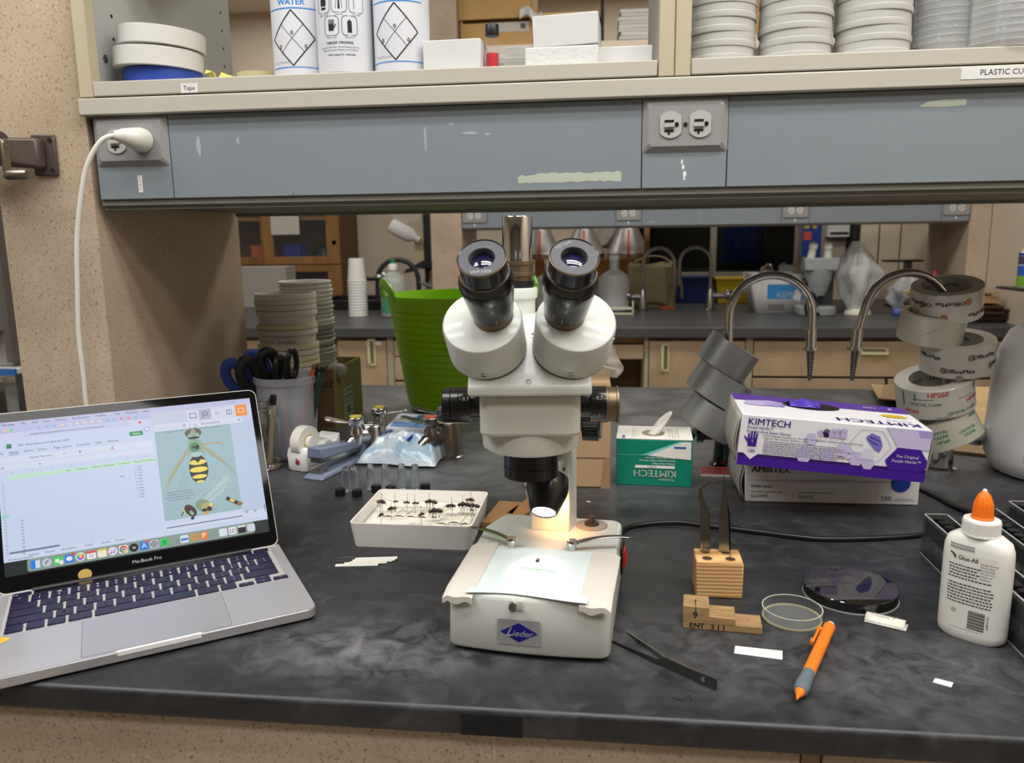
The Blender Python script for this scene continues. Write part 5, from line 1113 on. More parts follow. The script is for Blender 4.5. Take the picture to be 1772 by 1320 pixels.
# purple exam glove box on top
t = thing('glove_box', 'purple and white box of exam gloves tilted on the lower glove carton', 'glove box', T=TR(.1815, 1.088, .0795, rad(2), rad(4.6), rad(-1)))
PW, PD, PH = .2475, .122, .0725
PUR = mat('deep_purple_card', (66, 28, 140), .35); PUR2 = mat('violet_card', (86, 52, 150), .35); LILAC = mat('lilac_print', (184, 172, 214), .4); GWH = mat('glove_box_white', (228, 226, 230), .35)
b = MB(); b.box(0, PW, 0, PD, 0, PH-.0004); mk('carton_body', b, GWH, t, bevel=.0012)
Tt = TR(0, 0, PH)
b = MB(); hx, hy = PW*.435, PD*.66; K = 36
hole = [(hx+.040*math.cos(2*PI*k/K), hy+.0215*math.sin(2*PI*k/K)) for k in range(K)]
mk('box_opening', MB().oval(hx, hy, .040, .0215, 0, Tt, .0006, 36), BLACK, t)
b = MB(); b.flat([(0,.085),(PW,.085),(PW,PD),(0,PD)], 0, Tt, .0003); mk('violet_top_band', b, PUR2, t)
b = MB(); b.flat([(.010,.060),(.016,.082),(.050,.092),(.074,.080),(.060,.062),(.034,.056)], 0, Tt, .0005)
for j in range(4): b.flat([(.040,.080-.006*j),(.072-.002*j,.082-.007*j),(.074-.002*j,.079-.007*j),(.040,.077-.006*j)], 1, Tt, .0006)
mk('glove_picture', b, [LILAC, mat('mid_violet_print', (150, 130, 200), .4)], t)
U_ = Tt @ TR(.0, 0, 0, 0, 0, PI)
b = MB(); b.text('KIMTECH', .0230, -.183, -.020, 0, U_, bold=.015, z=.0005, sx=1.15); b.text('Purple Nitrile', .006, -.232, -.036, 0, U_, z=.0005, align='LEFT'); mk('top_lettering', b, PUR, t)
b = MB(); b.text('100', .0135, -.196, -.104, 0, U_, bold=.02, z=.0007); b.oval(-.224, -.104, .003, .003, 0, U_, .0007); mk('top_number', b, GWH, t)
b = MB(); b.flat([(.198,.062),(.206,.054),(.228,.054),(.236,.062),(.228,.070),(.206,.070)], 0, Tt, .0005); mk('yellow_hexagon', b, mat('yellow_print', (222, 186, 40), .4), t)
b = MB(); b.text('Exam Gloves', .0042, -.217, -.062, 0, U_, z=.0007, bold=.01); mk('hexagon_lettering', b, mat('yellow_ink', (130, 100, 30), .5), t)
F = TR(0, -.0005, 0) @ FRONT
b = MB(); b.rect(0, PW, 0, .0135, 0, F, .0001); b.rect(0, PW, .0130, .0175, 1, F, .00012); b.flat([(.008,.0175),(.0175,.009),(.027,.0175)], 2, F, .0002); mk('purple_base_band', b, [PUR, mat('dark_plum', (58, 26, 96), .35), GWH], t)
b = MB()
def hexa2(cx, cy, r, m_): b.flat([(cx+r*math.cos(PI/3*k), cy+r*math.sin(PI/3*k)) for k in range(6)], m_, F, .0002)
for cx, cy, r in ((.094,.046,.009),(.137,.0345,.011),(.117,.0260,.010),(.156,.0245,.011),(.088,.0235,.012),(.172,.0190,.009)): hexa2(cx, cy, r, 0)
b.flat([(.188,.0720),(.2470,.0720),(.2470,.0440),(.206,.0455),(.198,.058)], 0, F, .00015); b.flat([(.228,.071),(.2465,.071),(.2465,.062),(.233,.061)], 1, F, .0002)
b.flat([(.193,.0265),(.206,.0450),(.236,.0450),(.2465,.030),(.2465,.0195),(.2400,.0135),(.199,.0135)], 2, F, .0004)
mk('hexagon_print', b, [mat('pale_lilac', (196, 186, 220), .4), mat('mid_lilac', (164, 148, 206), .4), PUR], t)
b = MB(); hx6 = [(.171+.0275*math.cos(PI/3*k), .0445+.0245*math.sin(PI/3*k)) for k in range(6)]
for k in range(6): b.line(*hx6[k], *hx6[(k+1) % 6], .0005, 0, F, .0003)
b.flat([(.164,.056),(.171,.062),(.182,.058),(.187,.046),(.184,.036),(.177,.040),(.168,.050)], 1, F, .0003); b.flat([(.166,.052),(.180,.045),(.181,.047),(.166,.054)], 2, F, .0004); b.flat([(.168,.056),(.184,.050),(.184,.052),(.169,.058)], 2, F, .0004); b.flat([(.160,.026),(.178,.026),(.176,.040),(.164,.040)], 3, F, .0003)
mk('glove_photo', b, [mat('lilac_line', (150, 140, 180), .4), mat('glove_violet', (120, 112, 190), .4), mat('glove_shadow', (76, 66, 140), .4), mat('faint_lilac', (212, 208, 222), .4)], t)
def hand(b, cx, cy, s, m_, z=.0003):
    b.flat([(cx-.30*s,cy-.5*s),(cx+.30*s,cy-.5*s),(cx+.32*s,cy+.1*s),(cx-.32*s,cy+.1*s)], m_, F, z)
    for k, (dx, h) in enumerate(((-.27,.46),(-.09,.62),(.09,.62),(.26,.48))): b.flat([(cx+(dx-.07)*s,cy+.08*s),(cx+(dx+.07)*s,cy+.08*s),(cx+(dx*1.1+.055)*s,cy+h*s),(cx+(dx*1.1-.055)*s,cy+h*s)], m_, F, z)
    b.flat([(cx-.30*s,cy-.25*s),(cx-.30*s,cy),(cx-.58*s,cy+.26*s),(cx-.62*s,cy+.18*s)], m_, F, z)
b = MB()
HM_ = [LILAC, mat('dark_plum_ink', (46, 22, 70), .4), PUR]
for k, s_ in enumerate((.0088,.0105,.0112,.0122,.0132)): b = MB(); hand(b, .1055+.0070*k*1.05, .0555+.0004*k, s_, 1 if k == 1 else 0); mk('size_hand', b, HM_, t)
b = MB(); hand(b, .0175, .0375, .0190, 2); mk('size_hand', b, HM_, t)
b = MB()
for k, s_ in enumerate(('XS','S','M','L','XL')): b.text(s_, .0028, .1055+.0073*k, .0470, 1, F, z=.0003)
mk('size_lettering', b, HM_, t)
b = MB(); b.text('KIMTECH', .0135, .0085, .0625, 0, F, bold=.015, z=.0003, align='LEFT', sx=1.0); b.text('Purple Nitrile\u2122', .0054, .0085, .0545, 0, F, bold=.01, z=.0003, align='LEFT'); b.text('Powder-Free Exam Gloves', .0054, .0085, .0490, 0, F, bold=.01, z=.0003, align='LEFT'); b.text('100', .0068, .0175, .0215, 0, F, bold=.01, z=.0003)
mk('front_lettering', b, PUR, t)
b = MB(); b.text('Textured Fingertips - Ambidextrous - Non-Sterile - For Medical Use - Not Made with Natural Rubber Latex', .0030, .030, .0445, 0, F, z=.0003, align='LEFT', bold=.012); b.text('Single Use Only - Attention: See Bottom of Box', .0030, .032, .0408, 0, F, z=.0003, align='LEFT', bold=.012)
for j in range(7):
    x_ = .033
    while x_ < .128+.01*(j % 3): w_ = random.uniform(.002, .007); b.rect(x_, x_+w_, .0362-.0028*j, .0374-.0028*j, 1, F, .0003); x_ += w_+.0009
mk('front_small_print', b, [INK, mat('print_grey_violet', (132, 126, 150), .5)], t)
b = MB(); b.text('The Original', .0058, .2205, .0335, 0, F, bold=.02, z=.0007); b.text('Purple Nitrile\u2122', .0058, .2205, .0268, 0, F, bold=.02, z=.0007); b.text('S', .0052, .0175, .0352, 0, F, bold=.03, z=.0006)
mk('white_lettering', b, GWH, t)
for q, sg in ((-.0004, -1), (PW+.0004, 1)):
    for k in range(2):
        b = MB(); b.grid(lambda u, v: (q+sg*(.0035+.0020*k)*math.sin(v*PI), .003+.004*k+(PD-.008)*u, .003+(PH-.007)*v), 3, 8); mk('end_flap', b, mat('card_liner', (160, 154, 146), .6), t, solid=.0008)
g = thing('nitrile_glove', 'purple nitrile glove crumpled in the opening of the top glove box', 'glove', T=TR(.1815, 1.088, .0795, rad(2), rad(4.6), rad(-1)) @ TR(hx-.010, hy, PH-.003))
b = MB(); b.grid(lambda u, v: ((u-.5)*.044, (v-.5)*.030, .0045+.0055*math.sin(u*11+v*4)*math.sin(v*PI)+.004*math.sin(u*PI)*math.sin(v*PI)), 16, 10); mk('glove_sheet', b, mat('purple_nitrile', (84, 64, 178), .4), g, ang=80, solid=.0004)
# bench faucets with goosenecks
def arcpts(cx, cz, r, a0, a1, k, y=0): return [(cx+r*math.cos(rad(a0+(a1-a0)*i/k)), y, cz+r*math.sin(rad(a0+(a1-a0)*i/k))) for i in range(k+1)]
def faucet(x, y, label, pts, tipdir, dark=False):
    t = thing('gooseneck_faucet', label, 'faucet', (x, y, 0))
    M_ = mat('dark_chrome', (92, 92, 94), .12, 1) if dark else CHROME
    mk('faucet_base', MB().lathe([(0,0),(.028,0),(.028,.003),(.0225,.006),(.0200,.050),(.0180,.066),(.0120,.074),(.0095,.080),(0,.080)], 30), M_, t)
    mk('gooseneck', MB().tube(pts, .0068, 16), CHROME, t)
    e = Vector(pts[-1]); d = Vector(tipdir).normalized()
    Tn = Matrix.Translation(e) @ d.to_track_quat('Z', 'Y').to_matrix().to_4x4()
    mk('outlet_ferrule', MB().lathe([(0,-.010),(.0085,-.010),(.0092,.010),(.0092,.020),(0,.020)], 20, 0, Tn), CHROME, t)
    mk('collar_nut', MB().cyl(.0138, .020, .0245, 12, 0, Tn), CHROME, t)
    prof = [(0,.0245)]
    for i in range(11): z = .026+.0046*i; r = .0072-.00030*i; prof += [(r,z),(r-.0014,z+.0032),(r-.0014,z+.0042)]
    prof += [(.003,.0765),(0,.0765)]
    mk('hose_barb', MB().lathe(prof, 18, 0, Tn), mat('dark_steel', (120, 118, 116), .25, 1), t)
    return t
f1 = faucet(.210, 1.362, 'chrome gooseneck faucet with grey tape rolls, left one of the pair', [(0,0,.070),(-.002,0,.16),(-.003,0,.245)]+arcpts(.064, .258, .067, 178, 0, 16)+[(.131,0,.225)], (.02,0,-1), True)
v = MB(); v.tube([(-.012,0,.052),(-.040,-.004,.052)], .0085, 12); v.lathe([(0,0),(.013,0),(.013,.010),(.011,.012),(0,.012)], 6, 0, TR(-.040,-.004,.052,0,-PI/2,0)); mk('side_valve', v, mat('dark_chrome', (92, 92, 94), .12, 1), f1)
for k in range(3): mk('valve_arm', MB().tube([(-.056,-.004,.058),(-.056+.010*math.cos(k*2.1),-.004-.026*math.sin(k*2.1+1),.058+.024*math.cos(k*2.1+.5))], [.005,.0035], 8), CHROME, f1)
mk('valve_stem', MB().tube([(-.048,-.004,.054),(-.060,-.004,.060)], .005, 8), CHROME, f1)
mk('red_index', MB().lathe([(0,.0725),(.012,.0725),(.012,.0745),(0,.0745)], 20, 0, TR(0, 0, -.002)), mat('dark_red_index', (140, 60, 54), .4), f1)
f2 = faucet(.5590, 1.362, 'chrome gooseneck faucet holding five clear tape rolls, right one of the pair', [(0,0,.070),(0,0,.16),(-.004,0,.262)]+arcpts(-.070, .262, .065, 12, 164, 14)+[(-.1405,0,.245),(-.1445,0,.225)], (-.05,0,-1))
v = MB(); v.tube([(.012,.006,.056),(.055,.012,.056)], [.014,.0115], 14); v.lathe([(0,.0),(.017,.0),(.019,.012),(.015,.026),(0,.028)], 20, 0, TR(.052,.012,.056,0,PI/2,0)); mk('side_valve', v, CHROME, f2)
for k in range(4):
    a = k*PI/2+.3; mk('valve_arm', MB().hexa([(.082,.012-.006*math.sin(a),.056-.006*math.cos(a)),(.098,.012-.006*math.sin(a),.056-.006*math.cos(a)),(.098,.012+.006*math.sin(a),.056+.006*math.cos(a)),(.082,.012+.006*math.sin(a),.056+.006*math.cos(a)),(.084,.012+.030*math.cos(a)-.008*math.sin(a),.056+.030*math.sin(a)*-1-.008*math.cos(a)),(.096,.012+.030*math.cos(a)-.008*math.sin(a),.056-.030*math.sin(a)-.008*math.cos(a)),(.096,.012+.030*math.cos(a)+.008*math.sin(a),.056-.030*math.sin(a)+.008*math.cos(a)),(.084,.012+.030*math.cos(a)+.008*math.sin(a),.056-.030*math.sin(a)+.008*math.cos(a))]), CHROME, f2, bevel=.001)
# rolls of grey duct tape on the left faucet
DUCT = mat('grey_duct_tape', (150, 152, 150), .38, .5, var=.08, vscale=60)
def roll(name, cat_, label, cx, cz, tilt, R_, w_, ri, m, group, y=1.362, prints=None, tx=0, core=None):
    t = thing(name, label, cat_, T=TR(cx, y, cz) @ Euler((tx, rad(tilt), 0)).to_matrix().to_4x4(), group=group)
    mk('tape_wound', MB().lathe([(ri,-w_/2),(R_-.0006,-w_/2),(R_,-w_/2+.0006),(R_,w_/2-.0006),(R_-.0006,w_/2),(ri,w_/2),(ri,-w_/2)], 56), m, t)
    mk('tape_core', MB().lathe([(ri-.0022,-w_/2+.0002),(ri+.0004,-w_/2-.0002),(ri+.0004,w_/2+.0002),(ri-.0022,w_/2-.0002),(ri-.0022,-w_/2+.0002)], 40), core or mat('card_core', (176, 166, 146), .7), t)
    return t
for k, (cx, cz, r_) in enumerate(((.2065,.1885,.0455),(.1935,.1385,.0500),(.1805,.0855,.0478))):
    roll('duct_tape_roll', 'tape roll', 'grey duct tape roll, '+('top','middle','bottom')[k]+' of the leaning stack on the left faucet', cx, cz, 32.3, r_, .0485, .0375, DUCT, 'duct tape rolls on the left faucet', y=1.362-.004*k)
# five clear tape rolls on the right faucet
CT = [mat('clear_tape_over_white', (196, 192, 182), .22, coat=.4), mat('clear_tape_cream', (186, 182, 166), .22, coat=.4)]
PCORE = mat('printed_white_core', (196, 192, 184), .5)
COPPER = mat('copper_dot', (168, 116, 84), .5); COPG = mat('grey_brown_dot', (138, 124, 114), .5); PRG = mat('print_green', (34, 116, 88), .5); PRR = mat('print_red', (196, 62, 62), .5)
specs = ((.5500,.2840,-8,.0530,.049,CT[0],'topmost, with shop lettering upside down'),(.5300,.2400,4,.0495,.046,CT[1],'plain, second from the top'),(.5730,.1960,-6,.0555,.050,CT[0],'third from the top, with shop lettering'),(.5430,.1330,-13,.0590,.050,CT[0],'fourth from the top, with green and red lettering'),(.5660,.0700,-26,.0510,.047,CT[1],'lowest, with green lettering'))
for k, (cx, cz, ti, r_, w_, m, l) in enumerate(specs):
    t = roll('clear_tape_roll', 'tape roll', 'clear tape roll, '+l+', on the right faucet', cx, cz, ti, r_, w_, .0395, m, 'clear tape rolls on the right faucet', tx=rad((14, 10, 11, 11, -6)[k]), core=PCORE)
    Rp = r_+.0004
    if k in (0, 2):
        b = MB(); d_ = MB(); ro = PI if k == 0 else 0
        for s_, a, zz in (('OfficeMax',-.28 if k == 0 else -.30,.010 if k == 0 else -.012),('OfficeMax',.62 if k == 0 else .40,-.012 if k == 0 else .011),('OfficeMax',-.98 if k == 0 else .95,-.014 if k == 0 else -.006),('OfficeMax',-1.2,.008),('OfficeMax',1.5,.010)):
            b.text(s_, .0100, 0, zz, 0, None, bold=.035, rot=ro, wrap=on_cyl(Rp, a), sx=1.05)
        for a, zz in (((.22,.011),(-.45,-.012),(.98,-.012),(-1.1,.006)) if k == 0 else ((-.72,-.012),(-.02,.011),(.62,-.008),(-.30,-.0235),(1.2,.010))): d_.oval(0, 0, .0058, .0058, 0, None, 0); n_ = len(d_.v)-20; d_.v[n_:] = [on_cyl(Rp, a)(x, y+zz) for x, y, z in d_.v[n_:]]
        mk('roll_lettering', b, INK, t); 
        for i in range(len(d_.f)): 
            q = MB(); q.add([d_.v[j] for j in d_.f[i]], [tuple(range(20))]); mk('round_mark', q, COPPER if k == 0 else COPG, t)
        c_ = MB()
        for a in (PI-.5, PI+.6): c_.text('OfficeMax', .007, 0, .012, 0, None, bold=.02, rot=ro, wrap=lambda x, y, a=a: (.0370*math.sin(a-x/.037), -.0370*math.cos(a-x/.037), y))
        mk('core_lettering', c_, INK, t)
    if k == 1:
        b = MB(); W_ = on_cyl(Rp, 0)
        for i in range(8): u0, u1 = i/8, (i+1)/8; b.add([W_(-.030+.030*u0,-.006+.020*u0), W_(-.030+.030*u1,-.006+.020*u1), W_(-.030+.030*u1,-.0053+.020*u1), W_(-.030+.030*u0,-.0053+.020*u0)], [(0,1,2,3)])
        mk('tape_end_crease', b, mat('crease_grey', (120, 116, 104), .5), t)
    if k == 3:
        b = MB(); 
        for s_, sz, a, zz, mi_ in (('HP260',.0115,-.28,.018,1),('HP260',.0105,.72,-.002,1),('HP260',.009,-1.0,-.012,1),('CRYSTAL CLEAR',.0066,-.62,.0015,0),('CRYSTAL CLEAR',.0072,.36,-.017,0),('CRYSTAL',.0066,1.0,.016,0)): b.text(s_, sz, 0, zz, mi_, None, bold=.045, wrap=on_cyl(Rp, a))
        for a0, a1, zz in ((-.95,-.40,.010),(.22,.70,.006),(-.40,.00,-.022)): 
            for i in range(6): 
                W_ = on_cyl(Rp); x0_, x1_ = Rp*(a0+(a1-a0)*i/6), Rp*(a0+(a1-a0)*(i+1)/6); b.add([W_(x0_,zz),W_(x1_,zz),W_(x1_,zz+.0007),W_(x0_,zz+.0007)], [(0,1,2,3)], 2)
        W_ = on_cyl(Rp)
        for a in (-1.05, 1.10): b.add([W_(Rp*a-.012,.020),W_(Rp*a+.012,.020),W_(Rp*a+.012*(1 if a < 0 else -1),.008),W_(Rp*a-.012*(1 if a < 0 else 1),-.004)], [(0,1,2,3)], 0)
        mk('roll_lettering', b, [PRG, PRR, INK], t)
        c_ = MB(); c_.text('HP260 CLEAR', .010, 0, .006, 0, None, bold=.02, wrap=lambda x, y: (.0370*math.sin(PI-x/.037), -.0370*math.cos(PI-x/.037), y)); mk('core_lettering', c_, PRG, t)
    if k == 4:
        b = MB()
        for s_, a, zz in (('CRYSTAL',-.55,.008),('CLEAR',-.50,.0005),('HP260',-.50,-.008),('CRYSTAL',.34,-.002),('CLEAR',.34,-.009),('HP260',.75,.015)): b.text(s_, .0070, 0, zz, 0, None, bold=.04, wrap=on_cyl(Rp, a), sx=1.1)
        mk('roll_lettering', b, PRG, t)
# warning plaque at the faucet foot
t = thing('warning_plaque', 'small dark red plaque warning of unsafe water before the left faucet', 'sign', (.1955, 1.309, .0), (0, 0, rad(-2)))
mk('plaque_plate', MB().box(-.036, .036, -.022, .022, 0, .0035), mat('plaque_white_edge', (210, 204, 198), .5), t)
mk('plaque_face', MB().box(-.0355, .0355, -.0215, .0215, .0035, .0041), mat('plaque_red', (134, 48, 44), .4), t)
b = MB(); b.text('DANGER', .0125, 0, .006, 0, None, bold=.01, z=.0044); b.text('UNSAFE WATER', .0095, 0, -.009, 0, None, bold=.01, z=.0044); mk('plaque_lettering', b, mat('plaque_pink_letter', (206, 150, 146), .5), t)
# boards lying at the back of the bench
for k, (x0, x1, y0, y1, z0, h, rz, m, l) in enumerate(((.70,1.20,1.60,2.05,.0,.012,-2,PLY,'pale plywood board lying flat behind the stack of clear tape rolls'),(.645,.80,1.86,2.04,.012,.004,-12,KRAFT,'flattened brown cardboard sheet with a ragged edge behind the purple glove box'),(.650,.79,1.82,2.00,.0165,.004,-20,KRAFTD,'darker brown cardboard sheet lying on top of the flattened one'))):
    tag(mk('flat_board', MB().box((x0-x1)/2, (x1-x0)/2, (y0-y1)/2, (y1-y0)/2, 0, h), m, bevel=.0006, loc=((x0+x1)/2, (y0+y1)/2, z0), rot=(0, 0, rad(rz))), l, 'board')
tag(mk('flat_board', MB().box(-.055,.055,-.05,.05,0,.006), KRAFT, bevel=.0006, loc=(.690,1.48,0), rot=(0,0,rad(-24))), 'small corrugated cardboard piece under the right faucet valve', 'board')
# jug at the right edge
t = thing('plastic_jug', 'large cloudy white plastic jug cut off by the right edge', 'jug', (.742, 1.345, 0))
prof = [(0,0),(.088,0),(.100,.005),(.1125,.030),(.1135,.060),(.1100,.15),(.104,.200),(.090,.232),(.060,.252),(.030,.262),(.024,.270),(.024,.290),(0,.290)]
mk('jug_body', MB().lathe(prof, 48), mat('cloudy_hdpe', (214, 212, 210), .38, sss=.2), t, ang=60)
mk('jug_cap', MB().lathe([(0,.290),(.027,.286),(.027,.305),(0,.306)], 24), mat('jug_cap_red', (180, 40, 60), .4), t)
b = MB(); W_ = on_cyl(.1140, -.80)
for i in range(8): b.add([W_(-.016+.1*i/8,.035),W_(-.016+.1*(i+1)/8,.035),W_(-.016+.1*(i+1)/8,.088),W_(-.016+.1*i/8,.088)], [(0,1,2,3)])
mk('jug_label', b, mat('crimson_label', (186, 30, 70), .4), t)
# glue bottle
t = thing('glue_bottle', 'white glue bottle with an orange twist cap in front of the acrylic racks', 'bottle', (.3610, .7720, 0), (0, 0, rad(-40)))
GW = mat('glue_white_plastic', (226, 225, 218), .32, sss=.1)
b = MB(); levels = [(.86,.90,0),(.97,.98,.003),(1,1,.009),(1,1,.080),(.985,.985,.092),(.90,.93,.100),(.66,.80,.1050),(.46,.74,.1065)]
K = 40; vs = []; fs = []
for sx_, sy_, z in levels:
    for k in range(K):
        a = 2*PI*k/K; c, s_ = math.cos(a), math.sin(a); e = .62
        vs.append((.0305*sx_*math.copysign(abs(c)**e, c), .0165*sy_*math.copysign(abs(s_)**.8, s_), z))
for i in range(len(levels)-1): fs += [(i*K+k, i*K+(k+1)%K, (i+1)*K+(k+1)%K, (i+1)*K+k) for k in range(K)]
fs += [tuple(range(K-1,-1,-1)), tuple(range((len(levels)-1)*K, len(levels)*K))]; b.add(vs, fs); mk('bottle_body', b, GW, t, ang=50)
P = []
for i in range(80): r = .0166 if i % 2 else .0161; P.append((r*math.cos(2*PI*i/80), r*math.sin(2*PI*i/80)))
b = MB().prism(P, .1060, .1190); b.lathe([(0,.1055),(.0168,.1055),(.0168,.1072),(.0160,.1075)], 30).lathe([(.0163,.1190),(.0158,.1205),(.0115,.1212),(0,.1212)], 40); mk('screw_collar', b, GW, t)
b = MB().lathe([(0,.1210),(.0098,.1210),(.0100,.1228),(.0088,.1236),(.0090,.1300),(.0078,.1385),(.0052,.1450),(.0026,.1478),(0,.1478)], 28)
for k in range(14): b.tube([(.0090*math.cos(k*PI/7),.0090*math.sin(k*PI/7),.1240),(.0082*math.cos(k*PI/7),.0082*math.sin(k*PI/7),.1360)], .0006, 5)
mk('twist_cap', b, mat('orange_cap', (240, 116, 20), .35), t); mk('nozzle_tip', MB().ball(.0022,.0022,.0024,10,0,TR(0,0,.1482)), GW, t)
def fr_(x, y): return (x, -.0165*(1-(abs(x)/.0305)**3.2)**.5-.0003, y)
b = MB(); b.grid(lambda u, v: fr_(-.0250+.0450*u, .012+.076*v), 16, 2); mk('back_label', b, mat('label_off_white', (224, 222, 214), .35), t)
b = MB()
def gt(s_, size, x, y, **k): b.text(s_, size, x, y, 0, None, wrap=lambda a, c: (fr_(a, c)[0], fr_(a, c)[1]-.0002, c), **k)
b.add([(fr_(x,y)[0],fr_(x,y)[1]-.0002,y) for x,y in ((-.0235,.0810),(-.0150,.0810),(-.0150,.0845),(-.0192,.0875),(-.0235,.0845))], [(0,1,2,3,4)])
gt('Glue-All', .0062, -.0130, .0830, bold=.03, align='LEFT', sx=.85)
for j, s_ in enumerate(('Bonds Strong','Dries Clear','Fast Drying','Works on a','Variety of','Surfaces')): gt(s_, .0026, .0070, .0815-.0030*j, align='LEFT')
random.seed(3)
for j in range(13):
    y_ = .0745-.0031*j
    if j == 5: b.add([(fr_(x,y)[0],fr_(x,y)[1]-.0002,y) for x,y in ((-.0235,y_),(.0,y_),(.0,y_+.0003),(-.0235,y_+.0003))], [(0,1,2,3)]); continue
    x_ = -.0235
    while x_ < (.004 if j < 4 else .0175): w_ = random.uniform(.0012, .0034); b.add([(fr_(x,y)[0],fr_(x,y)[1]-.0002,y) for x,y in ((x_,y_),(x_+w_,y_),(x_+w_,y_+.0013),(x_,y_+.0013))], [(0,1,2,3)]); x_ += w_+.0007
for i in range(18):
    y_ = .0140+.00105*i; h_ = (.0008,.0004,.0006)[i % 3]
    for j in range(5): b.add([(fr_(x,y)[0],fr_(x,y)[1]-.0002,y) for x,y in ((.0029*j,y_),(.0029*j+.0029,y_),(.0029*j+.0029,y_+h_),(.0029*j,y_+h_))], [(0,1,2,3)])
gt('26000 01322', .0026, .0168, .0240, rot=PI/2, bold=.01)
for k in range(12):
    a0_, a1_ = k*PI/6, (k+1)*PI/6; b.add([(fr_(-.0130+r*math.cos(a),.0290+r*math.sin(a))[0], fr_(-.0130+r*math.cos(a),.0290)[1]-.0002, .0290+r*math.sin(a)) for r, a in ((.0024,a0_),(.0024,a1_),(.0020,a1_),(.0020,a0_))], [(0,1,2,3)])
gt('AP', .0022, -.0130, .0290, bold=.02)
mk('label_print', b, mat('label_black_ink', (60, 60, 62), .5), t)
b = MB()
for j in range(2): 
    x_ = -.0210
    for i in range(13): b.add([(fr_(x,y)[0],fr_(x,y)[1]-.0003,y) for x,y in ((x_,.0945-.003*j),(x_+.0012,.0945-.003*j),(x_+.0012,.0965-.003*j),(x_,.0965-.003*j))], [(0,1,2,3)]); x_ += .0017
mk('batch_code', b, mat('batch_ink', (140, 136, 130), .6), t)['kind'] = 'stuff'
# clear acrylic boxes of capped vials
def rack(x0, label, y0=.700, y1=.984, wd=.0285, h=.0505, n=19):
    t = thing('vial_rack', label, 'vial rack', (x0, y0, 0)); L = y1-y0; th = .0022
    mk('rack_wall', MB().box(0, th, 0, L, 0, h), ACRYL, t); mk('rack_wall', MB().box(wd-th, wd, 0, L, 0, h), ACRYL, t); mk('rack_wall', MB().box(th, wd-th, L-th, L, 0, h), ACRYL, t); mk('rack_wall', MB().box(th, wd-th, 0, th, 0, h), ACRYL, t); mk('rack_floor', MB().box(th, wd-th, th, L-th, 0, th), ACRYL, t)
    for a in ((0,th,0,L),(wd-th,wd,0,L)): mk('bright_edge', MB().box(a[0], a[1], a[2], a[3], h, h+.0004), mat('acrylic_edge', (150, 152, 152), .3), t)
    mk('bright_edge', MB().box(0, wd, L-th, L, h, h+.0004), mat('acrylic_edge', (150, 152, 152), .3), t); mk('bright_edge', MB().box(-.0006, 0, 0, L, 0, .0012), mat('acrylic_edge', (150, 152, 152), .3), t)
    mk('foam_insert', MB().box(th+.0004, wd-th-.0004, th+.0004, L-th-.0004, .026, .044), mat('black_foam', (34, 33, 33), .9, bump=.6, bscale=600), t)
    return t, L
for i, (x0, y1_, l) in enumerate(((.391,.984,'nearest the glue bottle, leftmost'),(.4595,1.012,'middle one of three, right of the glue cap'),(.5150,1.042,'rightmost, cut by the photo edge'))):
    t, L = rack(x0, 'clear acrylic rack of black capped vials, '+l, y1=y1_); t['group'] = 'vial racks at the right edge'
    for k in range(16 if i < 2 else 8):
        yy = y1_-.012-.0155*k; q = thing('capped_vial', 'small black capped vial, '+ORD[k]+' from the far end of the '+('left','middle','right')[i]+' acrylic rack', 'vial', (x0+.0142, yy, .003), group='capped vials in the acrylic racks') if i+k == 0 else dup(vial0, (x0+.0142, yy, .003), None, 'small black capped vial, '+ORD[k]+' from the far end of the '+('left','middle','right')[i]+' acrylic rack')
        if i+k == 0:
            vial0 = q; mk('vial_glass', MB().cyl(.0052, 0, .036, 14), GLASS, q); mk('vial_cap', MB().cyl(.0058, .036, .0465, 14), BLACK, q); mk('vial_slip', MB().box(-.0030, .0030, -.0046, -.0042, .004, .023), WHITE, q)
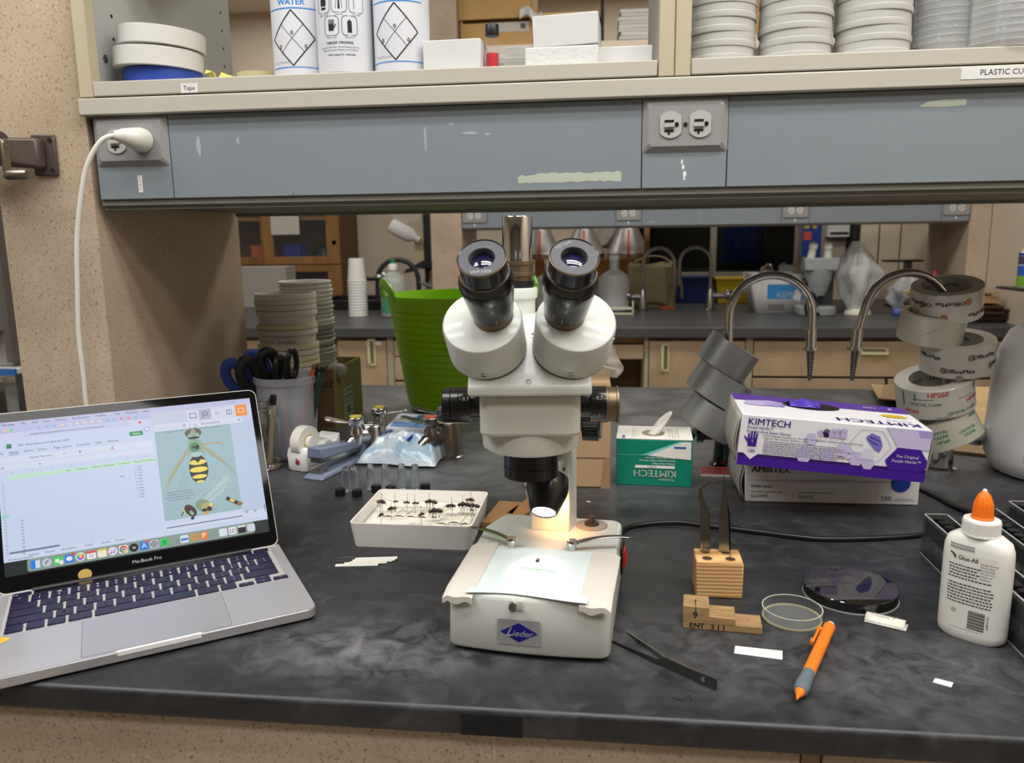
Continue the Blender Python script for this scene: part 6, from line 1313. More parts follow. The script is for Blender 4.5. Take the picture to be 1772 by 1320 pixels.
# forceps block
t = thing('forceps_block', 'striped pine block with four holes holding forceps', 'tool block', (.1010, .8335, 0), (0, 0, rad(-1)))
HB = .0415; wB, dB = .0505, .0400
mk('block_body', MB().box(0, wB, 0, dB, 0, HB), PINE, t, bevel=.0018)
for hx_, hy_ in ((.0125,.0285),(.0125,.0105),(.0345,.0285),(.0375,.0105)):
    b = MB(); b.oval(hx_, hy_, .0052, .0052, 0, None, HB+.0002, 20); b.lathe([(.0052,HB+.0003),(.0060,HB+.0003)], 20, 1, TR(hx_, hy_, 0)); mk('drilled_hole', b, [mat('hole_dark', (70, 50, 30), .9), mat('hole_rim', (190, 146, 90), .7)], t)
def forceps(lab, x, y, z, rx, ry, rz, curved, L=.100, mid=None):
    t = thing('forceps', lab, 'forceps', (x, y, z), (rad(rx), rad(ry), rad(rz)))
    for q in (-1, 1):
        if curved: pts = [(q*.0008,0,0),(q*.0036,0,.020),(q*.0042,0,.045),(q*.0026,0,.066),(q*.0012,.004,.080),(q*.0006,.004,.090),(q*.0004,-.004,.097),(q*.0006,-.010,.099)]; rr = [.0040,.0052,.0054,.0044,.0026,.0020,.0018,.0026]
        else: pts = [(q*.0008,0,0),(q*.0038,0,.022),(q*.0046,0,.046),(q*.0034,0,.062),(q*.0012,0,.078),(q*.0004,0,L-.004),(q*.0002,0,L)]; rr = [.0044,.0056,.0056,.0052,.0030,.0011,.0004]
        b = MB(); P_ = [Vector(p) for p in pts]
        for i in range(len(P_)):
            for dy in (-1, 1):
                for dx in (-.0006, .0006): b.v.append((P_[i].x+dx, P_[i].y+dy*rr[i], P_[i].z))
        for i in range(len(P_)-1):
            o_ = i*4; b.f += [(o_,o_+1,o_+5,o_+4),(o_+2,o_+6,o_+7,o_+3),(o_,o_+4,o_+6,o_+2),(o_+1,o_+3,o_+7,o_+5)]; b.m += [0]*4
        b.f += [(0,2,3,1),(len(b.v)-4,len(b.v)-3,len(b.v)-1,len(b.v)-2)]; b.m += [0,0]
        mk('forceps_arm', b, STEEL, t, ang=50)
    return t
forceps('curved steel forceps with a bent tip in the left hole of the pine block', .1150, .8620, HB-.018, -3, 5, 80, True)
forceps('straight pointed steel forceps in the right hole of the pine block', .1365, .8625, HB-.020, -4, 6, 70, False, .106)
for k, (x_, y_) in enumerate(((.1105,.8625),(.1130,.8590),(.1370,.8450),(.1400,.8420))):
    tag(mk('insect_pin', MB().tube([(0,0,0),(.002*(-1)**k,.001,.031)], .0004, 5), STEEL, loc=(x_, y_, HB-.020)), 'steel insect pin standing in the '+('left back hole, outer one','left back hole, inner one','front right hole, left one','front right hole, right one')[k]+' of the pine block', 'pin', 'pins standing in the pine block')
# stepped pinning block
t = thing('pinning_block', 'stepped brown wooden pinning block with handwritten letters', 'pinning block', (.0805, .7615, 0), (0, 0, rad(-5.5)))
b = MB(); sx_, sd = .0258, .0270; hs_ = (.0245,.0150,.0078)
P = [(0,0),(3*sx_,0),(3*sx_,hs_[2]),(2*sx_,hs_[2]),(2*sx_,hs_[1]),(sx_,hs_[1]),(sx_,hs_[0]),(0,hs_[0])]
n = len(P); b.add([(x,0,z) for x,z in P]+[(x,sd,z) for x,z in P], [tuple(range(n)), tuple(range(2*n-1,n-1,-1))]+[(k,n+k,n+(k+1)%n,(k+1)%n) for k in range(n)]); mk('block_body', b, ENTW, t, bevel=.0008)
b = MB(); Fp = TR(0, -.0003, 0) @ FRONT
for j, ch in enumerate('ENT 311'): b.text(ch, .0078, .0085+.0052*j+(.0005 if ch == '1' else 0), .0042-.0001*j, 0, Fp, bold=.02)
b.text('9', .0100, .0120, .0150, 0, Fp, bold=.02); b.rect(.0120, .0128, .0190, hs_[0], 0, Fp); b.rect(.0118, .0126, .001, .016, 0, TR(0, 0, hs_[0]+.0004))
mk('pen_lettering', b, INK, t)
for k in range(3): mk('pin_hole', MB().oval(sx_*(k+.5), sd*.5, .0006, .0006, 0, None, hs_[k]+.0005, 8), BLACK, t)
# petri dish and lid
t = thing('petri_dish', 'small clear petri dish right of the stepped block', 'petri dish', (.1945, .7930, 0))
mk('dish_glass', MB().lathe([(0,.0004),(.0290,.0004),(.0295,.001),(.0300,.0120),(.0292,.0122),(.0286,.0018),(0,.0014)], 48), thin('polystyrene_dish', (170, 174, 172), .04, .04, pwr=2.6), t); mk('dish_rim', MB().lathe([(.0291,.0120),(.0301,.0120),(.0301,.0126),(.0291,.0126),(.0291,.0120)], 48), mat('pale_rim', (196, 194, 176), .3), t)
mk('dish_foot', MB().lathe([(.0278,.0006),(.0298,.0006),(.0298,.0022),(.0278,.0022)], 48), thin('yellowish_rim', (206, 200, 160), .55, .2), t)
t = thing('petri_dish', 'larger clear petri dish lid lying reflective behind the small dish', 'petri dish', (.2700, .8545, 0))
mk('lid_glass', MB().lathe([(.0490,.0),(.0482,.0),(.0478,.0105),(0,.0110),(0,.0122),(.0480,.0120),(.0488,.0112),(.0490,.0)], 56), thin('shiny_lid', (14, 14, 15), .50, .015, ior=2.1), t)
mk('lid_edge', MB().lathe([(.0480,.0),(.0494,.0),(.0494,.0012),(.0480,.0012)], 56), mat('lid_edge_grey', (172, 172, 170), .3), t)
# loose papers
def paper(pts, lab, m=WHITE, h=.0004, nm='paper_slip', z=.0002):
    o = mk(nm, MB().prism(pts, z, z+h), m); return tag(o, lab, 'paper slip')
def cen(pts): cx = sum(p[0] for p in pts)/len(pts); cy = sum(p[1] for p in pts)/len(pts); return cx, cy
for pts, lab in (([(.1241,.7149),(.1671,.7072),(.1706,.7234),(.1274,.7293)],'blank white paper slip lying left of the orange pencil'),([(.2901,.6804),(.3028,.6733),(.3078,.6811),(.2948,.6874)],'tiny blank white paper slip nearest the front bench edge on the right'),([(-.026,1.145),(-.020,1.142),(-.019,1.1435),(-.025,1.1475)],'tiny white paper crumb on the bench right of the microscope lamp')):
    cx, cy = cen(pts); o = paper([(x-cx, y-cy) for x, y in pts], lab); o.location = (cx, cy, 0)
t = thing('folded_label', 'folded white label handwritten with a transect number', 'paper slip', (.2865, .7925, .0003), (0, 0, rad(-28)))
mk('label_base', MB().flat([(-.018,-.011),(.021,-.010),(.021,.006),(-.016,.006)], 0, None, .0003), WHITE, t, solid=.0003)
b = MB(); b.grid(lambda u, v: (-.018+.037*u, -.0085+.018*v, .0008+.0045*math.sin(v*PI*.95)), 4, 8); mk('label_fold', b, mat('cream_label', (226, 223, 208), .7), t, solid=.0003)
b = MB(); b.text('Peckinpaugh', .0048, -.012, .0042, 0, None, z=.0055, shear=.1, align='LEFT'); b.text('Transect  1', .0050, -.014, -.0012, 0, None, z=.0060, shear=.1, align='LEFT'); mk('handwriting', b, mat('pencil_grey', (130, 128, 122), .7), t)
# orange mechanical pencil
d = Vector((.2271-.1627, .7705-.6322, 0)); t = thing('mechanical_pencil', 'orange mechanical pencil with a grey rubber grip', 'pencil', (.1627, .6322, .0066), (0, PI/2, math.atan2(d.y, d.x)))
OR2 = mat('orange_plastic', (226, 120, 34), .35); GRIP = mat('grey_rubber_grip', (94, 104, 112), .6)
mk('pencil_barrel', MB().lathe([(0,.046),(.0052,.046),(.0056,.048),(.0056,.138),(.0058,.139),(.0058,.145),(.0050,.146),(0,.146)], 20), OR2, t)
mk('rubber_grip', MB().lathe([(0,.0125),(.0050,.0125),(.0064,.016),(.0066,.026),(.0058,.038),(.0056,.047),(0,.047)], 20), GRIP, t)
mk('pencil_cone', MB().lathe([(0,0),(.0009,0),(.0012,.003),(.0046,.0128),(0,.0128)], 16), OR2, t); mk('eraser', MB().cyl(.0044, .146, .1505, 16, r2=.0040), mat('white_eraser', (226, 222, 212), .6), t)
b = MB().box(-.0090,-.0066,-.0022,.0022,.104,.132).box(-.0095,-.0050,-.0022,.0022,.129,.135).box(-.0104,-.0066,-.0024,.0024,.100,.106); mk('pocket_clip', b, OR2, t, bevel=.0006, rot=(0,0,rad(-75)))
# flat tweezers
t = thing('tweezers', 'flat black steel tweezers lying on the bench beside the microscope', 'tweezers', (.0990, .6498, .0), (0, 0, math.atan2(.730-.6498, .0097-.0990)))
DST = mat('dark_tweezer_steel', (96, 94, 92), .3, .9); TWS = mat('tweezer_edge', (130, 128, 124), .3, .9)
for q in (-1, 1):
    sp_ = -.012*q if q > 0 else .0; pts = [(0,0),(.020,-.0006*1),(.060,-.0045 if q > 0 else .0035),(.066,-.0070 if q > 0 else .0055),(.1195,-.0215 if q > 0 else .004)]
    if q < 0: pts = [(0,0),(.020,.0006),(.055,.0020),(.062,.0034),(.1195,.0030)]
    b = MB()
    for x, y in pts:
        hgt = .0095 if x < .056 else (.005 if x < .07 else .0016)
        for dy in (-.0007, .0007):
            for zz in (0, hgt): b.v.append((x, y+dy, .0004+zz))
    for i in range(len(pts)-1):
        o_ = i*4; b.f += [(o_,o_+4,o_+5,o_+1),(o_+2,o_+3,o_+7,o_+6),(o_+1,o_+5,o_+7,o_+3),(o_,o_+2,o_+6,o_+4)]; b.m += [0]*4
    b.f += [(0,1,3,2),(len(b.v)-4,len(b.v)-2,len(b.v)-1,len(b.v)-3)]; b.m += [0,0]
    mk('tweezer_arm', b, [DST if q < 0 else TWS], t, ang=40)
mk('rivet', MB().cyl(.0022, -.0018, .0018, 14, 0, TR(.013, 0, .0055, PI/2, 0, 0)), CHROME, t)
tag(mk('wire_bit', MB().tube([(.060,.635,.0006),(.068,.632,.0006),(.0745,.640,.0006),(.0760,.632,.0006)], .0003, 6), STEEL), 'tiny bent pale thread lying near the front bench edge', 'thread')
# power cords
def smoothp(P, k=6):
    V = [Vector(p) for p in P]; out = []
    for i in range(len(V)-1):
        a, b_, c, d_ = V[max(i-1,0)], V[i], V[i+1], V[min(i+2,len(V)-1)]
        for j in range(k):
            u = j/k; out.append(tuple(.5*((2*b_)+(c-a)*u+(2*a-5*b_+4*c-d_)*u*u+(3*b_-a-3*c+d_)*u**3)))
    return out+[tuple(V[-1])]
CORD = mat('black_rubber_cord', (18, 18, 19), .35)
mk('power_cord', MB().tube(smoothp([(.0135,.9000,.016),(.020,.960,.006),(.030,1.030,.0036),(.091,1.057,.0036),(.141,1.0475,.0036),(.195,1.0325,.0036),(.244,1.0176,.0036),(.286,1.0109,.0036),(.360,1.0209,.0036),(.420,1.040,.0036),(.480,1.080,.0036),(.60,1.085,.0036)]), .0034, 10), CORD, ms, loc=(-SX, -SY, 0))
tag(mk('extension_cord', MB().tube(smoothp([(.462,1.300,.0036),(.468,1.260,.0036),(.482,1.235,.0038),(.4927,1.1987,.0036),(.5024,1.150,.0036),(.5234,1.1214,.0036),(.5799,1.128,.0036),(.70,1.160,.0036),(.8,1.16,.0036)]), .0040, 10), CORD), 'thicker black cord coming out from behind the glove boxes', 'cord')
# plug and white charger cable at the left outlet
t = thing('power_plug', 'white plug and cable hanging from the left wall outlet', 'plug', (0, 0, 0))
b = MB(); cx, cz = -.655, .535; PP = [(cx,1.1025,cz),(cx,1.094,cz),(cx-.004,1.084,cz+.001),(cx-.012,1.074,cz+.003),(cx-.020,1.066,cz+.003)]
b.tube(PP, [.0165,.0170,.0145,.0105,.0058], 18); mk('plug_body', b, mat('cable_white', (216, 214, 204), .35), t, ang=60)
mk('cable', MB().tube(smoothp([(-.672,1.068,.5385),(-.688,1.058,.531),(-.708,1.052,.500),(-.722,1.050,.455),(-.735,1.050,.395),(-.742,1.050,.330),(-.748,1.050,.265),(-.748,1.050,.200),(-.748,1.050,.150),(-.738,1.055,.08),(-.70,1.07,.02),(-.62,1.08,.004),(-.56,1.06,.004)]), .0034, 12), mat('cable_white', (216, 214, 204), .35), t)
# pencil sharpener on the pillar
t = thing('pencil_sharpener', 'brown crank pencil sharpener screwed to the beige pillar', 'pencil sharpener', (-.825, PF, .520))
SHB = mat('brown_hammertone', (92, 80, 74), .4, .4, bump=.4, bscale=500); SHS = mat('worn_nickel', (140, 132, 118), .32, .9)
b = MB(); b.box(-.004, .033, -.005, 0, -.030, .028); mk('mount_plate', b, SHB, t, bevel=.002)
b = MB(); b.hexa([(-.030,-.030,-.020),(.018,-.004,-.022),(.018,-.004,.022),(-.030,-.030,.022),(-.030,-.052,-.014),(.016,-.018,-.020),(.016,-.018,.022),(-.030,-.052,.020)]); mk('mount_arm', b, SHB, t, bevel=.004)
b = MB().lathe([(0,-.045),(.020,-.045),(.026,-.040),(.029,-.012),(.029,.012),(.022,.030),(0,.032)], 28, 0, TR(-.045,-.050,.006,0,PI/2,0)); mk('gear_housing', b, SHB, t)
b = MB().lathe([(0,0),(.024,0),(.026,.006),(.026,.034),(0,.034)], 24, 0, TR(-.085,-.050,-.010,0,PI/2,0)); mk('shavings_cup', b, thin('smoked_clear_cup', (150, 140, 130), .35, .1), t)
b = MB().tube([(-.020,-.066,.008),(.006,-.066,.008)], .0075, 12); b.hexa([(.000,-.073,-.036),(.005,-.073,-.036),(.005,-.060,-.036),(.000,-.060,-.036),(.000,-.074,.014),(.005,-.074,.014),(.005,-.059,.014),(.000,-.059,.014)]); mk('crank_arm', b, SHS, t, bevel=.0015)
mk('crank_knob', MB().lathe([(0,0),(.0065,0),(.0075,.006),(.0075,.028),(.006,.032),(0,.033)], 16, 0, TR(.001,-.067,-.033,0,PI/2,0)), SHS, t)
for zz in (-.022,.020): mk('mount_screw', MB().cyl(.0032, 0, .0012, 12, 0, TR(.026,-.005,zz,PI/2,0,0)), STEEL, t)
# odds and ends left of the pillar
t = thing('storage_cart', 'grey side panel and blue edged shelf left of the beige pillar', 'cart', (0, 0, 0))
mk('cart_side', MB().box(-1.335, -1.32, 1.62, 2.0, .13, .58), mat('dark_grey_panel', (104, 98, 90), .6), t)
mk('cart_shelf', MB().box(-1.75, -1.30, 1.60, 2.0, .108, .118), WHITEP, t); mk('blue_edge', MB().box(-1.75, -1.298, 1.592, 1.60, .106, .120), mat('blue_edging', (54, 112, 184), .4), t)
for x_ in (-1.74, -1.312): mk('cart_leg', MB().box(x_, x_+.012, 1.61, 1.625, 0, .108), STEEL, t)
tag(mk('grey_binder', MB().box(-1.42, -1.337, 1.64, 1.9, .1185, .199), mat('pale_grey_card', (150, 146, 138), .6), bevel=.004), 'pale grey case on the blue edged shelf at the left edge', 'case')
t = thing('binder', 'white binder with a blue band at the far left edge', 'binder', (-1.395, 1.60, .20)); mk('binder_body', MB().box(-.10, .045, 0, .22, 0, .33), WHITE, t, bevel=.003); mk('blue_band', MB().box(-.101, .0455, -.0008, 0, .305, .32), mat('blue_edging', (54, 112, 184), .4), t)
tag(mk('glass_beaker', MB().lathe([(0,.001),(.040,.001),(.043,.004),(.043,.085),(.046,.088),(.041,.086),(.041,.004),(0,.004)], 30), CLEARP, loc=(-1.345, 1.68, 0)), 'clear glass beaker under the blue edged shelf', 'beaker')
tag(mk('white_canister', MB().lathe([(0,0),(.046,0),(.048,.003),(.048,.062),(.038,.078),(.022,.084),(0,.084)], 28), WHITEP, loc=(-1.40, 1.58, 0)), 'white plastic canister under the blue edged shelf', 'canister')
# ================================================================== items on the shelf over the bench
SZ = .6165
def at(name, mb, m, x, y, z, lab, cat_, group=None, rot=None, bevel=0, solid=0): return tag(mk(name, mb, m, loc=(x,y,z), rot=rot, bevel=bevel, solid=solid), lab, cat_, group)
def taperoll(x, y, z, R_, w_, ri, m, lab, rot=None):
    t = thing('masking_tape_roll', lab, 'tape roll', (x, y, z), rot or (0,0,0), 'tape rolls on the upper shelf')
    mk('tape_wound', MB().lathe([(ri,0),(R_-.0006,0),(R_,.0006),(R_,w_-.0006),(R_-.0006,w_),(ri,w_),(ri,0)], 48), m, t); mk('tape_core', MB().lathe([(ri-.002,.0004),(ri+.0003,.0004),(ri+.0003,w_-.0004),(ri-.002,w_-.0004),(ri-.002,.0004)], 36), mat('card_core', (176, 166, 146), .7), t); return t
WT = mat('white_cloth_tape', (210, 209, 204), .5)
taperoll(-.664, 1.190, SZ, .0560, .0260, .0385, mat('blue_tape', (34, 66, 158), .5), 'blue tape roll at the bottom of the stack over the tape label')
taperoll(-.668, 1.188, SZ+.0285, .0630, .0262, .0385, WT, 'white tape roll in the middle of the stack over the tape label', (rad(1), rad(2.5), 0))
taperoll(-.662, 1.190, SZ+.0580, .0615, .0250, .0385, WT, 'white tape roll at the top of the stack over the tape label', (rad(1.5), rad(3.5), .4))
t = thing('tape_scrap', 'crumpled yellow tape scrap beside the stack of tape rolls', 'tape scrap', (-.560, 1.170, SZ)); b = MB(); b.grid(lambda u, v: ((u-.5)*.046, (v-.5)*.02+.008*math.sin(u*9), .004+.012*(1-u)+.007*math.sin(u*8+v*5)+.003*v), 12, 5); mk('scrap', b, mat('yellow_tape', (222, 208, 96), .5), t, solid=.0006, ang=80)
t = thing('clear_tape_bundle', 'small yellowish clear tape roll with a red dot on the upper shelf', 'tape roll', (-.510, 1.180, SZ)); mk('tape_wound', MB().lathe([(.016,0),(.030,0),(.031,.006),(.030,.017),(.016,.017),(.016,0)], 30), thin('yellowish_tape', (206, 200, 150), .6, .15), t); mk('red_dot', MB().box(-.022,-.013,-.0268,-.0255,.003,.009), RED, t)
BOT = mat('bottle_ldpe', (214, 216, 222), .4, sss=.15); PB = mat('label_blue', (36, 130, 214), .5)
def wash(x, y, kind, lab, turn=0):
    t = thing('wash_bottle', lab, 'wash bottle', (x, y, SZ), (0, 0, turn), 'wash bottles on the upper shelf'); R_ = .0390
    mk('bottle_body', MB().lathe([(0,.002),(.035,0),(.0382,.003),(R_,.010),(R_,.165),(.036,.178),(.020,.190),(.020,.200),(0,.200)], 44), BOT, t)
    b = MB(); Rp = R_+.0003; W_ = on_cyl(Rp)
    def bl(x0, y0, x1, y1, w_, m_, k=6):
        for i in range(k):
            u0, u1 = i/k, (i+1)/k; dx, dy = x1-x0, y1-y0; L_ = math.hypot(dx, dy); nx, ny = -dy/L_*w_/2, dx/L_*w_/2
            p, q = (x0+dx*u0, y0+dy*u0), (x0+dx*u1, y0+dy*u1); b.add([W_(p[0]-nx,p[1]-ny), W_(q[0]-nx,q[1]-ny), W_(q[0]+nx,q[1]+ny), W_(p[0]+nx,p[1]+ny)], [(0,1,2,3)], m_)
    if kind:
        bl(-.040,.0140,.040,.0140,.0013,1,12); bl(-.040,.0915,.040,.0915,.0016,1,12)
        b.text('WATER', .0115, 0, .0995, 1, None, bold=.03, wrap=W_, sx=1.0); b.text('RECOMMENDED LEVEL LAB SERVICE', .0038, 0, .1255, 0, None, wrap=W_); b.text('CAS-7732-18-5', .0042, -.019, .0205, 2, None, wrap=W_)
        c = .0525
        for p, q in (((-.0325,c),(0,c+.0365)),((0,c+.0365),(.0325,c)),((.0325,c),(0,c-.0365)),((0,c-.0365),(-.0325,c))): bl(*p, *q, .0017, 0)
        bl(-.01625,c+.01825,.01625,c-.01825,.0007,0); bl(.01625,c+.01825,-.01625,c-.01825,.0007,0)
        for px, py in ((0,c+.0065),(-.0185,c-.011),(.0185,c-.011)): b.text('0', .0078, px, py, 0, None, bold=.025, wrap=W_)
    else:
        b.text('RECOMMENDED PROTECTIVE', .0040, 0, .1150, 0, None, bold=.02, wrap=W_); b.text('EQUIPMENT', .0044, 0, .1090, 0, None, bold=.03, wrap=W_)
        for px, py in ((-.0205,.0915),(.0035,.0915),(.0275,.0915),(-.0085,.0620),(.0170,.0620)):
            P = rrect(px-.0105, px+.0105, py-.0125, py+.0125, .005, 3); n_ = len(P)
            for i in range(n_): bl(*P[i], *P[(i+1) % n_], .0007, 0, 1)
        b.add([W_(-.0250+.009*u, v) for u, v in ((0,.088),(1,.088),(1.05,.094),(.9,.099),(.1,.099),(-.05,.094))], [(0,1,2,3,4,5)], 0); b.add([W_(-.0245,.0835),W_(-.0165,.0835),W_(-.0165,.0865),W_(-.0245,.0865)], [(0,1,2,3)], 0)
        b.add([W_(.0020,.0835),W_(.0050,.0835),W_(.0042,.100),W_(.0028,.100)], [(0,1,2,3)], 0); bl(-.001,.084,.0005,.098,.0006,0); bl(.008,.084,.0065,.098,.0006,0); bl(.024,.084,.024,.098,.0008,0); bl(.024,.098,.031,.100,.0008,0)
        b.add([W_(-.0125,.0555),W_(-.0050,.0555),W_(-.0046,.0645),W_(-.0129,.0645)], [(0,1,2,3)], 0)
        for i in range(4): bl(-.0118+.0022*i,.0640,-.0118+.0022*i,.0700,.0013,0,1)
        bl(-.0048,.059,-.0020,.0640,.0014,0,1); b.add([W_(.0140,.0530),W_(.0200,.0530),W_(.0200,.0670),W_(.0170,.0700),W_(.0140,.0670)], [(0,1,2,3,4)], 0)
        for s_, px, py in (('Goggles & Shield',-.0205,.0765),('Lab Coat',.0035,.0765),('Vent Hood',.0275,.0765),('Proper Gloves',-.0085,.0470),('Extinguisher',.0170,.0470)): b.text(s_, .0026, px, py, 0, None, wrap=W_)
        b.text('TARGET ORGANS:', .0048, .002, .0400, 0, None, bold=.03, wrap=W_); b.text('Eyes, Skin, GI Tract, Central Nervous System,', .0030, .002, .0345, 0, None, wrap=W_); b.text('Heart, Respiratory System, Liver, Kidneys', .0030, .002, .0308, 0, None, wrap=W_); b.text('VWR Catalog No. 16650-082', .0033, .004, .0245, 0, None, bold=.02, wrap=W_)
        b.text('see reverse side for first aid and handling', .0026, 0, 0, 2, None, wrap=lambda x, y: W_(-.034-y, .075+x))
    mk('bottle_print', b, [INK, PB, mat('faint_print', (150, 152, 158), .5)], t)
wash(-.437, 1.165, True, 'white water bottle with a diamond symbol, leftmost of the four', rad(4))
wash(-.3655, 1.150, False, 'white bottle printed with protective equipment symbols, in front', rad(2))
wash(-.331, 1.222, True, 'white water bottle half hidden between the two front bottles', rad(3))
wash(-.2855, 1.155, True, 'white water bottle with a diamond symbol, beside the small white box', rad(0))
WB = mat('matt_white_card', (206, 206, 204), .6)
at('white_box', MB().box(-.040,.040,-.03,.05,0,.040), WB, -.2080, 1.150, SZ, 'small plain white card box between the bottles and the red vial', 'box', None, (0,0,rad(-2)), .0012)
t = thing('red_vial', 'glass vial of red liquid with a black screw cap', 'vial', (-.1560, 1.140, SZ)); mk('vial_glass', MB().lathe([(0,0),(.0085,0),(.0090,.001),(.0090,.042),(.0078,.045),(.0078,.048),(0,.048)], 24), GLASS, t); mk('red_liquid', MB().cyl(.0084, .001, .0235, 24), mat('red_liquid', (206, 44, 54), .2), t); mk('vial_cap', MB().lathe([(0,.046),(.0092,.046),(.0094,.047),(.0094,.060),(.0088,.061),(0,.061)], 24), BLACK, t)
pd = MB().lathe([(0,0),(.0262,0),(.0268,.001),(.0268,.0085),(.0280,.0086),(.0280,.0125),(.0270,.0132),(0,.0132)], 36); pm = None
for k in range(2):
    o = mk('petri_dish', pd, CLEARP, loc=(-.1215, 1.145, SZ+.0136*k)); tag(o, 'clear petri dish, '+('lower','upper')[k]+' of the front pair beside the red vial', 'petri dish', 'petri dishes on the upper shelf')
for k in range(4):
    o = mk('petri_dish', MB().lathe([(0,0),(.028,0),(.0285,.001),(.0285,.0098),(0,.0102)], 36), CLEARP, loc=(-.120, 1.205, SZ+.0105*k)); tag(o, 'clear petri dish, '+ORD[k]+' from the bottom of the back pile by the foam block', 'petri dish', 'petri dishes on the upper shelf')
at('foam_block', MB().box(-.049,.049,-.035,.045,0,.0245), mat('expanded_foam', (212, 213, 210), .9, bump=1., bscale=170), -.0590, 1.150, SZ, 'rough white expanded foam block under a white box', 'foam block', None, (0,0,rad(-2)), .002)
at('white_box', MB().box(-.0435,.0435,-.033,.040,0,.040), WB, -.0530, 1.150, SZ+.0252, 'plain white card box resting on the foam block', 'box', None, (0,rad(-1.5),rad(-3)), .0012)
at('white_box', MB().box(-.037,.037,-.03,.04,0,.0235), WB, .0235, 1.155, SZ, 'low plain white card box beside the shelf post', 'box', None, (0,0,rad(-1)), .0012)
# plastic cups in the right compartment
def cupstack(x, y, n, pitch, h, rb, rt, rim, m, name, desc, grp, z0=SZ):
    me = MB().lathe([(0,.001),(rb-.002,0),(rb,.002),(rt,h-.009),(rt+.0006,h-.0085),(rt+rim,h-.0075),(rt+rim+.0004,h-.004),(rt+rim,h-.0005),(rt+rim-.0012,h),(rt-.0004,h-.0022),(rb-.0012,.003),(0,.0022)], 44); o0 = None
    for k in range(n):
        o = mk(name, me, m) if o0 is None else o0.copy()
        if o0 is None: o0 = o
        else: COL.objects.link(o)
        o.location = (x+.0008*math.sin(k*2.3), y, z0+pitch*k); o.rotation_euler = (0, 0, k*.7)
        tag(o, '%s, %s from the shelf board' % (desc, ORD[k]), 'cup', grp)
def invstack(x, y, n, pitch, h, rb, rt, rim, m, name, desc, grp, z0=SZ):     # cups standing upside down
    me = MB().lathe([(0,h-.001),(rb-.003,h),(rb,h-.003),(rt,.009),(rt+rim,.0078),(rt+rim+.0004,.004),(rt+rim,.0006),(rt+rim-.0012,0),(rt-.0008,.003),(rb-.0014,h-.005),(0,h-.0028)], 44) if rim > .0011 else MB().lathe([(0,h-.001),(rb-.003,h),(rb,h-.003),(rt-.0002,.022),(rt,.0085),(rt+rim,.0075),(rt+rim+.0003,.004),(rt+rim,.0006),(rt+rim-.0012,0),(rt-.0016,.003),(rt-.0018,.022),(rb-.0014,h-.005),(0,h-.0028)], 44); o0 = None
    for k in range(n):
        o = mk(name, me, m) if o0 is None else o0.copy()
        if o0 is None: o0 = o
        else: COL.objects.link(o)
        o.location = (x+.0008*math.sin(k*2.3), y, z0+pitch*k); o.rotation_euler = (0, 0, k*.7)
        tag(o, '%s, %s from the shelf board' % (desc, ORD[k]), 'cup', grp)
FR2 = mat('milky_cup_plastic', (182, 181, 176), .45, sss=.2)
for x_, d in ((.1510,'left'),(.2500,'middle'),(.3490,'right')): invstack(x_, 1.165, 9, .0178, .118, .0400, .0464, .0010, FR2, 'frosted_cup', 'frosted plastic cup upside down in the '+d+' frosted stack', 'frosted cups on the upper shelf')
for x_, y_, d in ((.4450,1.200,'left'),(.5080,1.165,'right')): invstack(x_, y_-.02, 14, .0085, .110, .036, .0460 if d == 'right' else .040, .0022, CLEARP, 'clear_cup', 'clear plastic cup upside down in the '+d+' clear stack', 'clear cups on the upper shelf')
at('beige_folder', MB().box(-.012,.012,-.06,.06,0,.16), mat('beige_card', (186, 170, 146), .7), .410, 1.28, SZ, 'beige card folder standing between frosted and clear cups', 'folder', None, None, .002)
# ================================================================== things on and behind the far bench
# oak cabinet with sliding glass doors
t = thing('oak_cabinet', 'golden oak cabinet with glass doors against the back wall', 'cabinet', (0, 0, 0))
cx0, cx1, cy0, cy1 = -3.0, -1.633, 4.84, 5.19
mk('cabinet_back', MB().box(cx0, cx1, cy1-.02, cy1, .001, 1.2), mat('dark_oak_inside', (92, 64, 36), .7), t)
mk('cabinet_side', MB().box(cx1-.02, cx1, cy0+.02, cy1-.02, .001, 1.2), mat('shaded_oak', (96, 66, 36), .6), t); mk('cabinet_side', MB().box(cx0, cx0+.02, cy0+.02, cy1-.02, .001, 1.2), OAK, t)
for z_ in (.002, .515, 1.18): mk('cabinet_shelf', MB().box(cx0+.02, cx1-.02, cy0+.06, cy1-.02, z_, z_+.02), OAK, t)
for k, (x0, x1, yy) in enumerate(((-2.95,-2.10,cy0+.022),(-2.135,-1.64,cy0))):
    for z0, z1 in ((.024,.245),(.235,1.18)):
        d = mk('sliding_door', MB().box(x0,x0+.065,yy,yy+.02,z0,z1).box(x1-.085 if k else x1-.06,x1,yy,yy+.02,z0,z1).box(x0+.065,x1-.085 if k else x1-.06,yy,yy+.02,z0,z0+.055).box(x0+.065,x1-.085 if k else x1-.06,yy,yy+.02,z1-.05,z1), OAK, t, bevel=.002)
        mk('door_pane', MB().box(x0+.06,x1-.055,yy+.008,yy+.012,z0+.05,z1-.045), GLASS, d)
        if z0 > 0: mk('finger_pull', MB().cyl(.014, 0, .003, 14, 0, TR(x0+.03 if k == 0 else x1-.035, yy, .375, PI/2, 0, 0)), BLACK, d)
t = thing('wall_notice', 'blank looking paper notice taped on the oak cabinet glass', 'notice', (-1.985, cy0-.0012, .505)); mk('notice_sheet', MB().box(-.092, .092, -.0004, .0004, -.078, .12), mat('notice_paper', (206, 200, 190), .8), t)
tag(mk('orange_box', MB().box(-.07,.07,-.06,.06,0,.10), mat('orange_card', (180, 92, 40), .6), loc=(-2.20, 5.0, .262), rot=(0,0,.2)), 'orange box behind the glass of the oak cabinet', 'box')
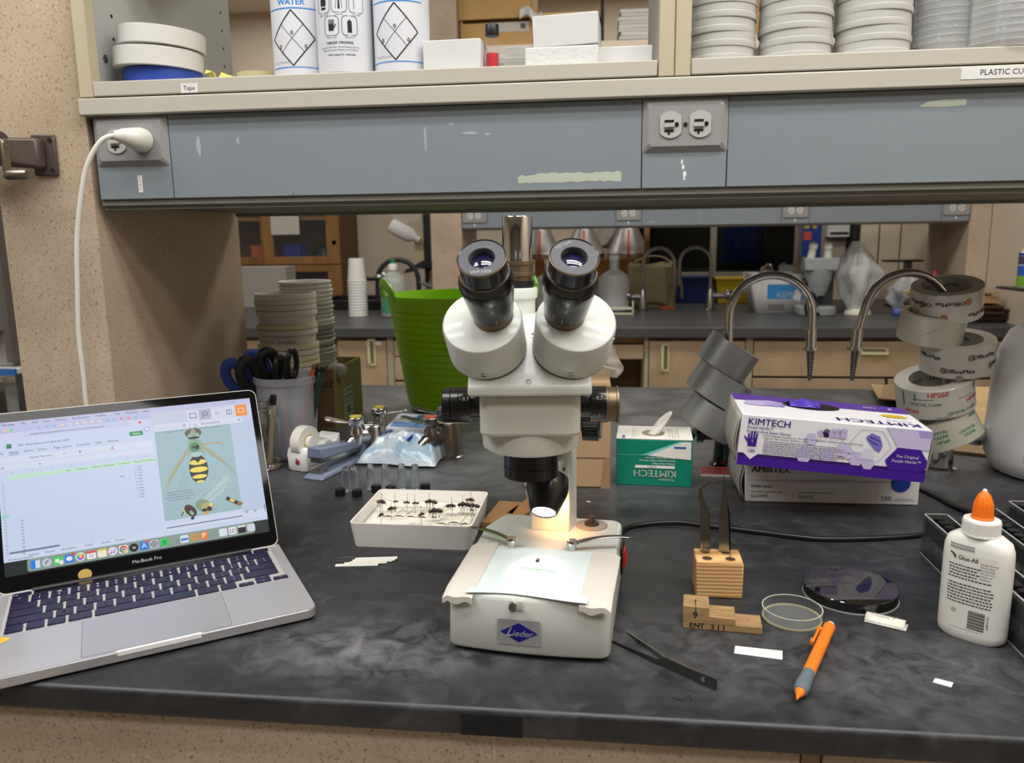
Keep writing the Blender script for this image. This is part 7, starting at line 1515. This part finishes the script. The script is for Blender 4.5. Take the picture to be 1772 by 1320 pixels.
tag(mk('blue_case', MB().box(-.06,.06,-.05,.05,0,.11), mat('cobalt_case', (40, 56, 150), .5), bevel=.004, loc=(-1.99, 5.0, .262), rot=(0,0,-.2)), 'blue case behind the glass of the oak cabinet', 'case')
tag(mk('dark_instrument', MB().lathe([(0,0),(.09,0),(.085,.05),(.05,.10),(0,.115)], 24), BLACK, loc=(-1.80, 5.03, .262)), 'dark rounded instrument cover behind the oak cabinet glass', 'instrument')
for z_ in (.243,): mk('cabinet_shelf', MB().box(cx0+.02, cx1-.02, cy0+.06, cy1-.02, z_, z_+.018), OAK, bpy.data.objects['oak_cabinet'])
tag(mk('grey_carton', MB().box(-.16,.16,-.08,.08,0,.24), mat('pale_grey_carton', (168, 162, 154), .7), bevel=.003, loc=(-2.03, 4.60, 0)), 'pale grey carton standing before the oak cabinet on the far bench', 'box')
# sink area
t = thing('sink_rim', 'black raised resin sink on the far bench near the cup stack', 'sink', (-1.36, 4.55, 0))
mk('sink_basin', MB().box(-.30,.26,-.22,-.19,0,.055).box(-.30,.26,.19,.22,0,.055).box(-.30,-.27,-.19,.19,0,.055).box(.23,.26,-.19,.19,0,.055), mat('black_resin', (22, 22, 24), .4), t, bevel=.004); mk('sink_bottom', MB().box(-.27,.23,-.19,.19,0,.006), DKGAP, t)
cs = MB().lathe([(0,.118),(.036,.118),(.0385,.116),(.047,.008),(.0495,.007),(.0495,0),(.0475,0),(.0455,.008),(.037,.114),(0,.114)], 30); o0 = None
for k in range(13):
    o = mk('white_cup', cs, WHITEP) if o0 is None else o0.copy()
    if o0 is None: o0 = o
    else: COL.objects.link(o)
    o.location = (-1.279, 4.02, .0148*k); tag(o, 'white plastic cup upside down, %s from the bottom of the far bench stack' % ORD[k], 'cup', 'white cup stack on the far bench')
t = thing('soap_bottle', 'big clear bottle of green soap with a white cap behind the bucket', 'bottle', (-1.075, 3.98, 0))
mk('bottle_shell', MB().lathe([(0,0),(.060,0),(.066,.006),(.066,.165),(.060,.195),(.030,.222),(.020,.228),(.020,.240),(0,.240)], 32), thin('cloudy_bottle', (206, 212, 206), .5, .2), t); mk('green_soap', MB().lathe([(0,.004),(.063,.004),(.063,.130),(0,.130)], 30), mat('teal_soap', (22, 92, 86), .25), t)
mk('bottle_cap', MB().lathe([(0,.236),(.024,.236),(.024,.258),(.018,.268),(0,.27)], 20), WHITEP, t); mk('cap_tip', MB().cyl(.011, .268, .290, 14), mat('soap_green', (30, 140, 90), .4), t)
b = MB(); W_ = on_cyl(.0664, -.5)
for i in range(6): b.add([W_(-.03+.06*i/6,.02),W_(-.03+.06*(i+1)/6,.02),W_(-.03+.06*(i+1)/6,.10+.03*math.sin(i)),W_(-.03+.06*i/6,.10+.03*math.sin(i-1))], [(0,1,2,3)])
mk('green_label', b, mat('leaf_green_label', (70, 150, 110), .5), t)
t = thing('black_tap', 'black swan neck sink tap beside the green soap bottle', 'faucet', (-1.17, 4.26, 0))
mk('tap_neck', MB().tube([(.16,.0,0),(.16,0,.14)]+arcpts(.045,.165,.115,10,185,14)+[(-.072,0,.10),(-.068,0,.06)], .0135, 12), mat('black_tap_rubber', (46, 46, 48), .45), t)
mk('tap_lever', MB().tube([(.16,0,.16),(.29,-.02,.115)], [.010,.007], 10), mat('tap_grey', (130, 120, 110), .4), t); mk('tap_button', MB().tube([(-.14,0,.178),(-.085,0,.178)], .012, 10), BLACK, t)
for k in range(2): mk('chrome_valve', MB().ball(.022,.022,.016,12,0,TR(-.045+.03*k,-.05,.19+.012*k)), CHROME, t)
t = thing('drying_rack', 'black steel drying post with a sloping tray beside the far pillar', 'rack', (-1.02, 4.55, 0))
mk('rack_post', MB().box(-.020,.020,-.01,.01,.22,.95).box(-.02,.02,0,.02,0,.22), mat('black_steel', (34, 34, 36), .45), t)
b = MB(); b.hexa([(-.13,-.06,.195),(.0,-.06,.225),(.0,.06,.225),(-.13,.06,.195),(-.12,-.06,.215),(.0,-.06,.275),(.0,.06,.275),(-.12,.06,.215)]); b.box(.0,.13,-.06,.06,.225,.265); mk('sloping_tray', b, mat('black_steel', (34, 34, 36), .45), t, bevel=.002)
mk('white_pipe', MB().box(.035,.070,.05,.07,.27,.95), WHITEP, t); mk('cream_pad', MB().box(-.075,-.02,.0,.02,.27,.42), mat('cream_pad', (206, 196, 150), .7), t)
def hang(x, y, z, rx, ry, r_, l_, m, lab, nm='lab_bottle'):
    tag(mk(nm, MB().lathe([(0,0),(r_*.9,0),(r_,.008),(r_,l_*.66),(r_*.45,l_*.84),(r_*.42,l_),(0,l_)], 22), m, loc=(x,y,z), rot=(rad(rx),rad(ry),0)), lab, 'bottle', 'bottles hung on the drying rack')
hang(-1.215, 4.50, .468, 0, 118, .043, .185, WHITEP, 'white plastic bottle hung sideways on the drying rack'); hang(-1.23, 4.50, .575, 0, 112, .050, .20, CLEARP, 'clear plastic bottle hung above the white one on the rack'); hang(-1.27, 4.56, .655, 0, 100, .048, .19, CLEARP, 'uppermost clear bottle hung on the drying rack')
t = thing('brown_bottle', 'amber topped glass jar under the drying rack tray', 'jar', (-.945, 4.42, 0)); mk('jar_glass', MB().lathe([(0,0),(.042,0),(.042,.15),(.030,.175),(.030,.19),(0,.19)], 22), CLEARP, t); mk('jar_top', MB().cyl(.036, .175, .215, 18), mat('amber_top', (150, 84, 36), .4), t)
t = thing('glass_flask', 'clear glass flask standing left of the amber topped jar', 'flask', (-1.03, 4.36, 0)); mk('flask_glass', MB().lathe([(0,0),(.045,0),(.045,.13),(.020,.19),(.020,.23),(0,.23)], 22), CLEARP, t)
# galvanised funnels
GALV = mat('galvanised_steel', (172, 172, 170), .38, .85, var=.25, vscale=24); STRAP = mat('orange_red_strap', (206, 96, 70), .5)
t = thing('funnel_rack', 'brown wooden rack under the row of metal funnels', 'rack', (0, 0, 0)); mk('rack_board', MB().box(-.40, .245, 4.55, 4.60, .165, .262), mat('raw_brown_board', (176, 122, 66), .7), t)
for x_ in (-.39, .215): mk('rack_post', MB().box(x_, x_+.028, 4.56, 4.60, 0, .46) if x_ > 0 else MB().box(x_, x_+.028, 4.56, 4.60, 0, .165), OAK, t)
mk('rack_ledge', MB().box(-.40, .245, 4.60, 4.92, .248, .262), OAK, t)
for k, (x_, l) in enumerate(((-.378,'leftmost, behind the chrome phototube'),(-.124,'middle, beside the right eyepiece'),(.130,'rightmost, above the cloudy carboy'))):
    t = thing('metal_funnel', 'galvanised cone funnel with an orange strap, '+l, 'funnel', (x_, 4.72 if k != 2 else 4.70, .262), group='galvanised funnels on the far bench')
    mk('funnel_cone', MB().lathe([(0,0),(.118,0),(.120,.025),(.126,.030),(.118,.040),(.060,.165),(.050,.20),(.0,.20)], 30), GALV, t)
    mk('strap', MB().box(-.008,.008,-.129,-.126,-.09,.030).hexa([(-.008,-.128,.030),(.008,-.128,.030),(.008,-.122,.030),(-.008,-.122,.030),(-.007,-.066,.165),(.007,-.066,.165),(.007,-.060,.165),(-.007,-.060,.165)]), STRAP, t)
t = thing('metal_funnel', 'galvanised funnel lying on its side between the upright funnels', 'funnel', (.005, 4.92, .40), (0, rad(115), rad(40)), 'galvanised funnels on the far bench'); mk('funnel_cone', MB().lathe([(0,-.02),(.085,-.02),(.090,.0),(.045,.12),(.040,.15),(0,.15)], 26), GALV, t)
def carboy(x, y, sc, lab):
    t = thing('carboy', lab, 'carboy', (x, y, 0)); s_ = sc
    mk('carboy_body', MB().lathe([(0,0),(.068*s_,0),(.078*s_,.010*s_),(.078*s_,.155*s_),(.068*s_,.185*s_),(.035*s_,.205*s_),(.024*s_,.212*s_),(.024*s_,.270*s_),(0,.270*s_)], 30), mat('cloudy_carboy', (196, 198, 200), .4, sss=.2), t); mk('carboy_cap', MB().cyl(.028*s_, .265*s_, .290*s_, 18), WHITEP, t)
carboy(.046, 4.25, 1.02, 'cloudy plastic carboy on the far bench right of the eyepieces'); carboy(-.30, 4.3, .94, 'cloudy plastic carboy seen between the two eyepieces'); carboy(-.13, 4.40, .60, 'small cloudy bottle hidden behind the right eyepiece')
t = thing('tube_rack', 'cream plastic test tube rack at the foot of the carboy', 'rack', (.055, 4.02, 0)); CRM = mat('cream_rack_plastic', (212, 206, 182), .45)
mk('rack_shelf', MB().box(-.10,.085,-.03,.03,.004,.012), CRM, t); mk('rack_shelf', MB().box(-.10,.085,-.03,.03,.030,.038), CRM, t)
for x_ in (-.10, .080): mk('rack_end', MB().box(x_, x_+.006, -.03, .03, 0, .07), CRM, t)
# canvas bag
t = thing('canvas_bag', 'khaki canvas shoulder bag slumped on the far bench', 'bag', (.255, 4.48, 0)); KHK = mat('khaki_canvas', (134, 124, 94), .9, var=.2, vscale=22, bump=.5, bscale=300)
def bagf(sx_, sy_, sz_, se):
    random.seed(se); ph = [random.uniform(0, 6) for _ in range(4)]; b = MB()
    def f(u, v):
        a = 2*PI*u; h = v; w_ = 1-.25*h-.10*math.sin(h*5+ph[0]); e = .55
        c, s_ = math.cos(a), math.sin(a); wob = 1+.05*math.sin(3*a+ph[1]+5*h)+.04*math.sin(7*a+ph[2]-8*h)
        return (sx_*w_*wob*math.copysign(abs(c)**e, c), sy_*w_*wob*math.copysign(abs(s_)**e, s_), sz_*h*(1-.08*math.sin(2*a+ph[3])*h))
    b.grid(f, 36, 12); b.f.append(tuple(range(12*37, 12*37+36))); b.m.append(0); b.f.append(tuple(range(35, -1, -1))); b.m.append(0); return b
mk('bag_body', bagf(.150, .075, .235, 3), KHK, t, ang=70)
b = MB(); b.grid(lambda u, v: (-.135+.205*u+.01*v, -.084-.012*math.sin(v*PI)-.006*math.sin(u*8), .235-.215*v+.008*math.sin(u*6+v*4)), 12, 10); mk('bag_flap', b, mat('khaki_flap', (150, 138, 104), .9, var=.2, vscale=22), t, solid=.006)
mk('bag_strap', MB().tube(smoothp([(-.12,.02,.235),(-.02,.05,.275),(.08,.03,.262),(.150,-.02,.16),(.165,-.03,.05)]), .014, 8, 0, None, True, .3), mat('khaki_flap', (150, 138, 104), .9), t)
mk('orange_tag', MB().box(.04,.12,-.11,-.085,.0,.012), mat('orange_tag', (206, 84, 46), .6), t)
# far faucets
def far_faucet(x, y, sgn, lab):
    t = thing('gooseneck_faucet', lab, 'faucet', (x, y, 0)); M_ = mat('far_chrome', (150, 150, 150), .25, 1)
    mk('faucet_base', MB().lathe([(0,0),(.030,0),(.030,.004),(.024,.010),(.016,.10),(.011,.115),(0,.115)], 20), M_, t)
    mk('gooseneck', MB().tube([(0,0,.10),(0,0,.24)]+[(sgn*(.080-.080*math.cos(rad(a))),0,.245+.080*math.sin(rad(a))) for a in range(0,181,15)]+[(sgn*.160,0,.20)], .0095, 12), M_, t)
    mk('hose_barb', MB().lathe([(0,0),(.012,0),(.011,.03),(.007,.075),(0,.075)], 14, 0, TR(sgn*.160,0,.205,PI,0,0)), M_, t)
    mk('side_valve', MB().tube([(0,0,.075),(-sgn*.07 if sgn > 0 else .09,0,.075)], [.014,.012], 12).ball(.026,.016,.026,12,0,TR(-sgn*.075 if sgn > 0 else .095,0,.080)), M_, t)
far_faucet(.195, 4.22, 1, 'far chrome gooseneck faucet in front of the canvas bag'); far_faucet(.545, 4.26, -1, 'far chrome gooseneck faucet in front of the blue crate')
t = thing('storage_crate', 'dark blue plastic crate on the far bench behind the faucets', 'crate', (.505, 4.80, 0)); mk('crate_body', MB().hexa([(-.10,-.08,0),(.10,-.08,0),(.10,.08,0),(-.10,.08,0),(-.115,-.09,.145),(.115,-.09,.145),(.115,.09,.145),(-.115,.09,.145)]), mat('navy_crate', (22, 44, 110), .5), t, bevel=.004); mk('crate_rim', MB().box(-.12,.12,-.095,.095,.138,.150), mat('navy_crate', (22, 44, 110), .5), t, bevel=.002)
t = thing('storage_crate', 'yellow plastic crate on the far bench right of the blue one', 'crate', (.745, 4.76, 0)); YCR = mat('yellow_crate', (214, 182, 34), .5); mk('crate_body', MB().hexa([(-.10,-.08,0),(.10,-.08,0),(.10,.08,0),(-.10,.08,0),(-.112,-.09,.140),(.112,-.09,.140),(.112,.09,.140),(-.112,.09,.140)]), YCR, t, bevel=.004); mk('crate_rim', MB().box(-.117,.117,-.095,.095,.132,.145), YCR, t, bevel=.002); mk('red_print', MB().flat([(-.03,.02),(.08,.02),(.08,.045),(-.03,.045)], 0, TR(0,-.0845,0,rad(-7),0,0) @ FRONT), RED, t)
# blue water can behind the dark window
t = thing('water_can', 'blue water can with a white handle behind the dark window', 'jerrycan', (.925, BY+.42, .19)); mk('can_body', MB().prism(rrect(-.13,.13,-.08,.08,.04,5), 0, .27), mat('can_blue', (38, 92, 206), .4), t, bevel=.02)
mk('can_handle', MB().tube(smoothp([(-.06,0,.26),(-.07,0,.34),(0,0,.37),(.07,0,.34),(.06,0,.26)]), .014, 10), WHITEP, t); tag(mk('can_stand', MB().box(-.2,.2,-.12,.12,0,.034), mat('unlit_room_wall', (70,66,60), .9), loc=(.925, BY+.42, .1555)), 'dark stand under the blue water can behind the window', 'stand')
l_ = bpy.data.lights.new('back_room_light', 'AREA'); l_.size = .4; l_.energy = 5; lo = bpy.data.objects.new('back_room_light', l_); COL.objects.link(lo); lo.location = (.8, BY+.4, .80)
# white carton of glassware
t = thing('glassware_carton', 'white carton with a blue panel full of glassware on the far bench', 'box', (.885, 4.20, 0)); CW = mat('white_carton', (214, 212, 208), .6)
b = MB(); w0, w1, d0 = .125, .165, .11
for a in ((-1,-1,1,-1),(1,-1,1,1),(1,1,-1,1),(-1,1,-1,-1)):
    p, q = (a[0], a[1]), (a[2], a[3]); b.add([(p[0]*w0,p[1]*d0,0),(q[0]*w0,q[1]*d0,0),(q[0]*w1,q[1]*d0*1.15,.195),(p[0]*w1,p[1]*d0*1.15,.195)], [(0,1,2,3)])
b.add([(-w0,-d0,0),(w0,-d0,0),(w0,d0,0),(-w0,d0,0)], [(3,2,1,0)]); mk('carton_shell', b, CW, t, solid=.004)
Tf = TR(0,-d0-.003,0) @ TR(0,0,0,rad(4.8),0,0) @ FRONT
b = MB(); b.flat([(-.085,.072),(.128,.072),(.135,.145),(-.085,.145)], 0, Tf, .0006); mk('blue_panel', b, mat('sky_blue_print', (50, 136, 196), .5), t)
b = MB(); b.text('ASPEN 30', .042, .045, .092, 0, Tf, z=.0010, bold=.004); mk('carton_lettering', b, CW, t)
b = MB(); b.flat([(.040,.072),(.075,.060),(.080,.105),(.110,.125),(.050,.118)], 0, Tf, .0012); mk('peeled_label', b, CW, t)
for i in range(11): mk('barcode_bar', MB().rect(-.075+.007*i,-.0715+.007*i,.015,.045,0,Tf,.0008), mat('bar_grey', (90, 90, 90), .6), t)
for k, (x_, y_, z_, r_, m_, ry) in enumerate(((-.085,-.02,.165,.036,CHROME,20),(.0,.01,.165,.045,CLEARP,60),(.05,-.04,.170,.040,CLEARP,-40),(.095,.01,.175,.046,thin('amber_glass',(150,130,80),.4,.1),10),(.13,-.02,.165,.036,CLEARP,30))):
    tag(mk('glass_jar', MB().lathe([(0,0),(r_*.8,.004),(r_,r_*.5),(r_,r_*1.3),(r_*.5,r_*1.8),(r_*.45,r_*2.2),(0,r_*2.2)], 20), m_, loc=(.885+x_, 4.20+y_, z_), rot=(0,rad(ry),0)), 'glass jar jutting from the white carton, %s from the left' % ORD[k], 'jar', 'glassware in the white carton')
# far grey stereo microscope
t = thing('stereo_microscope', 'pale grey stereo microscope on the far bench beside the white carton', 'microscope', (1.020, 4.0, 0)); LGM = mat('light_grey_enamel', (146, 150, 152), .4)
mk('base', MB().prism(rrect(-.095,.080,-.09,.10,.06,5), 0, .045), LGM, t, bevel=.008); mk('arm', MB().box(.02,.08,.02,.07,.045,.20), mat('dark_grey_arm', (50, 50, 52), .5), t, bevel=.004)
mk('pod', MB().lathe([(0,.095),(.035,.095),(.045,.12),(.060,.17),(.066,.225),(0,.225)], 24), LGM, t); mk('head', MB().hexa([(-.075,-.06,.215),(.075,-.06,.215),(.075,.06,.215),(-.075,.06,.215),(-.080,-.055,.275),(.085,-.055,.275),(.085,.065,.275),(-.080,.065,.275)]), LGM, t, bevel=.006)
for q in (-1, 1): mk('eyepiece', MB().lathe([(0,0),(.019,0),(.017,.05),(.021,.055),(.019,.075),(0,.075)], 16, 0, TR(q*.040-.005,-.02,.270,rad(15),rad(-6*q),0)), WHITEP, t)
mk('focus_knob', MB().cyl(.022, 0, .02, 16, 0, TR(-.052,.0,.155,0,-PI/2,0)), BLACK, t)
tag(mk('black_cable', MB().tube(smoothp([(.955,3.90,.008),(.945,3.90,.06),(.985,3.89,.09),(.96,3.895,.12),(1.0,3.90,.07),(.97,3.89,.03),(1.01,3.91,.012)]), .007, 8), CORD), 'tangled black cable left of the far grey microscope', 'cable')
# plastic bags
def pbag(name, x, y, sx_, sy_, sz_, se, m, lab, cat_='plastic bag'):
    t = thing(name, lab, cat_, (x, y, 0)); random.seed(se); ph = [random.uniform(0, 6) for _ in range(6)]; b = MB()
    def f(u, v):
        a = 2*PI*u; prof = (math.sin(min(1, v*1.35+.18)*PI*.5))*(1 if v < .62 else max(.10, 1-((v-.62)/.38)**.8*.80)); wob = 1+.10*math.sin(5*a+ph[0]+7*v)+.09*math.sin(9*a+ph[1]-9*v)+.07*math.sin(3*a+ph[2]+13*v)+.05*math.sin(14*a+23*v)
        return (sx_*prof*wob*math.cos(a)+.02*sx_/.12*math.sin(v*4+ph[3])*v, sy_*prof*wob*math.sin(a), sz_*v)
    b.grid(f, 44, 22); mk('bag_film', b, m, t, ang=80); return t
pbag('bagged_instrument', 1.213, 4.02, .105, .09, .350, 4, BAGP, 'tall clear plastic bag over a white instrument on the far bench')
tag(mk('white_instrument', MB().lathe([(0,0),(.062,0),(.058,.015),(.035,.03),(.032,.15),(.045,.17),(.040,.23),(0,.24)], 24), mat('cream_instrument', (222, 218, 202), .4), loc=(1.218, 4.02, .002)), 'white instrument inside the tall clear plastic bag', 'instrument')
pbag('supply_bag', 1.425, 3.99, .085, .07, .205, 9, BAGP, 'small clear bag of dark and blue supplies with a pink seal')
tag(mk('dark_bundle', MB().ball(.062,.045,.060,16,0,TR(0,0,.075)), mat('dark_bundle', (44, 44, 54), .5, var=.4, vscale=40), loc=(1.43, 3.99, 0)), 'dark bundle inside the small clear bag', 'bundle'); tag(mk('blue_pouch', MB().box(-.055,.050,-.035,.03,.0,.030), mat('pale_blue_pouch', (96, 120, 190), .4), bevel=.008, loc=(1.425, 3.985, .0)), 'pale blue pouch at the bottom of the small clear bag', 'pouch')
tag(mk('pink_seal', MB().tube(smoothp([(1.475,3.93,.115),(1.515,3.93,.150),(1.525,3.93,.195),(1.522,3.93,.21)]), .009, 8), mat('magenta_seal', (196, 50, 110), .5)), 'magenta zip seal strip at the right of the small clear bag', 'zip seal')
t = thing('ring_stand', 'thin dark stand with a flat plate behind the plastic bags', 'stand', (1.56, 4.45, 0)); mk('stand_plate', MB().box(-.09,.09,-.05,.05,.236,.246), BLACK, t); mk('stand_rod', MB().box(.01,.045,-.015,.015,.012,.236), STEEL, t); mk('stand_foot', MB().box(-.06,.09,-.06,.06,0,.012), BLACK, t)
ENV = mat('manila_envelope', (206, 168, 102), .7); CLIP = mat('dark_brown_hardboard', (74, 52, 36), .6)
random.seed(21)
for k in range(6):
    tag(mk('clipboard', MB().box(-.17,.17,-.12,.12,0,.011), CLIP, bevel=.002, loc=(1.54+random.uniform(-.02,.02), 3.74+random.uniform(-.015,.015), .001+.0125*k), rot=(0,0,random.uniform(-.10,.10))), 'dark brown clipboard, %s from the bottom of the far pile' % ORD[k], 'clipboard', 'clipboards under the manila envelopes')
for k in range(6):
    tag(mk('envelope', MB().box(-.14,.15,-.11,.11,0,.008), ENV if k % 2 == 0 else KRAFT, bevel=.001, loc=(1.52+random.uniform(-.02,.02), 3.74+random.uniform(-.02,.02), .0775+.0095*k), rot=(0,0,random.uniform(-.16,.16))), 'manila envelope, %s from the bottom of the pile on the clipboards' % ORD[k], 'envelope', 'manila envelopes on the clipboards')
# back wall fittings
CREAM = mat('cream_cabinet_paint', (214, 200, 178), .6)
for k, (x0, x1, l) in enumerate(((1.46,1.70-.005,'right'),(1.24,1.453,'left'))): pass
t = thing('tall_cupboard', 'cream tall cupboard with narrow doors against the back wall', 'cupboard', (0, 0, 0)); mk('cupboard_carcass', MB().box(1.49, RX-.005, 4.97, BY-.002, FLOOR, 1.4), CREAM, t)
for x0, x1 in ((1.492, 1.592), (1.60, RX-.008)): mk('cupboard_door', MB().box(x0, x1, 4.95, 4.969, FLOOR+.05, 1.38), CREAM, t, bevel=.002)
mk('door_gap', MB().box(1.5925, 1.5995, 4.955, 4.968, FLOOR+.05, 1.38), DKGAP, t); mk('door_edge', MB().box(1.480, 1.4895, 4.96, BY-.002, FLOOR, 1.4), DKGAP, t)
t = thing('towel_dispenser', 'white paper towel dispenser with a dark slot on the back wall', 'dispenser', (1.44-.03, BY-.05, .41)); mk('dispenser_case', MB().box(-.062,.062,-.05,.048,-.045,.22), WHITEP, t, bevel=.004); mk('dispenser_slot', MB().box(-.055,.055,-.052,-.050,-.030,-.015), BLACK, t)
t = thing('wall_poster', 'small blue poster with yellow and red marks on the back wall', 'poster', (1.255, BY-.07, .36)); mk('poster_sheet', MB().box(-.055,.060,-.001,.0,-.16,.22), mat('poster_blue', (26, 62, 150), .5), t); mk('yellow_mark', MB().box(-.045,-.015,-.002,-.001,.06,.095), YEL, t); mk('yellow_mark', MB().box(.005,.030,-.002,-.001,.06,.095), YEL, t); mk('red_mark', MB().box(-.045,.0,-.002,-.001,-.010,.04), RED, t)
mk('green_star', MB().flat([(.02+(.022 if i % 2 else .009)*math.cos(i*PI/5),-.03+(.022 if i % 2 else .009)*math.sin(i*PI/5)) for i in range(10)], 0, TR(0,-.002,0) @ FRONT), mat('star_green', (60, 130, 90), .5), bpy.data.objects['wall_poster'])
# bottle on a bracket shelf on the right wall
t = thing('bracket_shelf', 'dark bracket shelf on the right wall at the photo edge', 'shelf', (0, 0, 0)); mk('shelf_plate', MB().box(1.555, RX-.002, 3.20, 3.40, .164, .172), BLACK, t); mk('shelf_bracket', MB().box(RX-.03, RX-.002, 3.29, 3.31, .10, .164), BLACK, t)
t = thing('spray_bottle', 'white bottle with a blue and green label on the bracket shelf', 'bottle', (1.645, 3.31, .173)); mk('bottle_body', MB().lathe([(0,0),(.050,0),(.052,.004),(.052,.12),(.040,.145),(.018,.155),(.018,.175),(0,.175)], 24), WHITEP, t)
for z0, z1, c in ((.004,.045,(120,176,50)),(.045,.085,(46,96,190)),(.088,.120,(70,70,90)),(.122,.132,(30,40,140))): mk('label_band', MB().lathe([(.0524,z0),(.0524,z1)], 24), mat('band_%d' % int(z0*1000), c, .4), t)
# things stored on the far upper shelf
zz = 1.263
t = thing('shelf_carton', 'open brown carton with a white label on the far upper shelf', 'box', (-.515, 4.06, zz)); CARD = mat('carton_tan', (190, 152, 98), .8, var=.06, vscale=14)
mk('carton_wall', MB().box(-.170,.170,.14,.15,0,.36), CARD, t); mk('carton_wall', MB().box(-.170,-.160,-.15,.14,0,.36), CARD, t); mk('carton_wall', MB().box(.160,.170,-.15,.14,0,.36), CARD, t); mk('carton_front', MB().box(-.160,.160,-.15,-.14,0,.115), CARD, t); mk('carton_flap', MB().hexa([(-.175,-.21,.095),(.150,-.21,.100),(.150,-.14,.135),(-.175,-.14,.13),(-.175,-.215,.10),(.150,-.215,.105),(.150,-.15,.36),(-.175,-.15,.36)]), CARD, t) if False else mk('carton_flap', MB().box(-.175,.165,-.165,-.155,.130,.36), CARD, t)
mk('carton_label', MB().box(-.03,.155,-.1515,-.1505,.072,.114), mat('carton_label_grey', (190, 184, 176), .7), t); mk('label_code', MB().box(.115,.138,-.1525,-.1516,.084,.108), mat('code_grey', (90, 90, 92), .7), t)
tag(mk('crumpled_paper', MB().grid(lambda u, v: (u*.10, .02*math.sin(u*9), v*.04+.02*math.sin(u*6)), 10, 4), WHITE, loc=(-.40, 3.87, zz+.115), solid=.001), 'scrap of white paper hanging from the brown carton flap', 'paper')
for k in range(9): tag(mk('kraft_folder', MB().box(-.145,.150,-.11,.11,0,.0155), (ENV, KRAFT, PLY)[k % 3], bevel=.002, loc=(-.185+.005*math.sin(k*3), 4.02, zz+.0165*k), rot=(0,0,.03*math.sin(k*2))), 'flat kraft paper bundle, %s from the bottom on the far upper shelf' % ORD[k], 'paper bundle', 'paper bundles on the far upper shelf')
tag(mk('dark_divider', MB().box(-.035,-.020,-.12,.12,0,.30), mat('dark_board', (40, 34, 30), .8), loc=(-.005+.01, 4.02, zz)), 'dark upright board right of the kraft paper bundles', 'board')
for k in range(8): tag(mk('white_pad', MB().box(-.08,.085,-.10,.10,0,.0155), WHITE if k % 2 else mat('pale_pad', (206, 206, 202), .7), bevel=.001, loc=(.135+.006*math.sin(k*2.2), 4.03, zz+.022+.0165*k), rot=(0,0,.05*math.sin(k*1.3))), 'white paper pad, %s from the bottom of the far upper shelf pile' % ORD[k], 'paper pad', 'white pads on the far upper shelf')
tag(mk('pad_stand', MB().box(-.08,.085,-.09,.09,.012,.022).box(-.012,.012,-.09,-.07,0,.012).box(-.012,.012,.07,.09,0,.012), mat('dark_board', (40, 34, 30), .8), loc=(.135, 4.03, zz)), 'small dark stand under the white paper pads', 'stand')
tag(mk('shelf_carton', MB().box(-.22,.30,-.12,.15,0,.34), CARD, bevel=.004, loc=(.62, 4.05, zz)), 'closed brown carton behind the frosted cups on the far upper shelf', 'box')
cl_ = tag(mk('ceiling_light', MB().box(-.06,.03,-.05,.05,0,.05), mat('lit_diffuser', (255, 252, 245), .5, emit=(255, 250, 240), estr=1.2), loc=(-1.085, 4.95, 1.717)), 'small bright ceiling lamp seen above the far pillar', 'light')
mk('lamp_rod', MB().box(-.005,.005,-.005,.005,.05,CEIL-1.717), WHITE, cl_)
